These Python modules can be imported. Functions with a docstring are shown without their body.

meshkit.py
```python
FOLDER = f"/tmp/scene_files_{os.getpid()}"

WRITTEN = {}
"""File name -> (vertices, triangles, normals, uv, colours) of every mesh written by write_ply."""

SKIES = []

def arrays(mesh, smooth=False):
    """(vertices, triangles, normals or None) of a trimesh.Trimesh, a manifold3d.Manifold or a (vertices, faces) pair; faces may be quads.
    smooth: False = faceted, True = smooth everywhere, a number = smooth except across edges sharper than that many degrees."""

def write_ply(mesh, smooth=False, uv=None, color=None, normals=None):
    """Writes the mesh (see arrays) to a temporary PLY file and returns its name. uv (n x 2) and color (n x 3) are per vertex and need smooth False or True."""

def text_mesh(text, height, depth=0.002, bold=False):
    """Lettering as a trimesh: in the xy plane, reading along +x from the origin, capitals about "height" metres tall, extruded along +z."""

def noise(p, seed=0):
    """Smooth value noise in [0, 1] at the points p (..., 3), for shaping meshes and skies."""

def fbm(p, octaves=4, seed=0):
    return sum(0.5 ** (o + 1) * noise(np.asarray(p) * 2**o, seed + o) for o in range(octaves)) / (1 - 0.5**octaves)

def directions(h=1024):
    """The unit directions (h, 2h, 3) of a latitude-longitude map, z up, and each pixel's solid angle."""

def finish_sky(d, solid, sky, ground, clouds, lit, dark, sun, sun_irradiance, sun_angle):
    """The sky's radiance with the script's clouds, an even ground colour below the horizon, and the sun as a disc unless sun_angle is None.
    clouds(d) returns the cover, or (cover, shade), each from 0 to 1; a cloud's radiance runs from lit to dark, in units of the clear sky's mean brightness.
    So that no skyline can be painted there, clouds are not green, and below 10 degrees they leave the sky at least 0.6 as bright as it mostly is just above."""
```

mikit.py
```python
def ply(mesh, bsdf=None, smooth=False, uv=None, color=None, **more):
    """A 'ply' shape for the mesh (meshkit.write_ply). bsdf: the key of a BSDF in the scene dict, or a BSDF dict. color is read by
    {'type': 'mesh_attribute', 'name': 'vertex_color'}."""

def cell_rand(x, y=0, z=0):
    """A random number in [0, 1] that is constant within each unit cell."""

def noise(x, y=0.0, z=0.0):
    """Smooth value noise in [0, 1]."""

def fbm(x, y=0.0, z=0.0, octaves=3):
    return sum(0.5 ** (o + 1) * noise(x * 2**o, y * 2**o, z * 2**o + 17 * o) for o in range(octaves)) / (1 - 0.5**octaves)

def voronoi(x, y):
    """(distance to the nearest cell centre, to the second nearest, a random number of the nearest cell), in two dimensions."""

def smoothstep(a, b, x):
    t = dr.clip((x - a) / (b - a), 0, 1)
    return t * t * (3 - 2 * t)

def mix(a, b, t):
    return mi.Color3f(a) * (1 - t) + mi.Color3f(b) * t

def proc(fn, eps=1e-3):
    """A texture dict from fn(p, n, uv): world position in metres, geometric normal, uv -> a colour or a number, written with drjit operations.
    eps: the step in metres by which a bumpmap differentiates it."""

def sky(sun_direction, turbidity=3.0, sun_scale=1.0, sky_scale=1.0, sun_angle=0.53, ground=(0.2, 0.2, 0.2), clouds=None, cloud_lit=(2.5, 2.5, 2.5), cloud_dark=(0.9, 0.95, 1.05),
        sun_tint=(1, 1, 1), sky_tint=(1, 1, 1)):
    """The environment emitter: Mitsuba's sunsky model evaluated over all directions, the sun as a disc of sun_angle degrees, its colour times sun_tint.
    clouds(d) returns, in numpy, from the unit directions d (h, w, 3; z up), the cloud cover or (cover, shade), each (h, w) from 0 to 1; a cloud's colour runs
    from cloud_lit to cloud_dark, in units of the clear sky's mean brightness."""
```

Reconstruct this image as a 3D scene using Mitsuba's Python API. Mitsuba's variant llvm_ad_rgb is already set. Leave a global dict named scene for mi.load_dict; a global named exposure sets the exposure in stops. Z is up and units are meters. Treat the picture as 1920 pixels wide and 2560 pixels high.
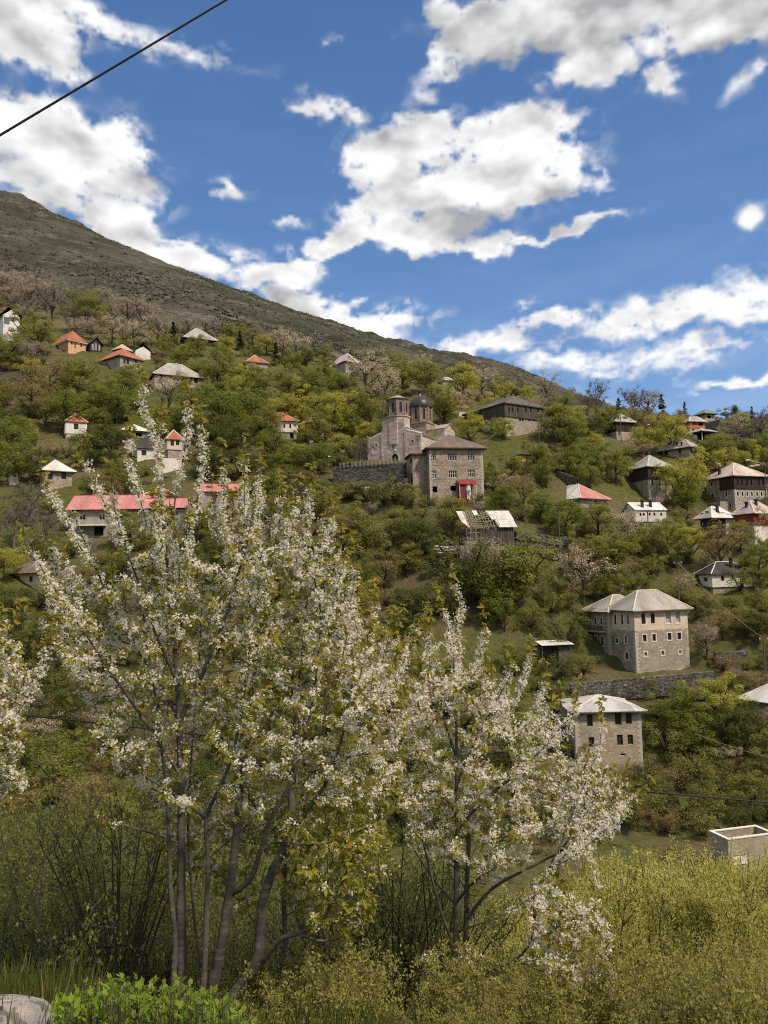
import math, random
import numpy as np, trimesh
import drjit as dr
import mitsuba as mi
import mikit
from mikit import noise, fbm, voronoi, cell_rand, smoothstep, mix
import meshkit
from scipy.interpolate import RBFInterpolator
from scipy.spatial import cKDTree
from shapely.geometry import Polygon, Point, box as sbox

random.seed(7)
rng = np.random.default_rng(7)
T = mi.ScalarTransform4f
scene, labels = {}, {}

# ------------------------------------------------------------------ camera, sky, exposure
W0, H0, F0 = 1920.0, 2560.0, 1926.0
PITCH, ROLL = math.radians(5.0), math.radians(1.2)
_fw = np.array([0, math.cos(PITCH), math.sin(PITCH)])
_r0, _u0 = np.array([1.0, 0, 0]), np.array([0, -math.sin(PITCH), math.cos(PITCH)])
_rt = math.cos(ROLL) * _r0 - math.sin(ROLL) * _u0
_up = math.sin(ROLL) * _r0 + math.cos(ROLL) * _u0
scene['camera'] = {'type': 'perspective', 'fov': math.degrees(2 * math.atan(W0 / 2 / F0)), 'fov_axis': 'x', 'near_clip': 0.05, 'far_clip': 9000.0,
                   'to_world': T().look_at(origin=[0, 0, 0], target=_fw.tolist(), up=_up.tolist())}
exposure = 2.5
SUN = (0.44, -0.40, 0.78)

# clouds: azimuth (degrees east of the view axis), elevation, half sizes, tilt, strength
CLOUDS = [
    (-23.27, 27.91, 5.31, 3.07, 0, 1.1),
    (-25.62, 28.89, 3.22, 2.25, 0, 1.0),
    (-19.49, 28.93, 2.33, 2.20, 0, 0.8),
    (-19.17, 24.59, 5.09, 1.43, -28, 1.0),
    (-14.06, 22.75, 3.81, 1.12, -25, 1.0),
    (-26.02, 34.62, 3.85, 1.82, 0, 1.05),
    (-23.65, 33.85, 2.41, 1.17, -20, 0.8),
    (-8.16, 21.98, 3.14, 1.06, 8, 1.05),
    (-5.16, 19.72, 3.71, 1.06, -15, 0.9),
    (-10.54, 23.22, 1.95, 0.71, -20, 0.6),
    (-1.52, 19.02, 4.77, 0.92, 5, 0.75),
    (-3.97, 18.19, 5.44, 1.23, 0, 0.8),
    (-17.87, 35.63, 7.38, 0.99, -8, 0.35),
    (-18.36, 26.67, 2.69, 1.53, 0, 0.35),
    (-23.43, 36.16, 5.28, 1.22, 0, 0.5),
    (2.17, 30.97, 4.19, 1.45, 10, 1.0),
    (0.57, 29.55, 2.93, 1.62, 0, 0.85),
    (9.87, 30.48, 5.35, 1.81, 5, 1.1),
    (14.08, 30.73, 2.13, 1.25, 0, 0.9),
    (5.46, 27.36, 7.19, 1.72, 8, 1.1),
    (11.56, 27.88, 5.05, 1.87, 10, 1.0),
    (-2.01, 25.00, 4.00, 1.04, 20, 1.0),
    (2.00, 25.19, 4.99, 1.21, 0, 1.0),
    (16.52, 27.29, 1.67, 1.03, -20, 0.7),
    (13.74, 24.10, 4.43, 0.39, 5, 0.75),
    (5.66, 24.24, 3.98, 0.81, 0, 0.7),
    (17.93, 36.36, 10.72, 1.63, -3, 1.15),
    (26.30, 34.41, 5.64, 1.62, 0, 1.15),
    (8.31, 36.52, 3.34, 1.40, 15, 0.95),
    (5.46, 35.42, 2.17, 0.97, 30, 0.95),
    (10.10, 35.27, 2.12, 1.07, 0, 0.75),
    (16.60, 33.79, 2.92, 1.04, 0, 0.95),
    (21.04, 32.15, 1.40, 0.91, -30, 0.9),
    (26.81, 31.12, 1.56, 0.64, 15, 0.55),
    (5.24, 37.80, 1.82, 1.15, 0, 0.7),
    (-3.79, 36.49, 0.80, 0.43, 0, 0.8),
    (-4.65, 32.66, 2.53, 0.77, 5, 0.6),
    (-2.16, 32.46, 1.12, 0.77, 0, 0.6),
    (3.97, 33.25, 1.01, 0.81, 0, 0.6),
    (-11.71, 27.64, 1.20, 0.59, 0, 0.65),
    (-7.82, 25.95, 1.96, 0.39, 5, 0.5),
    (-7.54, 23.87, 0.99, 0.58, 0, 0.4),
    (26.98, 22.91, 1.21, 0.83, -30, 0.75),
    (25.30, 20.09, 0.61, 0.30, 10, 0.6),
    (21.82, 18.36, 7.09, 1.23, 6, 0.85),
    (25.94, 18.25, 3.61, 1.51, 6, 0.95),
    (13.48, 18.25, 3.88, 1.00, 8, 0.75),
    (12.88, 17.89, 1.63, 0.83, 0, 0.9),
    (9.92, 17.15, 6.31, 0.97, 0, 0.7),
    (16.76, 15.46, 7.57, 0.99, 3, 0.55),
    (22.45, 15.36, 4.42, 1.09, 8, 0.6),
    (5.50, 19.65, 1.18, 0.67, 0, 0.6),
    (11.49, 19.52, 1.05, 1.03, 30, 0.55),
    (3.30, 16.93, 2.05, 0.62, 0, 0.5),
    (25.62, 12.96, 3.37, 0.42, 3, 0.7),
    (21.84, 13.96, 0.74, 0.83, 0, 0.6),
    (22.27, 12.14, 1.18, 0.33, 10, 0.6),
    (14.96, 12.96, 1.93, 0.75, 0, 0.55),
    (19.46, 14.36, 1.53, 0.43, 0, 0.5),
    (22.42, 19.58, 1.17, 0.53, 0, 0.7),
]


def cloud_field(az, el, d, push=0.0):
    f = np.zeros(az.shape)
    for a, e, ra, re, rot, s in CLOUDS:
        m = (np.abs(az - a) < 3.2 * max(ra, re)) & (np.abs(el - e) < 3.2 * max(ra, re))
        if not m.any():
            continue
        if e < 20.5 and a > 4:
            s = s * 0.70                # the low veils are thin as well
        if ra < 2.2 and re < 2.2:
            s = s * 0.62                # scraps of cloud are thin
        ra, re = 0.90 * ra, 0.88 * re
        x, y = az[m] - a, el[m] - e
        c, sn = math.cos(math.radians(rot)), math.sin(math.radians(rot))
        q = ((x * c + y * sn) / ra) ** 2 + ((-x * sn + y * c) / re) ** 2
        f[m] = np.maximum(f[m], s * np.exp(-0.8 * q ** 1.3))
    return f


def clouds(d):
    az = np.degrees(np.arctan2(d[..., 0], d[..., 1]))
    el = np.degrees(np.arcsin(np.clip(d[..., 2], -1, 1)))
    warp = np.stack([meshkit.fbm(d * 11 + 3, 5, 5), meshkit.fbm(d * 11 + 9, 5, 6)], -1) - 0.5
    azw, elw = az + 3.4 * warp[..., 0], el + 2.2 * warp[..., 1] + 0.2
    # billows: ridged noise, finer and finer, drawn out a little sideways
    q = d * np.array([20.0, 20.0, 30.0])
    q = q + 0.5 * warp.sum(-1)[..., None]
    n = sum(0.72 ** o * (1 - np.abs(2 * meshkit.noise(q * 2.1 ** o, 40 + o) - 1)) for o in range(5)) / sum(0.72 ** o for o in range(5)) - 0.5
    soft = meshkit.fbm(q * 0.6, 5, 1) - 0.5
    fine = np.stack([meshkit.fbm(d * 46 + 2, 3, 15), meshkit.fbm(d * 46 + 6, 3, 16)], -1) - 0.5
    azw, elw = azw + 2.6 * fine[..., 0], elw + 1.6 * fine[..., 1]
    f = cloud_field(azw, elw, d)
    out = np.clip((np.abs(az) - 32) / 8, 0, 1) + np.clip((el - 41) / 6, 0, 1)
    far = np.clip((meshkit.fbm(d * np.array([3.0, 3.0, 5.0]), 3, 77) - 0.40) * 3.6, 0, 1.0)   # broken cloud all round, its unseen cover raised to add white fill light
    f = np.maximum(f, np.clip(out, 0, 1) * far)
    edge = np.clip(f * 2.0, 0, 1)
    dens = f + (2.6 * n + 1.5 * soft) * edge
    cover = np.clip((dens - 0.40) / 0.55, 0, 1)
    streak = meshkit.fbm(d * np.array([30.0, 30.0, 60.0]) + 6 * warp.sum(-1)[..., None], 6, 51)
    wisp = np.clip((f - 0.02) * 2.0, 0, 0.85) * np.clip((streak - 0.47) * 5.0, 0, 1)
    cover = np.clip(cover + wisp * (1 - cover), 0, 1)
    veil = 0.42 * np.exp(-np.clip(el, 0, 90) / 9.0) * np.clip((meshkit.fbm(d * np.array([9.0, 9.0, 40.0]), 4, 63) - 0.25) * 2.2, 0, 1)     # thin high cloud over the horizon
    cover = np.clip(cover + veil * (1 - cover), 0, 1)
    # the undersides and the thick middles are greyer than the sunlit tops
    up = np.maximum(cloud_field(azw - 0.8, elw + 1.6, d), 0)
    lump = meshkit.fbm(q * 0.9 + 7, 4, 33) - meshkit.fbm((q * 0.9 + 7) + np.array([0.25, 0.0, 0.55]), 4, 33)
    shade = 0.12 + 0.45 * np.clip(dens - 0.75, 0, 1) + 0.9 * np.clip(up - f + 0.05, 0, 1) - 2.2 * lump - 0.9 * n + 0.35 * np.clip((el - 28) / 8, 0, 1) * (az > -10)
    return cover, np.clip(shade, 0, 1)


scene['sky'] = mikit.sky(SUN, turbidity=3, sun_scale=0.52, sky_scale=1.0, sun_angle=5.0, clouds=clouds, cloud_lit=(3.1, 3.08, 3.06), cloud_dark=(1.3, 1.32, 1.37),
                         sun_tint=(1.0, 0.985, 0.95), sky_tint=(0.55, 0.645, 0.74), ground=(0.10, 0.10, 0.06))


# ------------------------------------------------------------------ picture to place
def ray(u, v):
    u, v = np.asarray(u, float), np.asarray(v, float)
    return _fw + ((u - W0 / 2) / F0)[..., None] * _rt + ((H0 / 2 - v) / F0)[..., None] * _up


def P(u, v, d):
    """the point at distance d along +y seen at photograph pixel (u, v)"""
    r = ray(u, v)
    return r * (np.asarray(d, float) / r[..., 1])[..., None]


def proj(p):
    p = np.asarray(p, float)
    z = p @ _fw
    return W0 / 2 + F0 * (p @ _rt) / z, H0 / 2 - F0 * (p @ _up) / z


# ------------------------------------------------------------------ helpers
def put(key, mesh, bsdf, smooth=False, **k):
    base, n = key, 1
    while key in scene:
        key = f'{base}_{n:03d}'
        n += 1
    scene[key] = mikit.ply(mesh, bsdf, smooth, **k)
    return key


USED = set()


def name(base):
    key, n = base, 1
    while key in USED:
        key = f'{base}_{n:03d}'
        n += 1
    USED.add(key)
    return key


def tag(key, label=None, cat=None, group=None, kind=None):
    labels[key] = {a: b for a, b in (('label', label), ('category', cat), ('group', group), ('kind', kind)) if b}


def boxm(lo, hi):
    lo, hi = np.minimum(lo, hi), np.maximum(lo, hi)
    m = trimesh.creation.box(extents=hi - lo)
    m.apply_translation((lo + hi) / 2)
    return m


def cat(ms):
    """(v, f) of many meshes joined"""
    vs, fs, o = [], [], 0
    for m in ms:
        v, f = (m.vertices, m.faces) if hasattr(m, 'vertices') else m
        v, f = np.asarray(v, float), np.asarray(f, int)
        vs.append(v); fs.append(f + o); o += len(v)
    return np.vstack(vs), np.vstack(fs)


def tube(pts, rad, sides=5, cap=True):
    p = np.asarray(pts, float)
    n = len(p)
    r = np.broadcast_to(np.asarray(rad, float), (n,))
    t = np.gradient(p, axis=0)
    t /= np.linalg.norm(t, axis=1, keepdims=True) + 1e-12
    ref = np.array([0, 0, 1.0]) if abs(t[0, 2]) < 0.9 else np.array([1.0, 0, 0])
    a = np.cross(t, ref)
    a /= np.linalg.norm(a, axis=1, keepdims=True) + 1e-12
    b = np.cross(t, a)
    ang = np.arange(sides) * 2 * np.pi / sides
    v = (p[:, None] + r[:, None, None] * (np.cos(ang)[None, :, None] * a[:, None] + np.sin(ang)[None, :, None] * b[:, None])).reshape(-1, 3)
    i, j = np.meshgrid(np.arange(n - 1), np.arange(sides), indexing='ij')
    q0, q1, q2, q3 = i * sides + j, i * sides + (j + 1) % sides, (i + 1) * sides + (j + 1) % sides, (i + 1) * sides + j
    f = np.vstack([np.stack([q0, q1, q2], -1).reshape(-1, 3), np.stack([q0, q2, q3], -1).reshape(-1, 3)])
    if cap and sides > 3:
        k = np.arange(1, sides - 1)
        f = np.vstack([f, np.stack([k * 0, k + 1, k], 1), (n - 1) * sides + np.stack([k * 0, k, k + 1], 1)])
    return v, f


def rot_frames(n, r):
    """n random rotation matrices"""
    q = r.normal(size=(n, 4))
    q /= np.linalg.norm(q, axis=1, keepdims=True)
    w, x, y, z = q.T
    return np.stack([np.stack([1 - 2 * (y * y + z * z), 2 * (x * y - z * w), 2 * (x * z + y * w)], -1),
                     np.stack([2 * (x * y + z * w), 1 - 2 * (x * x + z * z), 2 * (y * z - x * w)], -1),
                     np.stack([2 * (x * z - y * w), 2 * (y * z + x * w), 1 - 2 * (x * x + y * y)], -1)], 1)


def frames_z(zdir, r, spin=None):
    """rotation matrices whose third column is zdir, with a random spin"""
    z = zdir / (np.linalg.norm(zdir, axis=1, keepdims=True) + 1e-9)
    ref = np.where(np.abs(z[:, 2:]) < 0.9, [[0, 0, 1.0]], [[1.0, 0, 0]])
    x = np.cross(ref, z); x /= np.linalg.norm(x, axis=1, keepdims=True) + 1e-9
    y = np.cross(z, x)
    s = r.uniform(0, 2 * np.pi, len(z)) if spin is None else spin
    c, s = np.cos(s)[:, None], np.sin(s)[:, None]
    return np.stack([x * c + y * s, -x * s + y * c, z], -1)


def scatter(unit_v, unit_f, pos, rot, scale, col):
    """copies of a small mesh as one (v, f, colour)"""
    n, k = len(pos), len(unit_v)
    v = np.einsum('nij,kj->nki', rot, unit_v) * np.asarray(scale, float).reshape(-1, 1, 1) + pos[:, None]
    f = unit_f[None] + (np.arange(n) * k)[:, None, None]
    c = np.repeat(col, k, 0)
    return v.reshape(-1, 3), f.reshape(-1, 3), c


# ------------------------------------------------------------------ materials
def two(b):
    return {'type': 'twosided', 'bsdf': b}


def plain(key, c, rough=0.8, spec=0.3, **k):
    scene[key] = two({'type': 'principled', 'base_color': {'type': 'rgb', 'value': list(c)}, 'roughness': rough, 'specular': spec, **k})


def surf(key, fn, rough=0.85, spec=0.25, **k):
    scene[key] = two({'type': 'principled', 'base_color': mikit.proc(fn), 'roughness': rough, 'specular': spec, **k})


def stone_fn(a, b, c, mortar, h=0.24, w=0.42):
    def fn(p, n, uv):
        x = (p.x + p.y) / w
        z = p.z / h
        row = dr.floor(z + 0.35 * (noise(p.x * 0.9, p.y * 0.9, p.z * 0.9) - 0.5))
        x = x + 0.37 * row + 0.5 * cell_rand(row, 3)
        col = dr.floor(x)
        r1, r2 = cell_rand(col, row, 1), cell_rand(col, row, 2)
        t = mix(mix(a, b, r1), c, smoothstep(0.72, 0.95, r2))
        fx, fz = x - col, z - dr.floor(z)
        edge = dr.minimum(dr.minimum(fx, 1 - fx) * w, dr.minimum(fz, 1 - fz) * h)
        t = mix(t, mortar, 1 - smoothstep(0.012, 0.045, edge))
        return t * (0.72 + 0.56 * fbm(p.x * 0.6, p.y * 0.6, p.z * 0.8))
    return fn


surf('m_stone_grey', stone_fn((0.22, 0.20, 0.17), (0.33, 0.30, 0.255), (0.42, 0.39, 0.345), (0.29, 0.265, 0.225)))
surf('m_stone_tan', stone_fn((0.28, 0.235, 0.18), (0.36, 0.31, 0.24), (0.42, 0.38, 0.32), (0.33, 0.29, 0.23)))
surf('m_stone_brown', stone_fn((0.20, 0.155, 0.125), (0.34, 0.27, 0.22), (0.42, 0.37, 0.33), (0.30, 0.26, 0.22)))
surf('m_stone_pink', stone_fn((0.36, 0.285, 0.25), (0.46, 0.375, 0.33), (0.56, 0.48, 0.435), (0.49, 0.42, 0.38), 0.36, 0.6))
surf('m_stone_drum', stone_fn((0.15, 0.115, 0.095), (0.24, 0.185, 0.155), (0.30, 0.25, 0.215), (0.22, 0.18, 0.155), 0.3, 0.5))
surf('m_stone_dark', stone_fn((0.07, 0.062, 0.055), (0.13, 0.118, 0.105), (0.2, 0.185, 0.17), (0.06, 0.055, 0.048), 0.2, 0.38))


def roof_fn(c, c2, pitch=0.32, amt=0.25):
    def fn(p, n, uv):
        s = uv.x / pitch
        strip = cell_rand(dr.floor(s / 3), 5)
        fr = s - dr.floor(s)
        seam = smoothstep(0.0, 0.12, fr) * (1 - smoothstep(0.88, 1.0, fr))
        dirt = fbm(uv.x * 0.9, uv.y * 0.25, p.z * 0.3 + 3)
        t = mix(c, c2, smoothstep(0.35, 0.75, dirt))
        return t * (1 - amt + amt * seam) * (0.86 + 0.28 * strip)
    return fn


surf('m_roof_grey', roof_fn((0.33, 0.318, 0.30), (0.25, 0.23, 0.21)), 0.55, 0.4)
surf('m_roof_white', roof_fn((0.60, 0.59, 0.575), (0.50, 0.475, 0.45)), 0.45, 0.5)
surf('m_roof_bright_metal', roof_fn((0.62, 0.61, 0.60), (0.50, 0.48, 0.46)), 0.42, 0.4, metallic=0.35)
surf('m_roof_red', roof_fn((0.47, 0.175, 0.160), (0.40, 0.19, 0.17)), 0.5, 0.4)
surf('m_roof_pinkish', roof_fn((0.44, 0.39, 0.375), (0.40, 0.29, 0.275), 0.4), 0.55, 0.4)
surf('m_roof_slate', roof_fn((0.058, 0.054, 0.057), (0.078, 0.069, 0.066)), 0.8, 0.1)
surf('m_roof_tile', roof_fn((0.36, 0.135, 0.075), (0.27, 0.115, 0.075), 0.22), 0.8, 0.2)
surf('m_roof_brown', roof_fn((0.155, 0.127, 0.107), (0.12, 0.10, 0.087), 0.25), 0.8, 0.2)
surf('m_roof_slab', stone_fn((0.07, 0.065, 0.06), (0.14, 0.13, 0.12), (0.3, 0.27, 0.25), (0.05, 0.045, 0.04), 0.12, 0.7))


def plank_fn(c, c2, w=0.22):
    def fn(p, n, uv):
        s = (p.x + p.y) / w
        r = cell_rand(dr.floor(s), 2)
        fr = s - dr.floor(s)
        gap = smoothstep(0.0, 0.1, fr) * (1 - smoothstep(0.9, 1.0, fr))
        return mix(c, c2, r * 0.7 + 0.6 * (fbm(p.x * 8, p.y * 8, p.z * 0.7) - 0.4)) * (0.55 + 0.45 * gap)
    return fn


surf('m_timber', plank_fn((0.030, 0.022, 0.020), (0.065, 0.048, 0.042)), 0.8, 0.2)
surf('m_timber_grey', plank_fn((0.055, 0.048, 0.045), (0.13, 0.115, 0.105)), 0.85, 0.2)
surf('m_timber_red', plank_fn((0.20, 0.045, 0.035), (0.27, 0.07, 0.05), 0.3), 0.8, 0.2)


def plaster_fn(c, c2):
    def fn(p, n, uv):
        return mix(c, c2, smoothstep(0.4, 0.75, fbm(p.x * 0.8, p.y * 0.8, p.z * 0.5 + 5)))
    return fn


surf('m_plaster_white', plaster_fn((0.66, 0.645, 0.61), (0.55, 0.53, 0.49)))
surf('m_plaster_cream', plaster_fn((0.58, 0.51, 0.40), (0.50, 0.43, 0.33)))
surf('m_plaster_tan', plaster_fn((0.42, 0.34, 0.245), (0.34, 0.275, 0.20)))
surf('m_plaster_grey', plaster_fn((0.30, 0.28, 0.255), (0.24, 0.22, 0.20)))
plain('m_peach', (0.56, 0.36, 0.22))
plain('m_orange', (0.38, 0.15, 0.075))
plain('m_trim', (0.60, 0.57, 0.52))
plain('m_quoin', (0.44, 0.41, 0.365), 0.9)
plain('m_frame_white', (0.66, 0.65, 0.62), 0.6)
plain('m_frame_brown', (0.085, 0.05, 0.038), 0.7)
plain('m_frame_dark', (0.035, 0.032, 0.03), 0.6)
plain('m_shutter_grey', (0.33, 0.33, 0.34), 0.7)
plain('m_door_red', (0.16, 0.035, 0.03), 0.7)
plain('m_door_brown', (0.07, 0.045, 0.03), 0.7)
plain('m_red_sheet', (0.21, 0.030, 0.030), 0.65)
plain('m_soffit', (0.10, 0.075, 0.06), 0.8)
plain('m_concrete', (0.36, 0.335, 0.30), 0.9)
plain('m_glass', (0.022, 0.025, 0.03), 0.22, 0.35)
plain('m_glass_blue', (0.10, 0.14, 0.20), 0.1, 0.9)
plain('m_metal_dark', (0.05, 0.048, 0.046), 0.5)
plain('m_dome', (0.032, 0.034, 0.032), 0.42, 0.4)
plain('m_cable', (0.012, 0.012, 0.013), 0.5)
plain('m_cable_grey', (0.30, 0.29, 0.26), 0.6)
plain('m_pole', (0.11, 0.095, 0.08), 0.9)
plain('m_white', (0.75, 0.74, 0.72), 0.6)
plain('m_yellow', (0.60, 0.42, 0.04), 0.6)
plain('m_green_roof', (0.13, 0.20, 0.13), 0.6)
plain('m_rafter', (0.26, 0.23, 0.20), 0.9)


def bark_fn(p, n, uv):
    r = fbm(p.x * 14, p.y * 14, p.z * 26)
    l = smoothstep(0.55, 0.75, fbm(p.x * 9 + 4, p.y * 9, p.z * 30))
    return mix(mix((0.058, 0.052, 0.046), (0.125, 0.115, 0.104), r), (0.19, 0.18, 0.165), l * 0.6)


surf('m_bark', bark_fn, 0.85, 0.25)
plain('m_bark_far', (0.065, 0.052, 0.042), 0.9)
plain('m_twig_grey', (0.135, 0.115, 0.10), 0.9)
VC = {'type': 'mesh_attribute', 'name': 'vertex_color'}
scene['m_leaf'] = {'type': 'principledthin', 'base_color': VC, 'roughness': 0.55, 'diff_trans': 1.1, 'eta': 1.35}
scene['m_petal'] = {'type': 'principledthin', 'base_color': VC, 'roughness': 0.7, 'diff_trans': 0.85, 'eta': 1.2}
scene['m_vc'] = two({'type': 'principled', 'base_color': VC, 'roughness': 0.9, 'specular': 0.2})


def ground_fn(p, n, uv):
    a = fbm(p.x * 0.09, p.y * 0.09, p.z * 0.12, 4)
    b = fbm(p.x * 0.55, p.y * 0.55, p.z * 0.55 + 7, 4)
    c = fbm(p.x * 2.3, p.y * 2.3, p.z * 2.3 + 2, 3)
    grass = mix((0.050, 0.060, 0.018), (0.092, 0.092, 0.032), b) * (0.6 + 0.8 * c)
    dry = mix((0.120, 0.100, 0.055), (0.070, 0.060, 0.036), b) * (0.6 + 0.8 * c)
    t = mix(grass, dry, smoothstep(0.44, 0.66, a + 0.4 * (b - 0.5)))
    # the bare mountain: brown grass, dark heather and stone
    h = fbm(p.x * 0.035, p.y * 0.02, p.z * 0.05, 4)
    s = fbm(p.x * 0.22, p.y * 0.16, p.z * 0.45 + 3, 4)
    mt = mix(mix((0.048, 0.045, 0.034), (0.084, 0.078, 0.060), s), (0.040, 0.043, 0.026), smoothstep(0.42, 0.60, h))
    e = fbm(p.x * 0.4, p.y * 0.25, p.z * 0.8 + 1, 4)
    mt = mt * (0.55 + 0.55 * e)
    rock = smoothstep(0.55, 0.68, fbm(p.x * 0.05 + 11, p.y * 0.03, p.z * 0.10, 5)) * smoothstep(0.40, 0.6, e)
    mt = mix(mt, mix((0.075, 0.068, 0.064), (0.15, 0.138, 0.128), b), rock * 0.7)
    return mix(t, mt, smoothstep(285, 345, p.y + 60 * (a - 0.5)))


surf('m_ground', ground_fn, 0.95, 0.1)

# ------------------------------------------------------------------ terrain
CTRL = [(0, 1790, 90), (100, 1800, 88), (300, 1600, 105), (600, 1500, 125), (800, 1700, 110), (1200, 1950, 100), (1500, 2130, 88), (1800, 2150, 85), (1900, 2000, 98), (1440, 1925, 106),
        (1610, 1918, 107), (1590, 1677, 122), (1725, 1672, 125), (1500, 1690, 120), (1460, 1655, 128), (1300, 1625, 125), (1900, 1650, 122), (1370, 1640, 127), (1800, 1478, 140), (1740, 1478, 139), (1900, 1480, 140), (1200, 1560, 128),
        (1000, 1480, 138), (1100, 1500, 133), (1160, 1385, 138), (1280, 1375, 138), (950, 1350, 150), (1450, 1275, 165), (1350, 1330, 152), (1550, 1400, 148), (1650, 1360, 154), (1780, 1345, 158), (1900, 1345, 158),
        (1590, 1330, 158), (1750, 1270, 177), (1850, 1290, 175), (1620, 1258, 183), (1690, 1255, 184), (1080, 1243, 158), (1205, 1245, 160), (1000, 1230, 160), (930, 1160, 175), (1010, 1150, 172), (860, 1165, 178),
        (1100, 1120, 185), (1250, 1085, 190), (1370, 1080, 193), (1190, 1090, 195), (1560, 1105, 214), (1720, 1140, 196), (1730, 1092, 225), (1860, 1120, 215), (1500, 1090, 215), (1760, 1052, 244),
        (460, 1255, 156), (330, 1345, 140), (170, 1345, 140), (560, 1275, 150), (120, 1225, 155), (200, 1105, 185), (380, 1155, 172), (350, 1110, 182), (440, 1170, 168), (120, 1480, 120), (40, 1480, 120),
        (700, 1105, 188), (800, 1098, 190), (650, 1200, 168), (760, 1250, 160), (0, 955, 215), (100, 985, 210), (300, 1010, 205), (600, 1000, 215), (430, 975, 215), (200, 885, 235), (290, 920, 225), (0, 835, 238),
        (250, 885, 240), (640, 930, 260), (860, 930, 255), (500, 865, 270), (360, 898, 248), (900, 990, 225), (1050, 1010, 212), (1120, 1060, 195), (1150, 970, 240),
        (1400, 1035, 235), (1500, 1035, 240), (1600, 1020, 245), (1900, 1050, 235), (1000, 925, 280), (650, 862, 300), (300, 815, 300), (100, 780, 300), (1250, 985, 262), (1380, 1010, 262),
        (-330, 345, 600), (-160, 415, 610), (0, 482, 620), (100, 520, 625), (250, 603, 640), (400, 668, 655), (560, 738, 670), (700, 793, 690), (760, 826, 690), (870, 862, 715), (1000, 887, 735), (1190, 893, 755), (1300, 927, 760), (1380, 973, 760), (1440, 1030, 760),
        (1500, 1085, 320), (1750, 1080, 320), (1920, 1085, 320), (1600, 1110, 500), (1900, 1150, 500), (1600, 1130, 800), (1900, 1210, 800)]
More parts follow.
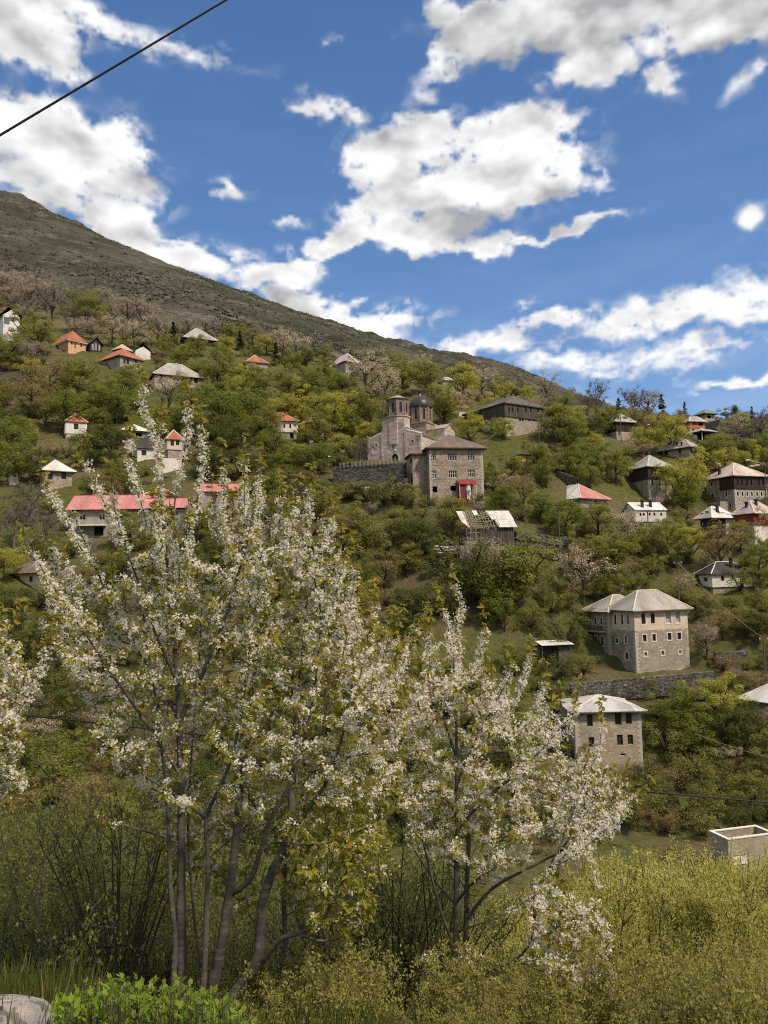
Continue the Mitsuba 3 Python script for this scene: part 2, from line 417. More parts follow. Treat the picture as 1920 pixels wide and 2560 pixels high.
XYZ = [(0, 0, -1.75), (0, -6, -1.6), (0, 2.4, -1.9), (0, 4.5, -3.0), (0, 9.5, -5.7), (0, 14, -8.4), (0, 20, -11.7), (0, 32, -17.5), (0, 50, -25), (0, 70, -29.5), (-6, 5, -2.9), (-6, 10, -5.6), (6, 10, -6.2), (8, 20, -12.2), (-9, 20, -10.6),
       (25, 30, -18), (35, 60, -29.5), (40, 75, -32), (-25, 30, -14), (-30, 60, -21), (-40, 76, -19), (15, 5, -3.4), (-15, 5, -2.2), (0, -40, 6), (60, -40, 6), (-60, -40, 6), (0, -300, 110), (300, -200, 80), (-300, -200, 120),
       (200, 0, -20), (-200, 0, 25), (150, 80, -20), (-150, 80, 5), (150, 150, 20), (-150, 150, 35), (200, 260, 60), (-220, 260, 100), (-420, 400, 240), (-700, 600, 440), (-500, 900, 330), (-200, 900, 190), (100, 1000, 120), (300, 1000, 40),
       (500, 800, 20), (450, 400, 30), (0, 1500, 60), (800, 1500, 20), (-900, 1500, 200), (0, 3000, -20), (1500, 3000, -60), (-2000, 3000, 100), (3000, 0, -60), (-3000, 0, 200), (0, -3000, 200), (2500, -2500, 0), (-2500, -2500, 200), (3200, 3200, -60), (-3200, 3200, 100), (0, 4200, -60)]
_c = np.array(CTRL, float)
_pts = np.vstack([P(_c[:, 0], _c[:, 1], _c[:, 2]), np.array(XYZ, float)])
_rbf = RBFInterpolator(_pts[:, :2], _pts[:, 2], kernel='linear', degree=0, smoothing=4.0)


def sm(a, b, x):
    t = np.clip((x - a) / (b - a), 0, 1)
    return t * t * (3 - 2 * t)


def ground(x, y):
    x, y = np.asarray(x, float), np.asarray(y, float)
    sh = x.shape
    q = np.stack([x.ravel(), y.ravel()], 1)
    z = _rbf(q)
    xx, yy = q[:, 0], q[:, 1]
    far = sm(300, 360, yy)
    hill = sm(85, 105, yy) * (1 - sm(250, 290, yy)) * (1 - sm(120, 160, np.abs(xx)))
    p = np.stack([xx, yy, 0 * xx], 1)
    w = z + 2.2 * (meshkit.fbm(p * 0.04, 3, 9) - 0.5)
    fr = w / 2.2 - np.floor(w / 2.2)
    z = z + hill * 0.8 * 2.2 * (sm(0.5, 0.95, fr) - fr) * sm(0.42, 0.52, meshkit.fbm(p * 0.03 + 5, 2, 4))
    z = z + hill * 0.5 * (meshkit.fbm(p * 0.25, 3, 2) - 0.5) + sm(3, 8, np.hypot(xx, yy)) * 0.25 * (meshkit.fbm(p * 0.7, 3, 3) - 0.5)
    # crags and gullies of the bare mountain
    n = meshkit.fbm(p * np.array([0.030, 0.016, 1]), 5, 21)
    ridge = 1 - np.abs(2 * n - 1)
    crag = sm(0.46, 0.62, meshkit.fbm(p * 0.012 + 3.3, 3, 8))
    z = z + far * ((10 * (ridge - 0.75) * (0.3 + crag) + 5 * (meshkit.fbm(p * 0.07, 5, 5) - 0.5) * (0.5 + 1.6 * crag)) * (0.35 + 0.65 * sm(0, 1, (740 - yy) / 120)))
    return z.reshape(sh)


def hit(u, v, d0=60.0, d1=420.0, n=240):
    """where the sight line through pixel (u, v) meets the ground beyond d0"""
    d = np.geomspace(d0, d1, n)
    q = P(np.full(n, float(u)), np.full(n, float(v)), d)
    below = q[:, 2] < ground(q[:, 0], q[:, 1])
    if not below.any():
        return None
    i = int(np.argmax(below))
    return q[i]


_az = np.concatenate([np.linspace(-180, -36, 30)[:-1], np.linspace(-36, 36, 420), np.linspace(36, 180, 30)[1:]])
_rr = np.concatenate([np.geomspace(0.6, 60, 80)[:-1], np.linspace(60, 300, 210)[:-1], np.geomspace(300, 900, 150)[:-1], np.geomspace(900, 4200, 22)])
_A, _R = np.meshgrid(np.radians(_az), _rr, indexing='ij')
_X, _Y = _R * np.sin(_A), _R * np.cos(_A)
_Z = np.concatenate([ground(_X[i:i + 60], _Y[i:i + 60]) for i in range(0, len(_X), 60)])
_gv = np.vstack([np.stack([_X, _Y, _Z], -1).reshape(-1, 3), [[0, 0, float(ground(np.array([0.0]), np.array([0.0]))[0])]]])
na, nr = _X.shape
_i, _j = np.meshgrid(np.arange(na - 1), np.arange(nr - 1), indexing='ij')
_a, _b, _cc, _d = _i * nr + _j, _i * nr + _j + 1, (_i + 1) * nr + _j + 1, (_i + 1) * nr + _j
_gf = np.vstack([np.stack([_a, _b, _cc], -1).reshape(-1, 3), np.stack([_a, _cc, _d], -1).reshape(-1, 3)])
_k = np.arange(na - 1) * nr
_gf = np.vstack([_gf, np.stack([_k, _k + nr, _k * 0 + na * nr], 1)])
put('hillside_ground', (_gv, _gf[:, ::-1]), 'm_ground', True)
tag('hillside_ground', 'grassy terraced hillside rising to a bare brown mountain', kind='structure')

# ------------------------------------------------------------------ houses
HOUSES = []          # (key, picture box, depth, phrase for labels of what stands round it)


class House:
    """a building round a near vertical corner: e_r runs along its right wall, e_l along its left wall"""

    def __init__(s, key, label, cat_, cr, c, d, th, phrase=None, group=None):
        s.key = name(key)
        tag(s.key, label, cat_, group)
        s.x0, s.y0, s.k = cr
        r_ = ray(*s.px(*c))
        s.th = math.radians(th) - min(0.0, math.atan2(r_[0], r_[1]))      # left of the view axis th is counted from the sight line
        s.er = np.array([math.cos(s.th), math.sin(s.th), 0])
        s.el = np.array([-math.sin(s.th), math.cos(s.th), 0])
        s.C = P(*s.px(*c), d)
        s.d, s.c, s.phrase = d, s.px(*c), phrase
        s.box = None

    def px(s, u, v):
        return s.x0 + u * s.k, s.y0 + v * s.k

    def w(s, a, b, z):
        return np.array([*(s.C + a * s.er + b * s.el)[:2], z])

    def wm(s, m):
        v, f = (m.vertices, m.faces) if hasattr(m, 'vertices') else m
        v = np.asarray(v, float)
        out = np.empty_like(v)
        out[:, :2] = s.C[:2] + v[:, :1] * s.er[:2] + v[:, 1:2] * s.el[:2]
        out[:, 2] = v[:, 2]
        return out, np.asarray(f)

    def part(s, nm, mesh, mat, parent=None, **k):
        return put(f'{parent or s.key}__{nm}', s.wm(mesh), mat, **k)

    def on_wall(s, side, u, v):
        """(along, height) where pixel (u, v) meets the plane of the right or left wall"""
        r = ray(*s.px(u, v))
        n = s.el if side == 'r' else s.er
        off = s.wall_off[side]
        t = (s.C @ n + off) / (r @ n)
        q = r * t
        return (q - s.C) @ (s.er if side == 'r' else s.el), q[2]

    def along(s, side, u):
        r = ray(*s.px(u, (s.c[1] - s.y0) / s.k))
        e = s.er if side == 'r' else s.el
        m = np.array([[e[0], -r[0]], [e[1], -r[1]]])
        return float(np.linalg.solve(m, -s.C[:2])[0])

    def zat(s, u, v, a=0, b=0):
        q = s.C + a * s.er + b * s.el
        return float(P(*s.px(u, v), q[1])[2])

    def body(s, uR=None, uL=None, Lr=None, Ll=None, vb=None, mat='m_stone_grey', vt=None, band=None, wr=(), wl=(), gable=None, quoins=False, bandproud=0.06, nm='wall', rise=0.0, z0=None, origin=(0, 0)):
        s.wall_off = {'r': 0.0, 'l': 0.0}
        s.Lr = Lr if Lr else s.along('r', uR)
        s.Ll = Ll if Ll else s.along('l', uL)
        s.Lr, s.Ll = max(s.Lr, 1.5), max(s.Ll, 1.5)
        s.ze = float(s.C[2]) if vt is None else s.zat((s.c[0] - s.x0) / s.k, vt)
        s.zb = s.zat((s.c[0] - s.x0) / s.k, vb)
        zlow = s.zb - 5.0
        if band:                                  # (pixel height of the seam, material of the upper storey)
            zs = s.zat((s.c[0] - s.x0) / s.k, band[0])
            s.shell(nm, mat, zlow, zs, wr, wl, 0.0, None, quoins, 0)
            s.shell('upper_wall', band[1], zs, s.ze, wr, wl, bandproud, gable, quoins == 2, rise)
        else:
            s.shell(nm, mat, zlow, s.ze, wr, wl, 0.0, gable, quoins, rise)
        pts = [s.w(a, b, z) for a in (0, s.Lr) for b in (0, s.Ll) for z in (s.zb, s.ze + 1)]
        u, v = proj(np.array(pts))
        bx = [u.min(), v.min(), u.max(), v.max()]
        s.box = bx if s.box is None else [min(s.box[0], bx[0]), min(s.box[1], bx[1]), max(s.box[2], bx[2]), max(s.box[3], bx[3])]
        return s

    def shell(s, nm, mat, z0, z1, wr, wl, proud, gable, quoins, rise):
        t, pr = 0.45, proud
        ms = []
        for side, L0, L1, wins in (('r', -pr, s.Lr + pr, wr), ('l', -pr + t, s.Ll + pr - t, wl)):
            poly = sbox(L0, z0, L1, z1)
            if gable == 'l' and side == 'r' or gable == 'r' and side == 'l':
                mid = (L0 + L1) / 2
                poly = Polygon([(L0, z0), (L1, z0), (L1, z1), (mid, z1 + rise), (L0, z1)])
            for wdef in wins:
                u, v, w, h = wdef[:4]
                kind = wdef[4] if len(wdef) > 4 else 'w'
                a, zc = s.on_wall(side, u, v)
                if not (z0 < zc < z1 + (rise if poly.area > (L1 - L0) * (z1 - z0) + 0.1 else 0)):
                    continue
                a2, _ = s.on_wall(side, u + w / 2, v)
                a1, _ = s.on_wall(side, u - w / 2, v)
                ww = max(abs(a2 - a1), 0.35)
                hh = max(h * s.k / F0 * s.d, 0.4)
                lo, hi = zc - hh / 2, zc + hh / 2
                if kind in ('arch', 'archdoor'):
                    hole = sbox(a - ww / 2, lo, a + ww / 2, hi - ww / 2).union(Point(a, hi - ww / 2).buffer(ww / 2, 6))
                else:
                    hole = sbox(a - ww / 2, lo, a + ww / 2, hi)
                if not poly.buffer(-0.05).contains(hole):
                    hole = hole.intersection(poly.buffer(-0.08))
                    if hole.is_empty or hole.geom_type != 'Polygon':
                        continue
                poly = poly.difference(hole)
                s.window(side, hole, kind, pr, wdef[5] if len(wdef) > 5 else None)
            polys = [poly] if poly.geom_type == 'Polygon' else list(poly.geoms)
            for pg in polys:
                m = trimesh.creation.extrude_polygon(pg, t, engine='earcut')
                ms.append(s.lift(m, side, -pr))
        back = boxm([-pr + t, s.Ll + pr - t, z0], [s.Lr + pr, s.Ll + pr, z1])
        rightw = boxm([s.Lr + pr - t, -pr + t, z0], [s.Lr + pr, s.Ll + pr - t, z1])
        ms += [back, rightw]
        if gable == 'r':
            g = trimesh.creation.extrude_polygon(Polygon([(0, z1), (s.Ll, z1), (s.Ll / 2, z1 + rise)]), t, engine='earcut')
            v = np.array(g.vertices)
            ms.append((np.stack([s.Lr + pr - v[:, 2], v[:, 0], v[:, 1]], 1), g.faces))
        if gable == 'l':
            g = trimesh.creation.extrude_polygon(Polygon([(0, z1), (s.Lr, z1), (s.Lr / 2, z1 + rise)]), t, engine='earcut')
            v = np.array(g.vertices)
            ms.append((np.stack([v[:, 0], s.Ll + pr - v[:, 2], v[:, 1]], 1), g.faces))
        s.part(nm, cat(ms), mat)
        # floors, so that one does not look through the shell
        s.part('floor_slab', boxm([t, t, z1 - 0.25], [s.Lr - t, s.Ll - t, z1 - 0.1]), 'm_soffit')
        if quoins:
            q, z, i = [], z0 + 2.2, 0
            while z < z1 - 0.3:
                h = 0.26 + 0.1 * rng.random()
                l1, l2 = (0.62, 0.34) if i % 2 else (0.34, 0.62)
                o = 0.035 + pr
                q.append(boxm([-o, -o, z], [l1, l2, z + h - 0.02]))
                q.append(boxm([s.Lr - l2, -o, z], [s.Lr + o, l1, z + h - 0.02]))
                q.append(boxm([-o, s.Ll - l1, z], [l2, s.Ll + o, z + h - 0.02]))
                z += h; i += 1
            k = s.part('quoin', cat(q), 'm_quoin')
            labels[k] = {'kind': 'stuff'}

    def lift(s, m, side, off):
        """a mesh in wall coordinates (along, up, inwards) to the house's own"""
        v, f = (m.vertices, m.faces) if hasattr(m, 'vertices') else m
        v = np.asarray(v)
        if side == 'r':
            return np.stack([v[:, 0], v[:, 2] + off, v[:, 1]], 1), f
        return np.stack([v[:, 2] + off, v[:, 0], v[:, 1]], 1), f

    def window(s, side, hole, kind, pr, mats=None):
        x0, z0, x1, z1 = hole.bounds
        w, h = x1 - x0, z1 - z0
        e = min(0.09, w * 0.14)
        fm, gm = {'w': ('m_frame_white', 'm_glass'), 'b': ('m_frame_brown', 'm_glass'), 'd': ('m_frame_dark', 'm_glass'), 't': ('m_frame_dark', 'm_glass'), 'shut': ('m_trim', 'm_shutter_grey'),
                  'arch': ('m_frame_dark', 'm_glass'), 'door': ('m_frame_dark', 'm_door_brown'), 'archdoor': ('m_frame_brown', 'm_door_brown'), 'open': ('m_frame_dark', None),
                  'bar': ('m_frame_white', 'm_glass'), 'lit': ('m_frame_white', 'm_white'), 'slit': ('m_trim', None), 'blue': ('m_frame_dark', 'm_glass_blue')}[kind]
        if mats:
            fm, gm = mats[0] or fm, mats[1] or gm
        ring = hole.difference(hole.buffer(-e))
        ms = []
        for pg in ([ring] if ring.geom_type == 'Polygon' else list(ring.geoms)):
            ms.append(trimesh.creation.extrude_polygon(pg, 0.10, engine='earcut'))
        if w > 0.5 and kind in ('w', 'b', 'd', 'bar', 't', 'arch', 'blue'):
            n = 3 if kind == 'bar' and w > 1.3 else 2 if kind == 'bar' else 1
            for k in range(n):
                x = x0 + w * (k + 1) / (n + 1)
                ms.append(boxm([x - 0.035, z0 + e, 0.01], [x + 0.035, z1 - e, 0.08]))
            zz = z0 + h * 0.66
            ms.append(boxm([x0 + e, zz - 0.03, 0.015], [x1 - e, zz + 0.03, 0.075]))
        base = 'door' if 'door' in kind else 'window'
        v, f = cat(ms)
        wk = s.part(base, s.lift((v, f), side, 0.16 - pr), fm)
        if kind not in ('open', 'slit'):          # those are real holes into the hollow house
            pane = trimesh.creation.extrude_polygon(hole.buffer(-e * 0.6), 0.03, engine='earcut')
            s.part('leaf' if base == 'door' else 'shutter' if kind == 'shut' else 'pane', s.lift(pane, side, 0.21 - pr), gm, wk)
        if s.surround and kind not in ('t',):
            ring = hole.buffer(0.17, join_style=2).difference(hole.buffer(0.005))
            for pg in ([ring] if ring.geom_type == 'Polygon' else list(ring.geoms)):
                s.part('surround', s.lift(trimesh.creation.extrude_polygon(pg, 0.09, engine='earcut'), side, -0.05 - pr), 'm_trim', wk)

    surround = False

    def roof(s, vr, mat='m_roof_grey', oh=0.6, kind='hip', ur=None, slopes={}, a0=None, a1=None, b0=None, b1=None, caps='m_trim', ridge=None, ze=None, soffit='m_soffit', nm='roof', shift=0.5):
        a0 = -oh if a0 is None else a0
        b0 = -oh if b0 is None else b0
        a1 = s.Lr + oh if a1 is None else a1
        b1 = s.Ll + oh if b1 is None else b1
        z = (s.ze if ze is None else ze) + 0.02
        am, bm = (a0 + a1) / 2, (b0 + b1) / 2
        la, lb = a1 - a0, b1 - b0
        if kind == 'hip':
            rl = max(0.0, abs(la - lb)) * 0.92 if ridge is None else ridge
            if la >= lb:
                R1, R2 = np.array([am - rl / 2, bm]), np.array([am + rl / 2, bm])
            else:
                R1, R2 = np.array([am, bm - rl / 2]), np.array([am, bm + rl / 2])
        elif kind == 'gr':
            R1, R2 = np.array([a0, bm]), np.array([a1, bm])
        else:
            R1, R2 = np.array([am, b0]), np.array([am, b1])
        RC = (R1 + R2) / 2
        q = s.C + RC[0] * s.er + RC[1] * s.el
        uu = proj(np.array([q]))[0][0]
        zr = float(P(uu, s.px(0, vr)[1], q[1])[2])
        zr = max(zr, z + 0.5)
        s.zr, s.R1, s.R2, s.rect = zr, R1, R2, (a0, a1, b0, b1, z)
        E = {(i, j): np.array([(a0, a1)[i], (b0, b1)[j], z]) for i in (0, 1) for j in (0, 1)}
        r1, r2 = np.array([*R1, zr]), np.array([*R2, zr])
        if (kind == 'hip' and la >= lb) or kind == 'gr':
            faces = {'r': [E[0, 0], E[1, 0], r2, r1], 'e': [E[1, 0], E[1, 1], r2], 'k': [E[1, 1], E[0, 1], r1, r2], 'l': [E[0, 1], E[0, 0], r1]}
        else:
            faces = {'r': [E[0, 0], E[1, 0], r1], 'e': [E[1, 0], E[1, 1], r2, r1], 'k': [E[1, 1], E[0, 1], r2], 'l': [E[0, 1], E[0, 0], r1, r2]}
        if kind == 'gr':
            faces.pop('e'); faces.pop('l')
        if kind == 'gl':
            faces.pop('r'); faces.pop('k')
        bymat = {}
        th = 0.09
        for k, pts in faces.items():
            pts = np.array(pts)
            if len(pts) == 4 and np.linalg.norm(pts[2] - pts[3]) < 0.02:
                pts = pts[:3]
            e = pts[1] - pts[0]; e = e / np.linalg.norm(e)
            n = np.cross(e, pts[2] - pts[0]); n /= np.linalg.norm(n)
            up = np.cross(n, e)
            uv = np.stack([(pts - pts[0]) @ e, (pts - pts[0]) @ up], 1)
            m = len(pts)
            v = np.vstack([pts + [0, 0, th], pts])
            f = [[0, i, i + 1] for i in range(1, m - 1)] + [[m, m + i + 1, m + i] for i in range(1, m - 1)]
            for i in range(m):
                j = (i + 1) % m
                f += [[i, m + i, m + j], [i, m + j, j]]
            bymat.setdefault(slopes.get(k, mat), []).append((v, np.array(f), np.vstack([uv, uv])))
        rk = None
        for mt, lst in sorted(bymat.items(), key=lambda x: x[0] != mat):
            v, f = cat([(a, b) for a, b, _ in lst])
            uv = np.vstack([c_ for _, _, c_ in lst])
            k = s.part(nm if rk is None else 'repainted_slope', (v, f), mt, rk, uv=uv)
            rk = rk or k
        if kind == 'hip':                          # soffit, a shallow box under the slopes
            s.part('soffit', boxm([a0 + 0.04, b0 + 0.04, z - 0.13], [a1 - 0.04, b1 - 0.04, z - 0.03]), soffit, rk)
        if caps:
            lines = [(r1, r2)] if np.linalg.norm(r1 - r2) > 0.1 else []
            if kind == 'hip':
                lines += [(E[i, j], r1 if np.linalg.norm(E[i, j][:2] - R1) <= np.linalg.norm(E[i, j][:2] - R2) else r2) for i in (0, 1) for j in (0, 1)]
            s.part('ridge_cap', cat([tube([p + [0, 0, th], p2 + [0, 0, th]], 0.10, 5) for p, p2 in lines]), caps, rk)
        s.rk = rk
        pts = np.array([s.w(*p) for p in [*E.values(), r1, r2]])
        u, v = proj(pts)
        bx = [u.min(), v.min(), u.max(), v.max()]
        s.box = bx if s.box is None else [min(s.box[0], bx[0]), min(s.box[1], bx[1]), max(s.box[2], bx[2]), max(s.box[3], bx[3])]
        return s

    def chimney(s, u, v, h=1.0, w=0.45, mat='m_frame_dark', cowl=True, side='r'):
        """a chimney on the slope above the right or left wall, its foot at pixel (u, v)"""
        a0, a1, b0, b1, z = s.rect
        r = ray(*s.px(u, v))
        best = None
        for t in np.linspace(s.d * 0.95, s.d * 1.3, 500):
            q = r * (t / r[1])
            a, b = (q - s.C) @ s.er, (q - s.C) @ s.el
            k = min((b - b0) / max(s.R1[1] - b0, 0.1) if side == 'r' else (a - a0) / max(s.R1[0] - a0, 0.1), 1)
            if q[2] < z + k * (s.zr - z):
                best = (a, b, q[2]); break
        if best is None:
            return s
        a, b, zz = best
        ms = [boxm([a - w / 2, b - w / 2, zz - 0.5], [a + w / 2, b + w / 2, zz + h])]
        if cowl:
            ms.append(boxm([a - w * 0.8, b - w * 0.8, zz + h], [a + w * 0.8, b + w * 0.8, zz + h + 0.1]))
            ms.append(boxm([a - w * 0.6, b - w * 0.6, zz + h + 0.1], [a + w * 0.6, b + w * 0.6, zz + h + 0.3]))
        s.part('chimney', cat(ms), mat, s.rk)
        return s

    def done(s):
        HOUSES.append((s.key, s.box, s.d, s.phrase))
        return s


CA, CB, CC, CD = (0, 700, .3858), (560, 760, .3858), (1100, 860, .4943), (1280, 1350, .3858)
CE, CF, CG, CH, CI = (900, 900, .217), (1450, 930, .2833), (1100, 1180, .2773), (0, 640, .2411), (0, 1000, .3858)

# the big stone house with the cream upper storey, and its lower wing
h = House('stone_house', 'big stone house with cream plastered top storey and grey hip roof above a retaining wall', 'house', CD, (790, 462), 122, 20, 'the cream topped house')
h.surround = True
h.body(uR=1133, Ll=6.2, vb=850, mat='m_stone_grey', band=(590, 'm_plaster_cream'), quoins=2, bandproud=0.03,
       wr=[(850, 510, 28, 68, 'd'), (911, 508, 28, 66, 'd'), (1011, 503, 36, 75, 'shut'), (1073, 500, 32, 75, 'shut'), (859, 636, 22, 42, 'd'), (920, 632, 22, 44, 'd'), (1020, 625, 24, 44, 'd'), (1083, 622, 24, 44, 'd'),
           (866, 740, 18, 26, 'slit'), (977, 732, 18, 28, 'slit'), (1090, 725, 16, 24, 'slit')],
       wl=[(670, 515, 14, 62, 'd'), (714, 514, 14, 66, 'd'), (752, 514, 14, 64, 'd'), (680, 652, 18, 32, 'd'), (738, 642, 14, 50, 'arch'), (745, 750, 22, 48, 'archdoor')])
h.roof(328, 'm_roof_grey', 0.75)
wing = House('x', '', '', CD, (627, 470), 127.2, 20)
wing.key, wing.surround = h.key, True
labels.pop('x', None)
wing.body(Lr=8.0, uL=475, vb=690, mat='m_stone_grey', quoins=True,
          wl=[(510, 528, 14, 44, 'd'), (541, 528, 14, 44, 'd'), (580, 528, 14, 42, 'arch'), (517, 645, 14, 44, 'd'), (547, 645, 14, 42, 'd'), (585, 655, 20, 60, 'archdoor')])
wing.roof(358, 'm_roof_grey', 0.7, nm='wing_roof')
a1_, zb_ = wing.on_wall('l', 515, 585); a2_, zt_ = wing.on_wall('l', 612, 552)
lo_, hi_ = min(a1_, a2_), max(a1_, a2_)
bal = wing.part('balcony', boxm([-1.0, lo_, zb_ - 0.12], [0.0, hi_, zb_ + 0.05]), 'm_concrete')
for q in range(4):
    wing.part('rail', boxm([-1.0, lo_, zb_ + 0.22 * (q + 1)], [-0.94, hi_, zb_ + 0.22 * (q + 1) + 0.09]), 'm_timber_grey', bal)
for q in range(5):
    y_ = lo_ + 0.05 + (hi_ - lo_ - 0.1) * q / 4
    wing.part('post', boxm([-0.935, y_ - 0.05, zb_ + 0.05], [-0.86, y_ + 0.05, zb_ + 1.05]), 'm_timber_grey', bal)
h.box = [1455, 1470, 1730, 1680]
h.done()

h = House('stone_house', 'tall tan stone house with brown window frames and shiny metal hip roof', 'house', CD, (405, 1115), 106, 0, 'the tall tan stone house')
h.body(uR=833, Ll=8.5, vb=1490, mat='m_stone_tan', quoins=True,
       wr=[(505, 1170, 36, 75, 'b'), (688, 1158, 42, 78, 'b'), (757, 1153, 38, 76, 'b'), (515, 1310, 36, 62, 'b'), (700, 1296, 38, 64, 'b'), (767, 1292, 36, 60, 'b'), (720, 1392, 36, 10, 'slit')],
       wl=[(350, 1180, 8, 80, 'b'), (360, 1280, 8, 60, 'b')])
h.roof(1008, 'm_roof_bright_metal', 0.7, ridge=0.3)
h.done()

h = House('village_house', 'white plastered house with dark slate hip roof, half hidden by bushes', 'house', CD, (1298, 222), 140, 10, 'the slate roofed white house')
h.body(uR=1541, uL=1212, vb=345, mat='m_stone_brown', band=(306, 'm_plaster_white'), wr=[(1360, 248, 20, 34, 'd'), (1425, 240, 12, 34, 'd'), (1488, 240, 10, 34, 'd'), (1516, 240, 10, 32, 'd')], wl=[(1262, 255, 26, 26, 'd')], bandproud=0.25)
h.roof(143, 'm_roof_slate', 0.7, caps='m_frame_white')
h.chimney(1421, 180, 1.6)
h.done()

h = House('timber_house', 'square grey stone tower house with dark timber top storey and grey hip roof', 'house', CF, (598, 837), 182, 20, 'the timbered tower house')
h.body(uR=802, uL=430, vb=1140, mat='m_stone_grey', band=(945, 'm_timber'), bandproud=0.2, quoins=True,
       wr=[(640, 978, 20, 48, 'd'), (703, 978, 18, 50, 'd'), (760, 980, 16, 40, 'd'), (643, 1045, 12, 14, 'slit'), (627, 888, 16, 44, 't'), (655, 888, 16, 44, 't'), (705, 888, 16, 44, 't'), (745, 888, 16, 44, 't')], wl=[(575, 890, 12, 40, 't')])
h.roof(738, 'm_roof_grey', 0.6)
h.done()

h = House('manor_house', 'large stone manor with dark timber storey over a row of six arched windows', 'house', CF, (1355, 918), 176, 20, 'the big timbered manor')
h.surround = True
h.body(uR=1640, uL=1226, vb=1215, mat='m_stone_grey', band=(1030, 'm_timber'), bandproud=0.2, quoins=True,
       wr=[(u, 1074, 15, 40, 'arch') for u in (1392, 1434, 1475, 1516, 1562, 1601)] + [(1418, 1165, 12, 24, 'slit')] + [(u, 975, 14, 48, 't') for u in (1385, 1422, 1468, 1505, 1572, 1610)],
       wl=[(1292, 1080, 18, 42, 'd'), (1315, 1198, 44, 76, 'door')])
Ll0 = h.Ll
h.roof(808, 'm_roof_pinkish', 0.7, b1=Ll0 + 5.0)
h.chimney(1232, 905, 0.8, side='l')
w2 = House('x', '', '', CF, (1226, 940), float((h.C + Ll0 * h.el)[1]), 20)
w2.key, w2.surround = h.key, True
labels.pop('x', None)
w2.body(Lr=7.5, Ll=4.6, vb=1150, mat='m_stone_grey', vt=936, wl=[(1162, 990, 20, 40, 'arch'), (1168, 1105, 34, 72, 'archdoor', ('m_trim', 'm_door_red'))], nm='wing_wall')
terr = h.part('terrace', boxm([-3.0, Ll0 - 3.0, h.zb - 1], [-0.1, Ll0 + 5, h.zb + 2.0]), 'm_stone_grey')
for q in range(7):
    h.part('terrace_post', boxm([-2.95, Ll0 - 2.9 + q * 1.25, h.zb + 2.0], [-2.85, Ll0 - 2.8 + q * 1.25, h.zb + 2.9]), 'm_frame_dark', terr)
h.part('terrace_rail', boxm([-2.96, Ll0 - 2.9, h.zb + 2.9], [-2.84, Ll0 + 4.8, h.zb + 3.0]), 'm_frame_dark', terr)
h.done()

h = House('village_house', 'faded red hip roof showing behind the left corner of the timbered manor', 'house', CF, (1205, 858), 192, 25, None)
h.body(uR=1290, uL=1090, vb=960, mat='m_plaster_grey')
h.roof(783, 'm_roof_pinkish', 0.6, slopes={'l': 'm_roof_red', 'r': 'm_roof_pinkish'})
h.done()

h = House('white_house', 'small white house with bright tin gable roof and two black chimneys', 'house', CF, (490, 1222), 158, 14, 'the two chimney white house')
h.body(uR=746, uL=385, vb=1400, mat='m_plaster_grey', band=(1322, 'm_plaster_white'), bandproud=0.2, gable='r', rise=1.6,
       wr=[(530, 1258, 18, 26, 'd'), (558, 1258, 18, 26, 'd'), (610, 1256, 18, 24, 'd'), (652, 1256, 18, 24, 'd'), (712, 1256, 18, 24, 'd'), (545, 1358, 46, 44, 'open'), (620, 1350, 20, 40, 'open')], wl=[(415, 1200, 14, 24, 'open')])
h.roof(1157, 'm_roof_white', 0.45, 'gr', caps='m_white')
h.chimney(550, 1195, 1.3).chimney(622, 1195, 1.3)
h.part('downpipe', tube([[s_ := h.on_wall('r', 590, 1230)[0], -0.3, h.ze - 0.1], [s_, -0.3, h.zb]], 0.06), 'm_frame_dark')
h.done()

h = House('timber_house', 'dark timber house with snow guards on its pale roof and a white end wall', 'house', CF, (1160, 1290), 158, 22, 'the snow guard timber house')
h.body(uR=1350, uL=1045, vb=1405, mat='m_timber', wr=[(1192, 1330, 12, 28, 'lit'), (1240, 1328, 12, 28, 'lit'), (1327, 1328, 20, 34, 'w')], wl=[(1080, 1338, 12, 28, 'lit'), (1127, 1332, 12, 28, 'lit')])
a_ = h.along('r', 1282)
h.part('plaster_wall', boxm([a_, -0.06, h.zb - 2], [h.Lr + 0.06, -0.003, h.ze - 0.15]), 'm_plaster_white')
h.roof(1190, 'm_roof_pinkish', 0.8, slopes={'r': 'm_roof_white'})
h.chimney(1212, 1235, 1.2)
for (q0, q1) in ((0.2, 0.45), (0.5, 0.62), (0.3, 0.7), (0.66, 0.9)):      # snow guards
    for sd in (0, 1):
        t_ = 0.25 + 0.3 * rng.random()
        a0_, a1_, b0_, b1_, z_ = h.rect
        zz = z_ + t_ * (h.zr - z_) + 0.15
        if sd == 0:
            y_ = b0_ + t_ * (h.R1[1] - b0_)
            h.part('snow_guard', boxm([a0_ + (a1_ - a0_) * (t_ / 2 + q0 * (1 - t_)), y_ - 0.04, zz], [a0_ + (a1_ - a0_) * (t_ / 2 + q1 * (1 - t_)), y_ + 0.04, zz + 0.12]), 'm_frame_dark', h.rk)
        else:
            x_ = a0_ + t_ * (h.R1[0] - a0_)
            h.part('snow_guard', boxm([x_ - 0.04, b0_ + (b1_ - b0_) * (t_ / 2 + q0 * (1 - t_)), zz], [x_ + 0.04, b0_ + (b1_ - b0_) * (t_ / 2 + q1 * (1 - t_)), zz + 0.12]), 'm_frame_dark', h.rk)
h.done()

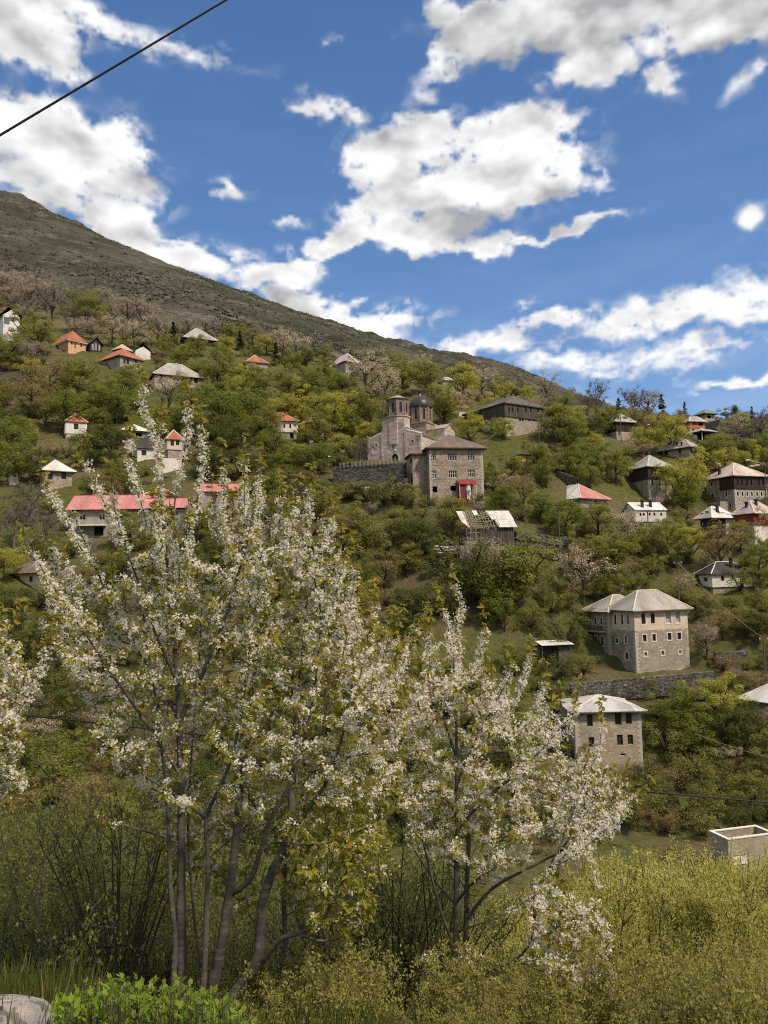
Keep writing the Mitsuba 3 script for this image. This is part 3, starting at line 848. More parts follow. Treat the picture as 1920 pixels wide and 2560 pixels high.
h = House('village_house', 'house with red boarded upper storey over white ground floor, beside the dark timber house', 'house', CF, (1532, 1250), 156, 30, 'the red boarded house')
h.body(uR=1720, uL=1360, vb=1425, mat='m_plaster_white', band=(1352, 'm_timber_red'), bandproud=0.15, wl=[(1408, 1395, 24, 62, 'door')], wr=[(1620, 1300, 24, 34, 'w')])
h.roof(1143, 'm_roof_pinkish', 0.7)
h.chimney(1555, 1180, 1.1).chimney(1470, 1195, 0.9, side='l')
h.done()

h = House('village_house', 'grey house with red metal hip roof whose left slope is bare silver', 'house', CG, (1265, 240), 165, 33, 'the red and silver roof')
h.body(uR=1500, uL=930, vb=330, mat='m_plaster_grey', wr=[(1400, 275, 30, 40, 'd')], wl=[(1100, 280, 30, 40, 'd')])
h.roof(118, 'm_roof_red', 0.8, slopes={'l': 'm_roof_white', 'k': 'm_roof_white'})
h.done()

h = House('timber_house', 'long dark weathered timber house on a stone base with stone slab roof', 'house', CC, (327, 300), 190, 33, 'the long dark timber house')
h.body(uR=540, uL=125, vb=455, mat='m_stone_grey', band=(365, 'm_timber_grey'), bandproud=0.3,
       wr=[(405, 383, 10, 14, 'd'), (418, 384, 10, 14, 'd'), (452, 384, 10, 14, 'd'), (475, 384, 10, 14, 'd'), (345, 335, 8, 26, 't'), (362, 335, 8, 26, 't'), (390, 335, 8, 26, 't'), (430, 335, 8, 26, 't'), (455, 335, 8, 26, 't'), (490, 335, 8, 26, 't'), (515, 335, 8, 26, 't')],
       wl=[(205, 345, 18, 36, 'arch'), (232, 398, 16, 30, 'arch'), (268, 432, 22, 26, 'open')])
h.roof(274, 'm_roof_slab', 0.7, caps='m_frame_brown', ridge=6)
h.done()

h = House('white_house', 'white walled house with orange tile edge behind the church dome', 'house', CC, (95, 325), 205, 10, None)
h.body(uR=130, uL=50, vb=420, mat='m_plaster_white', wr=[(110, 388, 10, 22, 'w'), (88, 388, 8, 22, 'd')], Ll=8)
h.roof(300, 'm_roof_tile', 0.6)
h.done()

h = House('village_house', 'half timbered house with grey hip roof on a pale stone base below the skyline trees', 'house', CF, (318, 442), 214, 18, 'the half timbered skyline house')
h.body(uR=470, uL=235, vb=610, mat='m_stone_tan', band=(522, 'm_timber'), bandproud=0.1, wr=[(345, 540, 14, 36, 'd')], wl=[(262, 470, 26, 36, 'open')])
h.roof(372, 'm_roof_grey', 0.7)
h.done()

h = House('village_house', 'orange rendered house with grey hip roof and stone ground floor on the ridge', 'house', CF, (965, 440), 225, 14, 'the orange house')
h.body(uR=1095, uL=925, vb=575, mat='m_stone_grey', band=(492, 'm_orange'), bandproud=0.15, wr=[(1000, 458, 14, 28, 'd'), (1020, 458, 14, 28, 'd'), (1062, 460, 44, 32, 'open'), (1000, 515, 18, 26, 'd'), (1060, 530, 40, 40, 'open')])
h.roof(398, 'm_roof_grey', 0.7)
h.done()

h = House('garden_pavilion', 'open garden pavilion with pale hip roof beside the orange house', 'pavilion', CF, (1075, 524), 220, 25, None)
h.Lr, h.Ll, h.ze, h.zb = 4.6, 4.2, float(h.C[2]), float(h.C[2]) - 3
for a_ in (0.2, 4.4):
    for b_ in (0.2, 4.0):
        h.part('post', boxm([a_ - 0.09, b_ - 0.09, h.zb - 1.5], [a_ + 0.09, b_ + 0.09, h.ze - 0.12]), 'm_frame_white')
h.roof(501, 'm_roof_grey', 0.9)
h.done()

h = House('village_house', 'house with faded green hip roof highest on the right ridge', 'house', CF, (1100, 368), 246, 20, None)
h.body(uR=1185, uL=1030, vb=445, mat='m_stone_tan', wr=[(1140, 395, 30, 26, 'open')])
h.roof(335, 'm_green_roof', 0.9, caps='m_green_roof')
h.done()

h = House('village_house', 'low stone house with grey hip roof in the trees under the orange house', 'house', CF, (962, 665), 196, 38, 'the low stone house')
h.body(uR=1030, uL=715, vb=755, mat='m_stone_tan', wl=[(760, 712, 30, 46, 'open'), (880, 700, 24, 40, 'd')], wr=[(990, 705, 14, 36, 'd')])
h.roof(605, 'm_roof_grey', 0.9)
h.chimney(858, 655, 0.7, 0.3, side='l').chimney(898, 652, 0.7, 0.3, side='l')
h.done()

# the left half of the village
h = House('white_house', 'modern white gabled house with dark eaves and one big window', 'house', CH, (36, 606), 236, 14, 'the modern gabled house')
h.body(uR=205, Ll=9, vb=742, mat='m_plaster_white', gable='l', rise=2.1, wr=[(70, 672, 58, 76, 'blue')])
h.roof(545, 'm_roof_slate', 0.9, 'gl', caps='m_frame_dark')
h.done()

h = House('village_house', 'peach rendered house with red brown hip roof and white eaves', 'house', CH, (708, 872), 236, 26, 'the peach house')
h.body(uR=890, uL=525, vb=990, mat='m_peach', wl=[(570, 914, 18, 38, 'd')], wr=[(745, 902, 16, 38, 'd'), (842, 924, 16, 38, 'd'), (778, 925, 18, 70, 'door', ('m_orange', 'm_orange'))])
h.roof(800, 'm_roof_tile', 0.6, slopes={}, caps='m_roof_tile', soffit='m_white')
h.done()

h = House('glass_cabin', 'small cabin with grey metal gable roof and white glazed front', 'house', CH, (938, 912), 240, 26, None)
h.body(uR=1058, uL=892, vb=985, mat='m_timber', gable='l', rise=2.0, wr=[(962, 940, 22, 74, 'w', (None, 'm_glass_blue')), (995, 935, 24, 84, 'w', (None, 'm_glass_blue')), (1030, 945, 22, 70, 'w', (None, 'm_glass_blue'))])
h.roof(858, 'm_roof_slate', 0.5, 'gl', caps='m_frame_dark')
h.done()

h = House('village_house', 'wide grey house with bright orange tiled hip roof', 'house', CH, (1245, 1034), 225, 34, 'the wide orange roofed house')
h.body(uR=1475, uL=1010, vb=1165, mat='m_plaster_grey', wl=[(1052, 1142, 24, 40, 'd'), (1108, 1118, 20, 20, 'd')], wr=[(1290, 1090, 22, 56, 'b'), (1325, 1092, 26, 60, 'd'), (1410, 1085, 24, 50, 'd')])
h.roof(975, 'm_roof_tile', 0.7, caps='m_roof_tile')
h.done()

h = House('village_house', 'pale stone slab roof showing above the wide orange roofed house', 'house', CH, (1250, 962), 246, 38, None)
h.body(uR=1370, uL=1170, vb=1010, mat='m_stone_tan')
h.roof(918, 'm_plaster_tan', 0.5, caps=None)
h.done()

h = House('garden_shed', 'small white gabled shed with a dark lean-to', 'shed', CH, (1405, 975), 246, 12, None)
h.body(uR=1562, Ll=5, vb=1045, mat='m_plaster_white', gable='l', rise=1.5)
h.roof(916, 'm_roof_slate', 0.35, 'gl', caps='m_frame_dark')
h.part('lean_to', boxm([h.Lr + 0.1, 0.2, h.zb - 1], [h.Lr + 2.6, 4, h.ze - 0.4]), 'm_timber')
h.part('lean_to_roof', boxm([h.Lr + 0.02, -0.1, h.ze - 0.38], [h.Lr + 2.9, 4.3, h.ze - 0.25]), 'm_roof_slate')
h.done()

h = House('timber_house', 'black timber house with grey hip roof highest under the mountain', 'house', CA, (1195, 372), 272, 12, 'the black timber house')
h.body(uR=1402, uL=1170, vb=435, mat='m_timber', Ll=10, wr=[(1250, 400, 12, 20, 't'), (1300, 400, 12, 20, 't'), (1350, 400, 12, 20, 't')])
h.roof(318, 'm_roof_grey', 0.6)
h.done()

h = House('village_house', 'tan rendered house with pale grey hip roof and two bright white windows', 'house', CA, (1002, 610), 215, 10, 'the tan house with grey roof')
h.body(uR=1305, uL=950, vb=705, mat='m_plaster_tan', wr=[(1045, 632, 20, 38, 'd'), (1088, 636, 24, 38, 'lit'), (1142, 640, 24, 40, 'lit'), (1184, 642, 22, 42, 'b'), (1230, 646, 24, 46, 'd'), (1270, 650, 24, 42, 'b')], wl=[(980, 645, 10, 38, 'd')], Ll=9)
h.roof(546, 'm_roof_grey', 0.7, ridge=4)
h.done()

h = House('village_house', 'small grey house with orange hip roof standing alone below the rocks', 'house', CB, (150, 374), 260, 16, 'the small orange roofed house')
h.body(uR=284, uL=122, vb=435, mat='m_plaster_grey', wr=[(183, 400, 10, 16, 'lit'), (235, 398, 10, 16, 'lit')], Ll=7)
h.roof(335, 'm_roof_tile', 0.5)
h.done()

h = House('village_house', 'grey house with hip roof half pink and half silver at the village top', 'house', CB, (787, 372), 255, 34, 'the pink and silver roof')
h.body(uR=882, uL=680, vb=445, mat='m_plaster_grey', wr=[(800, 396, 8, 26, 'w'), (822, 396, 8, 26, 'w')])
h.roof(329, 'm_roof_grey', 0.6, slopes={'l': 'm_roof_pinkish'})
h.done()

h = House('white_house', 'white house with orange tile roof mostly behind trees', 'house', CB, (262, 758), 190, 4, 'the orange tiled house')
h.body(uR=472, Ll=7.5, vb=882, mat='m_plaster_grey', band=(828, 'm_plaster_white'), wr=[(300, 790, 14, 30, 'd'), (340, 790, 14, 30, 'd'), (390, 790, 14, 30, 'd'), (428, 790, 12, 30, 'd'), (440, 855, 24, 40, 'open')], bandproud=0.25)
h.roof(706, 'm_roof_tile', 0.7)
h.done()
h = House('garden_shed', 'shed with red boarded loft and white walls beside the white house in the trees', 'shed', CB, (555, 768), 189, 30, None)
h.body(uR=645, uL=482, vb=885, mat='m_plaster_white', band=(820, 'm_timber_red'), bandproud=0.05, wl=[(538, 852, 12, 44, 'door'), (497, 790, 8, 26, 'w')], wr=[(600, 850, 50, 40, 'open')])
h.roof(738, 'm_roof_tile', 0.6)
h.done()

h = House('white_house', 'small white house with red tiled hip roof and one dark window, on a brown base', 'house', CI, (427, 140), 185, 4, 'the small red roofed house')
h.body(uR=561, uL=405, vb=275, mat='m_stone_brown', band=(215, 'm_plaster_white'), wr=[(493, 172, 30, 38, 'd')], bandproud=0.12, Ll=8)
h.roof(98, 'm_roof_tile', 0.4)
h.done()

h = House('village_house', 'grey house with pale tin roof behind the tallest blossoming shoots', 'house', CI, (800, 196), 183, 10, None)
h.body(uR=962, Ll=7, vb=275, mat='m_plaster_grey', wr=[(900, 225, 40, 24, 'open'), (840, 225, 20, 24, 'd')])
h.roof(163, 'm_roof_white', 0.6)
h.done()

h = House('white_house', 'white house with dark gable roof seen through blossoming shoots', 'house', CI, (890, 314), 172, 10, 'the dark gabled white house')
h.body(uR=1074, Ll=7, vb=385, mat='m_plaster_white', gable='r', rise=1.8, wr=[(933, 342, 30, 34, 'd'), (1015, 340, 26, 34, 'd')])
h.roof(255, 'm_roof_slate', 0.4, 'gr', caps='m_frame_dark')
h.done()

h = House('village_house', 'cream house with red hip roof and a pair of square windows on a brown base', 'house', CI, (1089, 256), 169, 10, None)
h.body(uR=1176, Ll=6, vb=390, mat='m_stone_brown', band=(320, 'm_plaster_cream'), bandproud=0.2, wr=[(1115, 280, 22, 36, 'd'), (1150, 277, 22, 34, 'd')])
h.roof(203, 'm_roof_tile', 0.5)
h.part('low_wall', boxm([-1.5, -2.2, h.zb - 3.2], [2.6, -1.8, h.zb + 0.1]), 'm_plaster_white')
h.done()

h = House('village_house', 'brown stone house with white tin hip roof and dark framed windows', 'house', CI, (287, 458), 155, 12, 'the tin roofed stone house')
h.body(uR=469, uL=200, vb=572, mat='m_stone_brown', wr=[(325, 490, 34, 50, 'd'), (413, 488, 32, 50, 'd')], )
h.roof(405, 'm_roof_white', 0.7)
h.done()
h = House('garden_shed', 'tiny white shed with flat dark roof beside the tin roofed stone house', 'shed', CI, (66, 470), 156, 8, None)
h.body(uR=118, Ll=3, vb=545, mat='m_plaster_white', wr=[(93, 490, 18, 26, 'd')])
h.part('flat_roof', boxm([-0.4, -0.4, h.ze + 0.003], [h.Lr + 0.4, h.Ll + 0.4, h.ze + 0.18]), 'm_frame_dark')
h.done()

h = House('long_building', 'long pale building with bright red metal gable roof behind the blossoming tree', 'building', CI, (456, 716), 140, -18, 'the long red roofed building')
h.body(uR=925, Ll=9, vb=890, mat='m_plaster_grey', gable='r', rise=2.2, wr=[(533, 760, 44, 38, 'w'), (775, 750, 46, 40, 'w'), (660, 760, 40, 38, 'w'), (640, 850, 60, 60, 'open')])
h.roof(619, 'm_roof_red', 0.7, 'gr', caps='m_red_sheet')
_, z_ = h.on_wall('r', 580, 812)
h.part('balcony', boxm([h.along('r', 505), -1.4, z_ - 0.15], [h.along('r', 690), 0.0, z_ + 0.05]), 'm_white')
h.done()
h = House('long_building', 'lower red roofed annex at the right end of the long building', 'building', CI, (935, 706), 139, -14, None)
h.body(uR=1200, Ll=8, vb=870, mat='m_plaster_grey', gable='r', rise=1.8, wr=[(1135, 735, 40, 34, 'w')])
h.roof(640, 'm_roof_red', 0.6, 'gr', caps='m_red_sheet')
h.done()
h = House('village_house', 'house with mottled orange tile roof between two red metal roofs', 'house', CI, (930, 624), 152, -6, None)
h.body(uR=1130, Ll=8, vb=740, mat='m_plaster_grey', wr=[(1000, 640, 20, 14, 'd')])
h.roof(572, 'm_roof_tile', 0.6)
h.done()
h = House('village_house', 'grey house under a flat looking coral red roof right of the long building', 'house', CI, (1285, 597), 150, -8, None)
h.body(uR=1530, Ll=8, vb=705, mat='m_plaster_grey', gable='r', rise=1.7, wr=[(1393, 625, 26, 22, 'd')])
h.roof(546, 'm_roof_red', 0.5, 'gr', caps='m_red_sheet')
h.done()

h = House('village_house', 'cream rendered house with mauve grey hip roof and a green window', 'house', CI, (268, 1122), 120, 30, 'the green windowed house')
h.body(uR=414, uL=80, vb=1225, mat='m_plaster_cream', wr=[(347, 1160, 32, 46, 'w', ('m_frame_dark', 'm_green_roof'))], wl=[(110, 1160, 30, 36, 'd'), (200, 1160, 24, 36, 'd')])
h.roof(1054, 'm_roof_brown', 0.6, caps='m_roof_grey')
h.done()

h = House('village_house', 'pale roof half hidden below the orchard terrace, right of the tan stone house', 'house', (1700, 1500, .13563), (1990, 1945), 108, 30, None)
h.body(Lr=7, Ll=7, vb=2200, mat='m_stone_grey')
h.roof(1480, 'm_roof_white', 0.7)
h.done()

# ------------------------------------------------------------------ the church
ch = House('church', 'pinkish stone church with octagonal bell tower and dark dome on a terrace', 'church', CE, (700, 848), 171, 60, 'the domed church')
ch.wall_off = {'r': 0.0, 'l': 0.0}
FW = ch.along('l', 85)                      # width of the west front, along e_l
NL = 19.0                                   # length of the nave, along e_r
zE = float(ch.C[2])
zB = ch.zat(700, 1215)
ch.Lr, ch.Ll, ch.ze, ch.zb = NL, FW, zE, zB
mid = FW / 2
zN = ch.zat(400, 800, 0, mid)               # shoulders of the raised middle part
zT = ch.zat(400, 690, 0, mid)               # foot of the tower
half = (ch.on_wall('l', 240, 800)[0] - ch.on_wall('l', 530, 800)[0]) / 2
half = min(max(half, 2.4), mid - 1.5)
zS = zE + (zN - zE) * 0.72
front = Polygon([(0, zB - 3), (FW, zB - 3), (FW, zE), (mid + half, zS), (mid + half, zN), (mid + half * 0.86, zN), (mid + half * 0.86, zT), (mid - half * 0.86, zT), (mid - half * 0.86, zN), (mid - half, zN), (mid - half, zS), (0, zE)])
for (u, v, r) in ((378, 812, 17), (187, 985, 17), (607, 937, 17)):
    a, z = ch.on_wall('l', u, v)
    rr = r * .217 / F0 * 171
    hole = Point(a, z).buffer(rr, 8)
    front = front.difference(hole)
    ring = Point(a, z).buffer(rr + 0.28, 8).difference(hole.buffer(-0.05))
    k = ch.part('round_window', ch.lift(trimesh.creation.extrude_polygon(ring, 0.12, engine='earcut'), 'l', -0.08), 'm_quoin')
    ch.part('pane', ch.lift(trimesh.creation.extrude_polygon(hole.buffer(0.02), 0.04, engine='earcut'), 'l', 0.3), 'm_glass', k)
a, z = ch.on_wall('l', 385, 985)
niche = sbox(a - 0.42, z - 0.75, a + 0.42, z + 0.25).union(Point(a, z + 0.25).buffer(0.42, 8))
front = front.difference(niche)
k = ch.part('niche', ch.lift(trimesh.creation.extrude_polygon(niche.buffer(0.2).difference(niche), 0.12, engine='earcut'), 'l', -0.08), 'm_quoin')
ch.part('icon', ch.lift(trimesh.creation.extrude_polygon(niche.buffer(0.02), 0.04, engine='earcut'), 'l', 0.22), 'm_stone_brown', k)
a, z = ch.on_wall('l', 405, 1165)
dw, dh = 0.85, 2.7
door = sbox(a - dw, zB - 0.2, a + dw, zB + dh - dw + 0.6).union(Point(a, zB + dh - dw + 0.6).buffer(dw, 10))
front = front.difference(door)
k = ch.part('door', ch.lift(trimesh.creation.extrude_polygon(door.buffer(0.3).difference(door.buffer(-0.02)), 0.16, engine='earcut'), 'l', -0.12), 'm_quoin')
ch.part('leaf', ch.lift(trimesh.creation.extrude_polygon(door.buffer(0.02), 0.06, engine='earcut'), 'l', 0.3), 'm_frame_dark', k)
ch.part('glazing_bar', cat([ch.lift(boxm([a + o - 0.04, zB - 0.1, 0], [a + o + 0.04, zB + dh, 0.05]), 'l', 0.24) for o in (0.0, 0.35)]), 'm_frame_white', k)
for (u, v) in ((145, 1070), (407, 1040)):
    a, z = ch.on_wall('l', u, v)
    ch.part('wall_lamp', ch.lift(boxm([a - 0.16, z - 0.16, 0], [a + 0.16, z + 0.16, 0.22]), 'l', -0.24), 'm_white')
ms = [ch.lift(trimesh.creation.extrude_polygon(front, 0.6, engine='earcut'), 'l', 0)]
# pilasters and string course of the front
for a in (0.0, FW - 0.5, mid - half, mid + half - 0.45):
    ms.append(boxm([-0.12, a + 0.02, zB - 2], [0.0, a + 0.48, zS - 0.2 if 0.6 < a < FW - 1 else zE - 0.3]))
ms.append(boxm([0.6, 0, zB - 3], [NL, 0.6, zE]))
ms.append(boxm([0.6, FW - 0.6, zB - 3], [NL, FW, zE]))
ms.append(boxm([NL - 0.6, 0.6, zB - 3], [NL, FW - 0.6, zE]))
# raised nave walls
zNe = zS + 0.9
ms.append(boxm([0.6, mid - half, zE], [NL, mid - half + 0.5, zNe - 0.3]))
ms.append(boxm([0.6, mid + half - 0.5, zE], [NL, mid + half, zNe - 0.3]))
ch.part('wall', cat(ms), 'm_stone_pink')
hk = [ch.part('cornice', cat([boxm([0.62, -0.22, zE - 0.32], [NL + 0.2, -0.003, zE - 0.02]), boxm([-0.2, -0.15, zE - 0.45], [-0.003, 0.9, zE - 0.1])]), 'm_quoin')]


def slab(pts, t=0.14):
    """a closed sheet of thickness t under the convex outline pts"""
    p = np.array(pts, float)
    n = len(p)
    e = p[1] - p[0]; e /= np.linalg.norm(e)
    nn = np.cross(p[1] - p[0], p[2] - p[0])
    s = 1 if nn[2] > 0 else -1
    v = np.vstack([p, p - [0, 0, t]])
    f = [[0, i, i + 1] for i in range(1, n - 1)] + [[n, n + i + 1, n + i] for i in range(1, n - 1)]
    for i in range(n):
        j = (i + 1) % n
        f += [[i, n + i, n + j], [i, n + j, j]]
    f = np.array(f)
    up = np.cross(nn / np.linalg.norm(nn), e)
    uv = np.stack([(p - p[0]) @ e, (p - p[0]) @ up], 1)
    return v, (f if s > 0 else f[:, ::-1]), np.vstack([uv, uv])


def roofpart(H, nm, pts, mat, parent=None, t=0.14):
    v, f, uv = slab(pts, t)
    return H.part(nm, (v, f), mat, parent, uv=uv)


rk = roofpart(ch, 'roof', [(0.65, -0.35, zE + 0.02), (NL + 0.3, -0.35, zE + 0.02), (NL + 0.3, mid - half, zS), (0.65, mid - half, zS)], 'm_roof_grey')
roofpart(ch, 'aisle_slope', [(0.65, mid + half, zS), (NL + 0.3, mid + half, zS), (NL + 0.3, FW + 0.35, zE + 0.02), (0.65, FW + 0.35, zE + 0.02)], 'm_roof_grey', rk)
zRid = zNe + 1.1
roofpart(ch, 'nave_slope', [(0.62, mid - half - 0.3, zNe - 0.28), (NL + 0.2, mid - half - 0.3, zNe - 0.28), (NL + 0.2, mid, zRid), (0.62, mid, zRid)], 'm_roof_grey', rk)
roofpart(ch, 'nave_slope', [(0.62, mid, zRid), (NL + 0.2, mid, zRid), (NL + 0.2, mid + half + 0.3, zNe - 0.28), (0.62, mid + half + 0.3, zNe - 0.28)], 'm_roof_grey', rk)
# copings on the front
cp = []
for p0, p1 in (((-0.1, zE), (mid - half, zS)), ((FW + 0.1, zE), (mid + half, zS))):
    cp.append(tube([[0.25, p0[0], p0[1] + 0.06], [0.25, p1[0], p1[1] + 0.06]], 0.26, 4))
ch.part('coping', cat(cp), 'm_quoin')


def octagon(r, n=8, rot=math.pi / 8):
    return [(r * math.cos(rot + 2 * math.pi * k / n), r * math.sin(rot + 2 * math.pi * k / n)) for k in range(n)]


def drum(key, H, cx, cy, r, z0, z1, wz0, wz1, ww, mat):
    """an eight sided drum with one arched window in each face; key: the part that holds the windows"""
    pts = octagon(r)
    ms, wins = [], []
    for k in range(8):
        p, q = np.array(pts[k]), np.array(pts[(k + 1) % 8])
        L = np.linalg.norm(q - p)
        e = (q - p) / L
        nrm = np.array([e[1], -e[0]])
        hole = sbox(L / 2 - ww / 2, wz0, L / 2 + ww / 2, wz1 - ww / 2).union(Point(L / 2, wz1 - ww / 2).buffer(ww / 2, 6))
        pane = trimesh.creation.extrude_polygon(sbox(0, z0, L, z1).difference(hole), 0.3, engine='earcut')

        def lift(m, off):
            v = np.asarray(m.vertices)
            return np.stack([cx + p[0] + e[0] * v[:, 0] - nrm[0] * (v[:, 2] + off), cy + p[1] + e[1] * v[:, 0] - nrm[1] * (v[:, 2] + off), v[:, 1]], 1), m.faces
        ms.append(lift(pane, 0))
        wins.append((lift(trimesh.creation.extrude_polygon(hole.buffer(0.02).difference(hole.buffer(-0.09)), 0.1, engine='earcut'), 0.08), lift(trimesh.creation.extrude_polygon(hole.buffer(0.03), 0.04, engine='earcut'), 0.2)))
        ms.append(tube([[cx + p[0], cy + p[1], z0], [cx + p[0], cy + p[1], z1]], 0.17, 6))
    k0 = H.part(key, cat(ms), mat)
    for a_, b_ in wins:
        H.part('window', a_, 'm_frame_dark', k0)
        H.part('pane', b_, 'm_glass', k0)
    return k0


def lathe(cx, cy, prof, n=32, rot=0.0):
    r, z = np.array(prof, float).T
    ang = rot + np.arange(n) * 2 * np.pi / n
    v = np.stack([cx + r[:, None] * np.cos(ang), cy + r[:, None] * np.sin(ang), np.repeat(z[:, None], n, 1)], -1).reshape(-1, 3)
    i, j = np.meshgrid(np.arange(len(r) - 1), np.arange(n), indexing='ij')
    a, b, c, d = i * n + j, i * n + (j + 1) % n, (i + 1) * n + (j + 1) % n, (i + 1) * n + j
    return v, np.vstack([np.stack([a, b, c], -1).reshape(-1, 3), np.stack([a, c, d], -1).reshape(-1, 3)])


rT = 255 / 2 * .217 / F0 * 172.5
zT1 = ch.zat(415, 462, 1.6, mid)
zTb = ch.zat(415, 655, 1.6, mid)
cxT = rT * 0.95
base = ch.part('tower_base', lathe(cxT, mid, [(rT * 1.10, zN - 3.5), (rT * 1.10, zTb - 0.25), (rT * 1.2, zTb - 0.2), (rT * 1.2, zTb), (0.1, zTb + 0.02)], 8, math.pi / 8), 'm_stone_pink')
tw = drum('bell_tower', ch, cxT, mid, rT, zTb, zT1, zTb + 0.75, zT1 - 0.75, 0.62, 'm_stone_drum')
zTa = ch.zat(412, 400, 1.6, mid)
ch.part('tower_roof', lathe(cxT, mid, [(rT * 1.12, zT1), (rT * 1.16, zT1 + 0.16), (rT * 0.6, zT1 + (zTa - zT1) * 0.55), (0.18, zTa), (0.05, zTa + 0.05)], 8, math.pi / 8), 'm_plaster_grey')
ch.part('cross', cat([boxm([cxT - 0.06, mid - 0.06, zTa], [cxT + 0.06, mid + 0.06, zTa + 1.0]), boxm([cxT - 0.05, mid - 0.35, zTa + 0.55], [cxT + 0.05, mid + 0.35, zTa + 0.68])]), 'm_frame_dark')
# dome over the crossing
dC = ch.along('r', 700) if False else 0
rD = 278 / 2 * .217 / F0 * 178.5
# distance along the nave at which the dome stands under its pixel
best = min(np.linspace(4, NL - 2, 60), key=lambda a: abs(proj(np.array([[*(ch.C + a * ch.er + mid * ch.el)[:2], zRid]]))[0][0] - (900 + 705 * .217)))
zd0, zd1 = ch.zat(705, 745, best, mid), ch.zat(705, 548, best, mid)
ch.part('drum_base', cat([boxm([best - rD * 1.08, mid - rD * 1.08, zE], [best + rD * 1.08, mid + rD * 1.08, zd0 - 0.25]), boxm([best - rD * 1.16, mid - rD * 1.16, zd0 - 0.245], [best + rD * 1.16, mid + rD * 1.16, zd0])]), 'm_stone_brown')
drum('dome_drum', ch, best, mid, rD, zd0, zd1, zd0 + 0.9, zd1 - 0.75, 0.62, 'm_stone_drum')
zda = ch.zat(695, 428, best, mid)
hd = zda - zd1
prof = [(rD * 1.03, zd1 - 0.35), (rD * 1.07, zd1 + 0.02)] + [(rD * 0.98 * math.cos(t) ** 0.9 if t < 1.5 else 0.05, zd1 + 0.05 + hd * math.sin(t)) for t in np.linspace(0.0, 1.56, 14)]
dk = ch.part('dome', lathe(best, mid, prof, 48), 'm_dome', smooth=40)
ch.part('cross', cat([boxm([best - 0.06, mid - 0.06, zda], [best + 0.06, mid + 0.06, zda + 0.95]), boxm([best - 0.05, mid - 0.3, zda + 0.5], [best + 0.05, mid + 0.3, zda + 0.62])]), 'm_white', dk)
# transept with its own gable, facing the viewer's right
w = rD * 1.05
zTe = ch.zat(960, 810, best, 0)
zTp = zTe + 1.35
ch.part('transept', cat([boxm([best - w, -0.75, zB - 3], [best + w, mid - half, zTe])]), 'm_stone_pink')
g = trimesh.creation.extrude_polygon(Polygon([(best - w, zTe), (best + w, zTe), (best, zTp)]), 0.5, engine='earcut')
gv = np.asarray(g.vertices)
ch.part('transept_gable', (np.stack([gv[:, 0], -0.75 + gv[:, 2], gv[:, 1]], 1), g.faces), 'm_stone_pink')
roofpart(ch, 'transept_slope', [(best - w - 0.3, -1.0, zTe + 0.02), (best, -1.0, zTp + 0.2), (best, mid - half, zTp + 0.2), (best - w - 0.3, mid - half, zTe + 0.02)], 'm_roof_grey', rk)
roofpart(ch, 'transept_slope', [(best, -1.0, zTp + 0.2), (best + w + 0.3, -1.0, zTe + 0.02), (best + w + 0.3, mid - half, zTe + 0.02), (best, mid - half, zTp + 0.2)], 'm_roof_grey', rk)
ch.box = [915, 985, 1136, 1175]
ch.done()

# ------------------------------------------------------------------ the parish house in front of it
h = House('parish_house', 'three storey brown stone house with barred white windows and red awning porch', 'house', CE, (794, 1018), 156, 10, 'the red awning house')
h.body(uR=1412, uL=604, vb=1560, mat='m_stone_brown', quoins=True,
       wr=[(838, 1115, 76, 92, 'bar'), (1062, 1115, 100, 92, 'bar'), (1280, 1112, 80, 92, 'bar'), (842, 1320, 76, 88, 'bar'), (1070, 1316, 100, 88, 'bar'), (1285, 1306, 80, 90, 'bar'), (856, 1490, 72, 70, 'open'), (1078, 1478, 72, 60, 'open')],
       wl=[(650, 1115, 40, 76, 'bar'), (662, 1320, 34, 80, 'bar'), (740, 1470, 30, 130, 'door', ('m_frame_white', 'm_white'))])
h.roof(884, 'm_roof_brown', 0.8, caps='m_plaster_grey', ridge=4.5)
h.part('string_course', cat([boxm([-0.05, -0.05, z_ - 0.06], [h.Lr + 0.05, -0.002, z_ + 0.06]) for z_ in (h.zat(794, 1210), h.zat(794, 1375))]), 'm_stone_grey')
h.part('downpipe', tube([[-0.12, -0.1, h.ze - 0.1], [-0.12, -0.1, h.zb - 0.5]], 0.07), 'm_metal_dark')
a0, z1 = h.on_wall('r', 1120, 1395); a1, z0 = h.on_wall('r', 1318, 1440)
aw = roofpart(h, 'awning', [(a0 - 0.2, -1.9, z0), (a1 + 0.1, -1.9, z0), (a1 + 0.1, -0.003, z1 + 0.2), (a0 - 0.2, -0.003, z1 + 0.2)], 'm_red_sheet', None, 0.1)
for a_ in (a0, (a0 + a1) / 2, a1 - 0.1):
    h.part('post', boxm([a_ - 0.05, -1.8, h.zb - 1.0], [a_ + 0.05, -1.7, z0 - 0.05]), 'm_frame_white', aw)
h.part('porch_wall', boxm([a0 + 0.1, -1.6, h.zb - 1], [a0 + 1.35, -0.01, z0 - 0.4]), 'm_door_red', aw)
h.part('porch_door', boxm([a0 + 1.5, -1.65, h.zb - 1], [a0 + 2.3, -1.55, z0 - 0.1]), 'm_white', aw)
an = House('x', '', '', CE, (604, 1085), 157.5, 10)
an.key = h.key
labels.pop('x', None)
an.body(uL=528, Lr=3.0, vb=1400, mat='m_stone_brown', wl=[(592, 1345, 30, 76, 'arch'), (590, 1160, 26, 60, 'd')], nm='annex_wall')
an.roof(1052, 'm_roof_brown', 0.6, caps=None, nm='annex_roof')
h.box = [1008, 1088, 1212, 1245]
h.done()


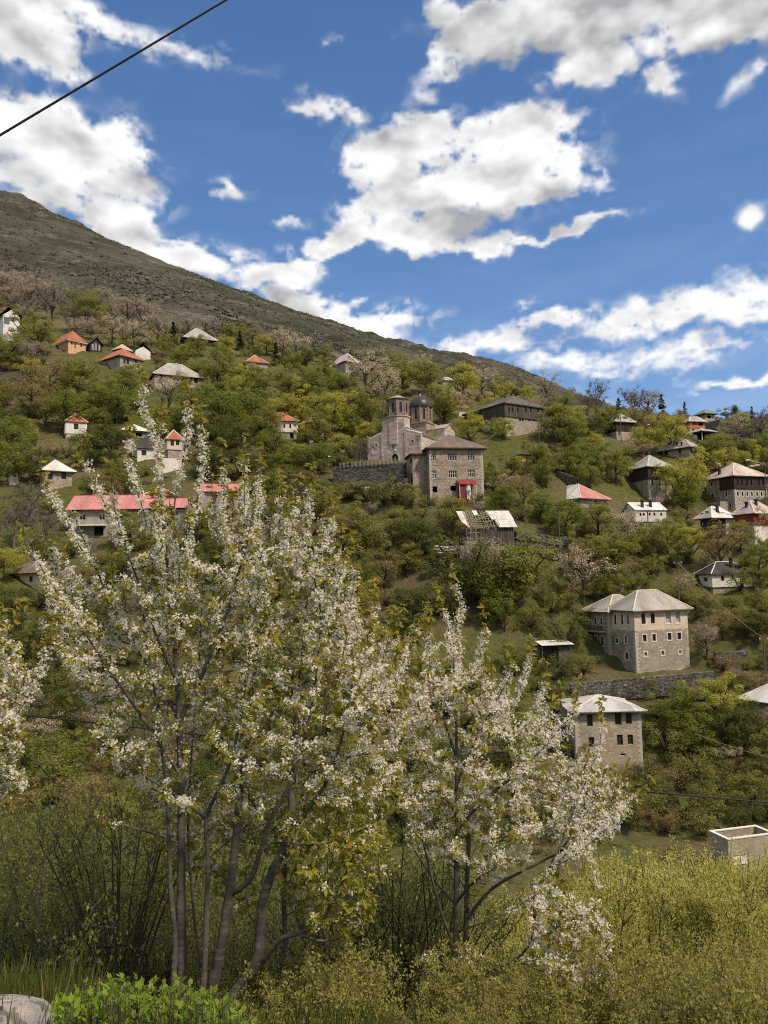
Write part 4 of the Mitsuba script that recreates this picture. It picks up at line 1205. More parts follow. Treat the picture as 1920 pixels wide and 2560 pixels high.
# ------------------------------------------------------------------ dry stone terrace walls
def stone_wall(label, pts, hpx, d, mat='m_stone_dark', size=0.42, lean=0.12, phrase=None, ends=None):
    """pts: pixels along the top; hpx: height in pixels; d: distance of each end"""
    key = name('terrace_wall')
    tag(key, label, 'wall')
    ds = np.linspace(d[0], d[1], len(pts))
    tops = np.array([P(u, v, q) for (u, v), q in zip(pts, ds)])
    H = hpx / F0 * np.mean(d)
    seg = np.linalg.norm(np.diff(tops[:, :2], axis=0), axis=1)
    cum = np.concatenate([[0], np.cumsum(seg)])
    n = max(int(cum[-1] / size), 2)
    s = np.linspace(0, cum[-1], n + 1)
    line = np.stack([np.interp(s, cum, tops[:, k]) for k in range(3)], 1)
    tdir = np.gradient(line[:, :2], axis=0); tdir /= np.linalg.norm(tdir, axis=1, keepdims=True)
    nrm = np.stack([tdir[:, 1], -tdir[:, 0]], 1)                  # towards the viewer
    rows = max(int(H / (size * 0.55)), 2)
    core = []
    cv = []
    for i in range(n + 1):
        for (o, z) in ((-0.05 - 0.0, 0.0), (-0.7, 0.0), (-0.7, -H - 1.5), (lean * H - 0.05, -H - 1.5)):
            cv.append([line[i, 0] + nrm[i, 0] * o, line[i, 1] + nrm[i, 1] * o, line[i, 2] + z])
    cf = []
    for i in range(n):
        for k in range(4):
            a, b = i * 4 + k, i * 4 + (k + 1) % 4
            cf += [[a, b, b + 4], [a, b + 4, a + 4]]
    cf += [[0, 2, 1], [0, 3, 2], [n * 4, n * 4 + 1, n * 4 + 2], [n * 4, n * 4 + 2, n * 4 + 3]]
    put(key + '__core', (np.array(cv), np.array(cf)), mat)
    unit = trimesh.creation.box(extents=[1, 1, 1])
    uv_, uf_ = np.asarray(unit.vertices), np.asarray(unit.faces)
    pos, rot, sc, col = [], [], [], []
    r = np.random.default_rng(abs(hash(label)) % 1 + len(label))
    for i in range(n):
        m = (line[i] + line[i + 1]) / 2
        for k in range(rows + 2):
            z = -(k + 0.45) * H / rows
            o = lean * -z + r.uniform(-0.03, 0.07)
            pos.append([m[0] + nrm[i, 0] * o + tdir[i, 0] * (0.5 * (k % 2) - 0.25) * size, m[1] + nrm[i, 1] * o + tdir[i, 1] * (0.5 * (k % 2) - 0.25) * size, m[2] + z])
            a = math.atan2(tdir[i, 1], tdir[i, 0]) + r.uniform(-0.12, 0.12)
            c, s_ = math.cos(a), math.sin(a)
            S = np.diag([size * r.uniform(0.75, 1.0), 0.34, H / rows * r.uniform(0.78, 0.98)])
            rot.append(np.array([[c, -s_, 0], [s_, c, 0], [0, 0, 1.0]]) @ S)
            g = r.uniform(0.06, 0.17) * (1.6 if r.random() < 0.1 else 1)
            col.append([g * 1.06, g, g * 0.92])
    v, f, c = scatter(uv_, uf_, np.array(pos), np.array(rot), np.ones(len(pos)), np.array(col))
    k = put(key + '__stone', (v, f), 'm_vc', color=c)
    labels[k] = {'kind': 'stuff'}
    return key


def pxs(cr, pts):
    return [(cr[0] + u * cr[2], cr[1] + v * cr[2]) for u, v in pts]


stone_wall('long dark dry stone terrace wall below the big cream topped house', pxs(CD, [(380, 930), (760, 897), (1000, 878), (1310, 850)]), 40, (118, 117))
stone_wall('tall dark stone terrace wall carrying the churchyard', [(835, 1168), (900, 1163), (960, 1160), (1012, 1156)], 64, (168, 160), size=0.5)
stone_wall('low stone wall beside the path under the churchyard terrace', [(955, 1212), (985, 1200), (1012, 1195)], 34, (161, 156))
stone_wall('dark stone wall across the slope left of the big cream topped house', pxs(CG, [(460, 1372), (560, 1345), (800, 1315), (1050, 1310), (1200, 1310)]), 27, (131, 134))
stone_wall('stone wall under the strip of bright grass left of the tin roofed shed', pxs(CG, [(480, 1500), (700, 1496), (880, 1500)]), 26, (127, 128))
stone_wall('short stone wall in the orchard right of the big cream topped house', [(1788, 1630), (1830, 1629), (1870, 1626)], 26, (124, 124))
stone_wall('crumbling stone wall in the grass right of the ruined hut', pxs(CG, [(680, 530), (860, 545), (1060, 585), (1150, 580)]), 15, (140, 143))
stone_wall('dry stone wall at the left edge below the peach house', [(-40, 934), (20, 931), (62, 928)], 30, (214, 212))
stone_wall('collapsed grey stone wall on the slope right of the red awning house', [(1395, 1178), (1420, 1186), (1450, 1196)], 20, (176, 172))
stone_wall('mossy stone wall low in the valley behind the willow saplings', [(1830, 2045), (1880, 2047), (1960, 2040)], 14, (96, 95))

# railing posts on the churchyard wall
k0 = name('churchyard_railing')
tag(k0, 'pale railing posts along the top of the churchyard wall', 'railing')
pp = [P(u, v, d) for u, v, d in zip(np.linspace(850, 1010, 17), np.linspace(1166, 1155, 17), np.linspace(167, 160, 17))]
for q in pp:
    put(k0 + '__post', boxm(q + [-0.055, -0.055, -0.3], q + [0.055, 0.055, 0.8]), 'm_concrete')
put(k0 + '__rail', tube([q + [0, 0, 0.65] for q in pp], 0.03, 4), 'm_concrete')

# ------------------------------------------------------------------ the ruined hut
h = House('ruined_hut', 'collapsing timber hut with bare roof battens between white tin sheets', 'hut', CG, (250, 494), 134, 12, 'the ruined hut')
h.wall_off = {'r': 0.0, 'l': 0.0}
h.Lr, h.Ll = h.along('r', 665), 5.5
h.ze, h.zb = float(h.C[2]), h.zat(250, 640)
Lr, Ll, ze, zb = h.Lr, h.Ll, h.ze, h.zb
zr = h.zat(380, 352, 4, Ll / 2)
x1 = h.along('r', 356)
base = h.part('stone_base', cat([boxm([-0.3, -0.1, zb - 3], [1.4, 1.4, zb + 0.3]), boxm([x1, 0.1, zb - 3], [Lr, 0.6, zb - 0.2]), boxm([Lr - 0.5, 0.6, zb - 3], [Lr, Ll, zb - 0.2]), boxm([0, Ll - 0.5, zb - 3], [Lr, Ll, zb - 0.2])]), 'm_stone_grey')
x = x1
while x < Lr - 0.1:
    wd = rng.uniform(0.24, 0.36)
    h.part('plank', boxm([x, rng.uniform(-0.03, 0.03), zb - 0.3 + rng.uniform(-0.3, 0.2)], [min(x + wd - 0.03, Lr), 0.1, ze - rng.uniform(0, 0.12)]), 'm_timber_grey')
    x += wd
for y in np.arange(0.2, Ll - 0.2, 0.3):
    h.part('plank', boxm([Lr - 0.06, y, zb - 0.3], [Lr + rng.uniform(0, 0.03), y + 0.27, ze]), 'm_timber_grey')
    h.part('plank', boxm([rng.uniform(0, 0.03), y, zb + 0.3], [0.08, y + 0.27, ze - rng.uniform(0, 0.8)]), 'm_timber_grey')
h.part('red_sheet', boxm([0.15, 0.6, ze - 0.2], [0.25, 2.6, ze + 1.3]), 'm_orange')
for y in np.arange(0.1, Lr, 0.3):
    h.part('plank', boxm([y, Ll - 0.06, zb - 0.3], [y + 0.27, Ll + rng.uniform(0, 0.03), ze]), 'm_timber')
for q in range(9):                                       # leaning pale boards of the open left bay
    x = 0.1 + q * (x1 - 0.2) / 9 + rng.uniform(-0.1, 0.1)
    t = rng.uniform(-0.5, 0.5)
    h.part('loose_board', tube([[x, -0.05, zb - 0.4], [x + t, rng.uniform(-0.5, 0.1), ze - rng.uniform(0.1, 1.0)]], 0.07, 4), 'm_rafter')
for z_ in (0.25, 0.6):
    h.part('loose_board', tube([[0, -0.08, zb + (ze - zb) * z_], [x1, -0.08, zb + (ze - zb) * z_ + rng.uniform(-0.2, 0.2)]], 0.07, 4), 'm_rafter')


def hrf(a, t):
    """a point of the front slope: along the ridge, up the slope 0..1"""
    return np.array([a, -0.45 + (Ll / 2 + 0.45) * t, ze - 0.1 + (zr - ze + 0.1) * t])


s1, s2 = h.along('r', 262), h.along('r', 505)
roofpart(h, 'tin_sheet', [hrf(-0.9, 0.35), hrf(s1 * 0.4, 0.0), hrf(s1, 0.02), hrf(s1 + 0.1, 1), hrf(-1.2, 1)], 'm_roof_white', None, 0.06)
roofpart(h, 'tin_sheet', [hrf(s2 + 0.5, 0), hrf(Lr + 0.5, 0), hrf(Lr + 0.35, 0.45), hrf(s2 + 0.2, 0.5)], 'm_roof_white', None, 0.05)
roofpart(h, 'tin_sheet', [hrf(s2 - 0.4, 0.47) + [0, 0, 0.06], hrf(Lr + 0.45, 0.42) + [0, 0, 0.06], hrf(Lr + 0.2, 1) + [0, 0, 0.06], hrf(s2 - 0.9, 1) + [0, 0, 0.06]], 'm_roof_white', None, 0.05)
roofpart(h, 'tin_sheet', [hrf(s1 + 1.6, 0.7) + [0, 0, 0.1], hrf(s1 + 2.3, 0.72) + [0, 0, 0.1], hrf(s1 + 2.4, 1) + [0, 0, 0.1], hrf(s1 + 1.5, 1) + [0, 0, 0.1]], 'm_roof_white', None, 0.05)
for q in np.linspace(s1 - 0.2, s2 + 0.6, 12):
    o = rng.uniform(-0.25, 0.25)
    sag = 0.5 * math.sin(math.pi * (q - s1) / max(s2 - s1, 1)) if s1 < q < s2 else 0
    h.part('rafter', tube([hrf(q + o, rng.uniform(0, 0.1)) - [0, 0, sag], hrf(q, 1.0)], 0.075, 4), 'm_rafter')
for t in np.linspace(0.06, 0.95, 11):
    a0_, a1_ = s1 - rng.uniform(0, 0.4), s2 + rng.uniform(-1.2, 0.4)
    m_ = (a0_ + a1_) / 2
    h.part('batten', tube([hrf(a0_, t) + [0, 0, 0.1], hrf(m_, t + rng.uniform(-0.05, 0.03)) + [0, 0, 0.1 - rng.uniform(0.1, 0.5)], hrf(a1_, t + rng.uniform(-0.04, 0.04)) + [0, 0, 0.1]], 0.05, 4), 'm_rafter')
h.box = [1130, 1272, 1292, 1365]
h.done()

# rubble heap and tin left of the hut
k0 = name('rubble_heap')
tag(k0, 'heap of pale broken stone in the grass left of the ruined hut', 'rubble')
q0 = P(1112, 1372, 136)
bl = [trimesh.creation.icosphere(1, 0.5).vertices * np.array([rng.uniform(0.5, 1), rng.uniform(0.5, 1), rng.uniform(0.3, 0.6)]) + q0 + [rng.normal(0, 1.1), rng.normal(0, 0.8), rng.normal(0, 0.35) - 0.1] for _ in range(34)]
ff = trimesh.creation.icosphere(1, 0.5).faces
k = put(k0 + '__stone', cat([(b, ff) for b in bl]), 'm_concrete')
labels[k] = {'kind': 'stuff'}

# ------------------------------------------------------------------ small structures
h = House('lean_to_shed', 'small stone shed with white flat tin roof left of the big cream topped house', 'shed', CD, (300, 676), 124, 6, None)
h.body(uR=326, uL=196, vb=745, mat='m_stone_dark', Ll=3.4, Lr=1.4) if False else h.body(Lr=2.2, Ll=3.2, vb=745, mat='m_stone_dark')
a0 = h.along('r', 185)
h.part('back_wall', boxm([a0 + 0.2, 2.2, h.zb - 2], [-0.1, 2.6, h.ze - 0.1]), 'm_stone_dark')
h.part('post', boxm([a0 + 0.15, -0.1, h.zb - 2], [a0 + 0.3, 0.05, h.ze - 0.05]), 'm_pole')
roofpart(h, 'tin_roof', [(a0, -0.6, h.ze - 0.05), (h.Lr + 0.2, -0.6, h.ze + 0.02), (h.Lr + 0.2, 3.3, h.ze + 0.45), (a0, 3.3, h.ze + 0.38)], 'm_roof_white', None, 0.07)
h.box = [1350, 1600, 1407, 1640]
h.done()

h = House('concrete_tank', 'roofless pale block enclosure at the right edge behind the willow saplings', 'enclosure', (1700, 1650, .2486), (480, 1810), 82, 15, 'the roofless block enclosure')
h.wall_off = {'r': 0.0, 'l': 0.0}
h.Lr, h.Ll = h.along('r', 960), h.along('l', 300)
h.ze = float(h.C[2]); h.zb = h.ze - 3.2
z0, z1 = h.zb - 2, h.ze
hole = sbox(1.0, h.ze - 2.2, 2.1, h.ze - 1.4)
pl = sbox(0, z0, h.Lr, z1).difference(sbox(0.5, h.ze - 2.6, 2.0, h.ze - 1.6))
h.part('wall', cat([h.lift(trimesh.creation.extrude_polygon(pl, 0.25, engine='earcut'), 'r', 0), boxm([0, 0.25, z0], [0.25, h.Ll, z1]), boxm([h.Lr - 0.25, 0.25, z0], [h.Lr, h.Ll, z1]), boxm([0.25, h.Ll - 0.25, z0], [h.Lr - 0.25, h.Ll, z1])]), 'm_stone_tan')
h.part('coping', cat([boxm([-0.06, -0.06, z1 + 0.002], [h.Lr + 0.06, 0.31, z1 + 0.1]), boxm([-0.06, 0.31, z1 + 0.002], [0.31, h.Ll + 0.06, z1 + 0.1]), boxm([h.Lr - 0.31, 0.31, z1 + 0.002], [h.Lr + 0.06, h.Ll + 0.06, z1 + 0.1]), boxm([0.31, h.Ll - 0.31, z1 + 0.002], [h.Lr - 0.31, h.Ll + 0.06, z1 + 0.1])]), 'm_trim')
h.part('white_board', boxm([0.4, -0.12, h.ze - 2.5], [2.1, -0.02, h.ze - 1.75]), 'm_white')
h.box = [1770, 2070, 1925, 2145]
h.done()

h = House('stone_ruin', 'roofless stone ruin behind the church dome', 'ruin', CE, (640, 365), 228, 10, None)
h.body(uR=850, Ll=6, vb=470, mat='m_stone_tan', wr=[(780, 395, 40, 50, 'open'), (690, 395, 40, 50, 'open'), (590, 395, 30, 50, 'open')], uL=520)
h.done()
h = House('garden_shed', 'pale tin shed roof among the yellow trees behind the church', 'shed', CE, (950, 235), 250, 20, None)
h.body(Lr=4.5, Ll=3, vb=270, mat='m_plaster_grey')
h.roof(200, 'm_roof_white', 0.4, caps=None)
h.done()
h = House('market_kiosk', 'green roofed kiosk with yellow panels on the slope right of the red awning house', 'kiosk', CC, (400, 560), 176, 8, None)
h.Lr, h.Ll, h.ze, h.zb = h.along('r', 475), 3.0, float(h.C[2]), h.zat(400, 592)
h.part('body', boxm([0, 0, h.zb - 2], [h.Lr, h.Ll, h.zb + 1.0]), 'm_frame_dark')
h.part('yellow_panel', boxm([0.1, -0.08, h.zb - 0.2], [1.6, -0.01, h.zb + 1.3]), 'm_yellow')
h.part('white_panel', boxm([1.9, -0.08, h.zb - 0.1], [2.9, -0.01, h.zb + 0.7]), 'm_white')
h.part('yellow_panel', boxm([3.1, -0.08, h.zb], [h.Lr, -0.01, h.zb + 0.9]), 'm_yellow')
for a_ in (0.1, h.Lr - 0.1):
    h.part('post', boxm([a_ - 0.06, 0.0, h.zb - 1], [a_ + 0.06, 0.12, h.ze - 0.03]), 'm_frame_dark')
h.part('roof', boxm([-0.6, -0.7, h.ze], [h.Lr + 0.6, h.Ll + 0.4, h.ze + 0.16]), 'm_green_roof')
h.done()


# ------------------------------------------------------------------ path, poles, lamps and wires
def ribbon(key, label, pts, w, mat):
    q = np.array([hit(u, v, 100) for u, v in pts])
    s = np.linspace(0, len(q) - 1, 40)
    q = np.stack([np.interp(s, np.arange(len(q)), q[:, k]) for k in range(3)], 1)
    t = np.gradient(q[:, :2], axis=0); t /= np.linalg.norm(t, axis=1, keepdims=True)
    nn = np.stack([-t[:, 1], t[:, 0]], 1)
    a, b = q[:, :2] + nn * w / 2, q[:, :2] - nn * w / 2
    rows = [np.column_stack([m, np.maximum(ground(m[:, 0], m[:, 1]), ground(q[:, 0], q[:, 1]) - 0.3) + 0.35]) for m in (a, q[:, :2], b)]
    lo = [r - [0, 0, 1.2] for r in (rows[0], rows[2])]
    n = len(q)
    v = np.vstack(rows + lo)
    f = []
    for i in range(n - 1):
        for p0, p1 in ((0, 1), (1, 2), (3, 0), (2, 4)):
            A, B, C, D = p0 * n + i, p1 * n + i, p1 * n + i + 1, p0 * n + i + 1
            f += [[A, B, C], [A, C, D]]
    put(key, (v, np.array(f)), mat, 40)
    tag(key, label, kind='structure')


ribbon('footpath', 'pale gravel footpath below the churchyard wall', [(915, 1226), (940, 1229), (965, 1234), (990, 1241), (1015, 1252)], 1.5, 'm_concrete')


def pole(label, u, vt, vb, d, lamp=False, arms=True, r=0.11, nm='utility_pole', cat_='pole'):
    key = name(nm)
    tag(key, label, cat_)
    top, bot = P(u, vt, d), P(u + (vb - vt) * 0.03, vb, d)
    put(key + '__post', tube([bot - [0, 0, 1.2], top], [r * 1.25, r * 0.8], 7), 'm_pole')
    if lamp:
        put(key + '__lamp', cat([tube([top - [0, 0, 0.1], top + [0.25, -0.5, 0.25], top + [0.35, -0.9, 0.25]], 0.04, 5), boxm(top + [0.15, -1.5, 0.12], top + [0.55, -0.85, 0.34])]), 'm_white')
    elif arms:
        put(key + '__crossarm', boxm(top + [-0.7, -0.06, -0.5], top + [0.7, 0.06, -0.36]), 'm_pole')
        put(key + '__insulator', cat([boxm(top + [x - 0.05, -0.05, -0.355], top + [x + 0.05, 0.05, -0.15]) for x in (-0.6, 0, 0.6)]), 'm_white')
    return top


p1 = pole('thin wooden pole on the grass terraces below the red and silver roof', 1397, 1288, 1392, 141, arms=False)
p2 = pole('wooden pole rising behind the roof of the big cream topped house', 1694, 1402, 1512, 131)
p3 = pole('dark wooden pole at the right edge of the orchard', 1909, 1592, 1680, 118)
p4 = pole('street lamp on a tall dark post left of the low stone house', 1614, 1066, 1140, 200, lamp=True, nm='street_lamp', cat_='lamp')
p5 = pole('white headed street lamp at the left end of the churchyard wall', 820, 1146, 1186, 169, lamp=True, nm='street_lamp', cat_='lamp', r=0.06)
p6 = pole('wooden pole in front of the half timbered skyline house', 1551, 1042, 1095, 209, arms=False)
p7 = pole('wooden pole at the left edge beside the tiny white shed', 16, 1148, 1215, 157)
p8 = pole('wooden pole before the stone base of the long dark timber house', 1346, 1042, 1105, 184, arms=False)
p9 = pole('lamp mast bristling with white lamps right of the timbered manor', 1912, 1160, 1250, 160, lamp=True, nm='street_lamp', cat_='lamp')
for (u, v) in ((1870, 1150), (1880, 1165), (1893, 1163)):
    put('street_lamp_002__lamp', cat([tube([p9, P(u, v, 161)], 0.035, 5), boxm(P(u, v, 161) + [-0.45, -0.2, -0.1], P(u, v, 161) + [0.45, 0.2, 0.12])]), 'm_white')
key = name('flag_mast')
tag(key, 'thin mast with a small red flag on the right skyline', 'mast')
q = P(1869, 1028, 236)
put(key + '__post', tube([q - [0, 0, 6], q], 0.06, 5), 'm_frame_white')
put(key + '__flag', boxm(q + [-1.0, -0.02, -0.9], q + [-0.05, 0.02, -0.1]), 'm_door_red')


def sag(a, b, s, n=24):
    t = np.linspace(0, 1, n)[:, None]
    return a + (b - a) * t - np.array([0, 0, 1.0]) * (4 * s * t * (1 - t))


def wire(label, pts, r, mat='m_cable', nm='overhead_cable'):
    k = name(nm)
    put(k, tube(pts, r, 6), mat)
    tag(k, label, 'cable')


# the near cable crosses the upper left corner; it runs on past both edges of the frame
a, b = P(0, 338, 6.0), P(565, 0, 6.8)
dd = (b - a)
wire('thick black cable crossing the sky in the upper left corner', np.array([a - dd * (6 - k) * 0.8 for k in range(6)] + [a + dd * t for t in np.linspace(0, 1, 6)] + [b + dd * k * 0.8 for k in range(1, 8)]), 0.0095)
wire('thin dark cable passing through both blossoming trees', np.array([P(u, v, d) for u, v, d in ((-700, 1722, 13.6), (-300, 1755, 13.3), (0, 1783, 13.0), (150, 1797, 12.9), (500, 1837, 12.7), (760, 1873, 12.4), (975, 1904, 12.2), (1270, 1940, 11.9), (1617, 1979, 11.7), (1920, 2006, 11.4), (2400, 2035, 11))]), 0.012)
wire('pale sagging wire in front of the bushes right of the tan stone house', np.array([P(u, v, d) for u, v, d in ((1740, 1835, 70), (1800, 1857, 66), (1860, 1877, 62), (1920, 1892, 58), (2100, 1930, 50))]), 0.022, 'm_cable_grey')
wire('wire strung from the pole by the big cream topped house to the orchard pole', sag(p2 - [0, 0, 0.2], p3 - [0, 0, 0.2], 0.8), 0.025, 'm_cable_grey')
wire('wire from the pole by the big cream topped house up to the white slate house', sag(p2 - [0, 0, 0.3], P(1745, 1440, 149), 0.4), 0.02, 'm_cable_grey')
wire('wire from the black timber house down to the left', sag(P(450, 848, 270), P(390, 893, 245), 0.8), 0.05, 'm_cable')
wire('wire from the long dark timber house towards the red awning house', sag(P(1240, 1082, 186), P(1190, 1106, 165), 0.6), 0.03, 'm_cable_grey')
wire('wires fanning out from the lamp mast past the right edge', sag(p9, P(2000, 1190, 130), 0.8), 0.03, 'm_cable_grey')

# ------------------------------------------------------------------ trees of the hillside
def leaf_quads(pos, nrm, size, r, aspect=0.7):
    """one leaf-sized quad at each pos, facing more or less along nrm"""
    R = frames_z(nrm, r)
    u = np.array([[-0.5, 0, 0.0], [0, -aspect / 2, 0.06], [0.5, 0, 0], [0, aspect / 2, 0.06]])
    v = np.einsum('nij,kj->nki', R, u) * np.asarray(size).reshape(-1, 1, 1) + pos[:, None]
    f = np.array([[0, 1, 2], [0, 2, 3]])[None] + (np.arange(len(pos)) * 4)[:, None, None]
    return v.reshape(-1, 3), f.reshape(-1, 3)


def grow(r, height, spread, n_limb, levels=2, trunk_h=0.28, up=0.6, r0=0.03, wander=0.12, low=0.25):
    """trunk, limbs and twigs of a small tree as polylines [(points, radii)]; returns also the twig ends"""
    out, ends = [], []
    top = np.array([r.normal(0, 0.04) * height, r.normal(0, 0.04) * height, height * (trunk_h + 0.35)])
    n = 6
    t = np.linspace(0, 1, n)[:, None]
    tr = t * top + np.cumsum(r.normal(0, wander * 0.12 * height, (n, 3)) * [1, 1, 0.2], 0) * t
    out.append((tr, np.linspace(r0, r0 * 0.5, n) * height))
    limbs = []
    for k in range(n_limb):
        a = 2 * math.pi * (k + r.uniform(-0.3, 0.3)) / n_limb * (1 if n_limb < 7 else 2.4)
        s = tr[0] + (tr[-1] - tr[0]) * (low + (1 - low) * (k + 0.5) / n_limb)
        rad = spread * height * math.sqrt(r.uniform(0.35, 1.0)) * (1.0 - 0.45 * (k / n_limb) ** 2)
        end = np.array([math.cos(a) * rad, math.sin(a) * rad, s[2] + (height - s[2]) * r.uniform(0.35, 0.95) * (0.55 + up * 0.5)])
        end[2] = min(end[2], height)
        m = (s + end) / 2 + np.array([0, 0, -0.06 * height * r.uniform(-0.3, 1)]) + r.normal(0, 0.03 * height, 3)
        q = np.linspace(0, 1, 6)[:, None]
        pl = (1 - q) ** 2 * s + 2 * q * (1 - q) * m + q ** 2 * end
        out.append((pl, np.linspace(r0 * 0.5, r0 * 0.15, 6) * height))
        limbs.append(pl)
    limbs.append(np.vstack([tr[3:], tr[-1] + [0, 0, height * 0.2]]))
    for pl in limbs:
        for j in range(5 if levels > 1 else 3):
            i = r.integers(1, len(pl))
            d = r.normal(0, 1, 3) * [1, 1, 0.5] + [0, 0, 0.55 * up]
            d += (pl[-1] - pl[0]) * 0.6 / (np.linalg.norm(pl[-1] - pl[0]) + 1e-6)
            d /= np.linalg.norm(d)
            L = height * r.uniform(0.12, 0.24)
            e = pl[i] + d * L
            out.append((np.array([pl[i], pl[i] + d * L * 0.5 + r.normal(0, 0.01 * height, 3), e]), np.array([0.13, 0.09, 0.04]) * r0 * height))
            ends.append(e)
        ends.append(pl[-1])
    return out, np.array(ends)


def tubes(polys, sides=4):
    return cat([tube(p, q, sides if i else 6, cap=False) for i, (p, q) in enumerate(polys)])


def crown(r, ends, height, size, per, spread, cols, sheet=0.75, floor=0.12):
    """foliage: leaf clumps round the twig ends, each clump lit and shaded by the next"""
    P_, N_, C_ = [], [], []
    mid = np.array([0, 0, height * 0.55])
    for e in ends:
        rad = spread * height * r.uniform(0.6, 1.15)
        n = int(per * r.uniform(0.6, 1.3))
        d = r.normal(size=(n, 3)); d /= np.linalg.norm(d, axis=1, keepdims=True)
        q = e + d * rad * (r.uniform(0.25, 1, (n, 1)) ** 0.5) * [1.05, 1.05, sheet]
        out = q - mid; out /= np.linalg.norm(out, axis=1, keepdims=True) + 1e-6
        nr = 0.8 * d + 0.5 * out + [0, 0, 0.55] + r.normal(0, 0.55, (n, 3))
        P_.append(q); N_.append(nr)
        tone = r.uniform(0.75, 1.25)
        a, b = np.array(cols[0]), np.array(cols[1])
        c = a + (b - a) * np.clip(r.normal(0.5, 0.28, (n, 1)) + (tone - 1) * 0.6, 0, 1)
        if len(cols) > 2:
            w = (r.random((n, 1)) < cols[3])
            c = np.where(w, np.array(cols[2]) * r.uniform(0.85, 1.1, (n, 1)), c)
        C_.append(c)
    P_, N_, C_ = np.vstack(P_), np.vstack(N_), np.vstack(C_)
    k = P_[:, 2] > floor * height
    P_, N_, C_ = P_[k], N_[k], C_[k]
    v, f = leaf_quads(P_, N_, size * height * r.uniform(0.6, 1.3, len(P_)), r)
    return v, f, np.repeat(np.clip(C_, 0.004, 0.9), 4, 0)


GREEN = ((0.155, 0.190, 0.040), (0.310, 0.345, 0.082))
OLIVE = ((0.205, 0.212, 0.055), (0.370, 0.360, 0.110))
YELLOW = ((0.320, 0.325, 0.060), (0.540, 0.520, 0.130))
DARKG = ((0.096, 0.118, 0.036), (0.195, 0.215, 0.068))
RUST = ((0.255, 0.205, 0.085), (0.370, 0.300, 0.140))
FIR = ((0.016, 0.026, 0.015), (0.040, 0.054, 0.028))
BLOSSOM = ((0.24, 0.21, 0.08), (0.38, 0.32, 0.15), (0.80, 0.69, 0.62), 0.45)
PINKISH = ((0.28, 0.23, 0.16), (0.40, 0.33, 0.25), (0.62, 0.53, 0.46), 0.35)

KINDS = {}


def kind(code, nm, look, cat_, phrase, crown_, twigs, mat='m_leaf', twmat='m_bark_far', smooth=False):
    """one tree as a shapegroup; code + running number picks a variant"""
    gid = f'group_{nm}_{len([k for k in KINDS.values() for _ in k])}'
    g = {'type': 'shapegroup', 'trunk': mikit.ply(twigs, twmat, True)}
    if crown_ is not None:
        v, f, c = crown_
        g['crown'] = mikit.ply((v, f), mat, False, color=c)
    scene[gid] = g
    KINDS.setdefault(code, []).append((gid, nm, look, cat_, phrase))


for i in range(3):
    for code, cols, look in (('G', GREEN, 'mid green'), ('O', OLIVE, 'olive green'), ('Y', YELLOW, 'yellow green'), ('S', DARKG, 'dark green')):
        r = np.random.default_rng(100 + i * 10 + ord(code))
        tw, ends = grow(r, 1.0, 0.42, 7, up=0.5, trunk_h=0.2, low=0.15)
        d_ = r.normal(size=(34, 3)); d_ /= np.linalg.norm(d_, axis=1, keepdims=True)
        extra = d_ * (r.uniform(0.3, 1, (34, 1)) ** 0.4) * [0.38, 0.38, 0.40] * r.uniform(0.8, 1.1, (34, 1)) + [0, 0, 0.52]
        kind(code, 'leafy_tree', look, 'tree', 'leafy tree', crown(r, np.vstack([ends[::2], extra]), 1.0, 0.027, 125, 0.115, cols, floor=0.06), tubes(tw))
    r = np.random.default_rng(300 + i)
    tw, ends = grow(r, 1.0, 0.46, 8, up=0.45)
    kind('R', 'budding_tree', 'rust brown', 'tree', 'budding tree', crown(r, ends, 1.0, 0.027, 64, 0.11, RUST), tubes(tw))
    r = np.random.default_rng(400 + i)
    tw, ends = grow(r, 1.0, 0.48, 8, up=0.6)
    kind('B', 'blossoming_tree', 'white blossoming', 'tree', 'blossoming tree', crown(r, ends, 1.0, 0.026, 80, 0.11, BLOSSOM), tubes(tw))
    r = np.random.default_rng(500 + i)
    tw, ends = grow(r, 1.0, 0.42, 9, up=0.9)
    kind('P', 'budding_tree', 'pale pinkish', 'tree', 'budding tree', crown(r, ends, 1.0, 0.024, 72, 0.12, PINKISH), tubes(tw))
    r = np.random.default_rng(600 + i)
    tw, ends = grow(r, 1.0, 0.38, 10, levels=2, up=0.9)
    for e in list(ends):
        for _ in range(9):
            d = r.normal(0, 1, 3) + [0, 0, 0.5]; d /= np.linalg.norm(d)
            tw.append((np.array([e - d * 0.02, e + d * 0.05, e + d * 0.10 + r.normal(0, 0.012, 3)]), np.array([0.0035, 0.0028, 0.0016])))
    kind('K', 'bare_tree', 'bare grey', 'tree', 'leafless tree', None, tubes(tw, 3), twmat='m_twig_grey')
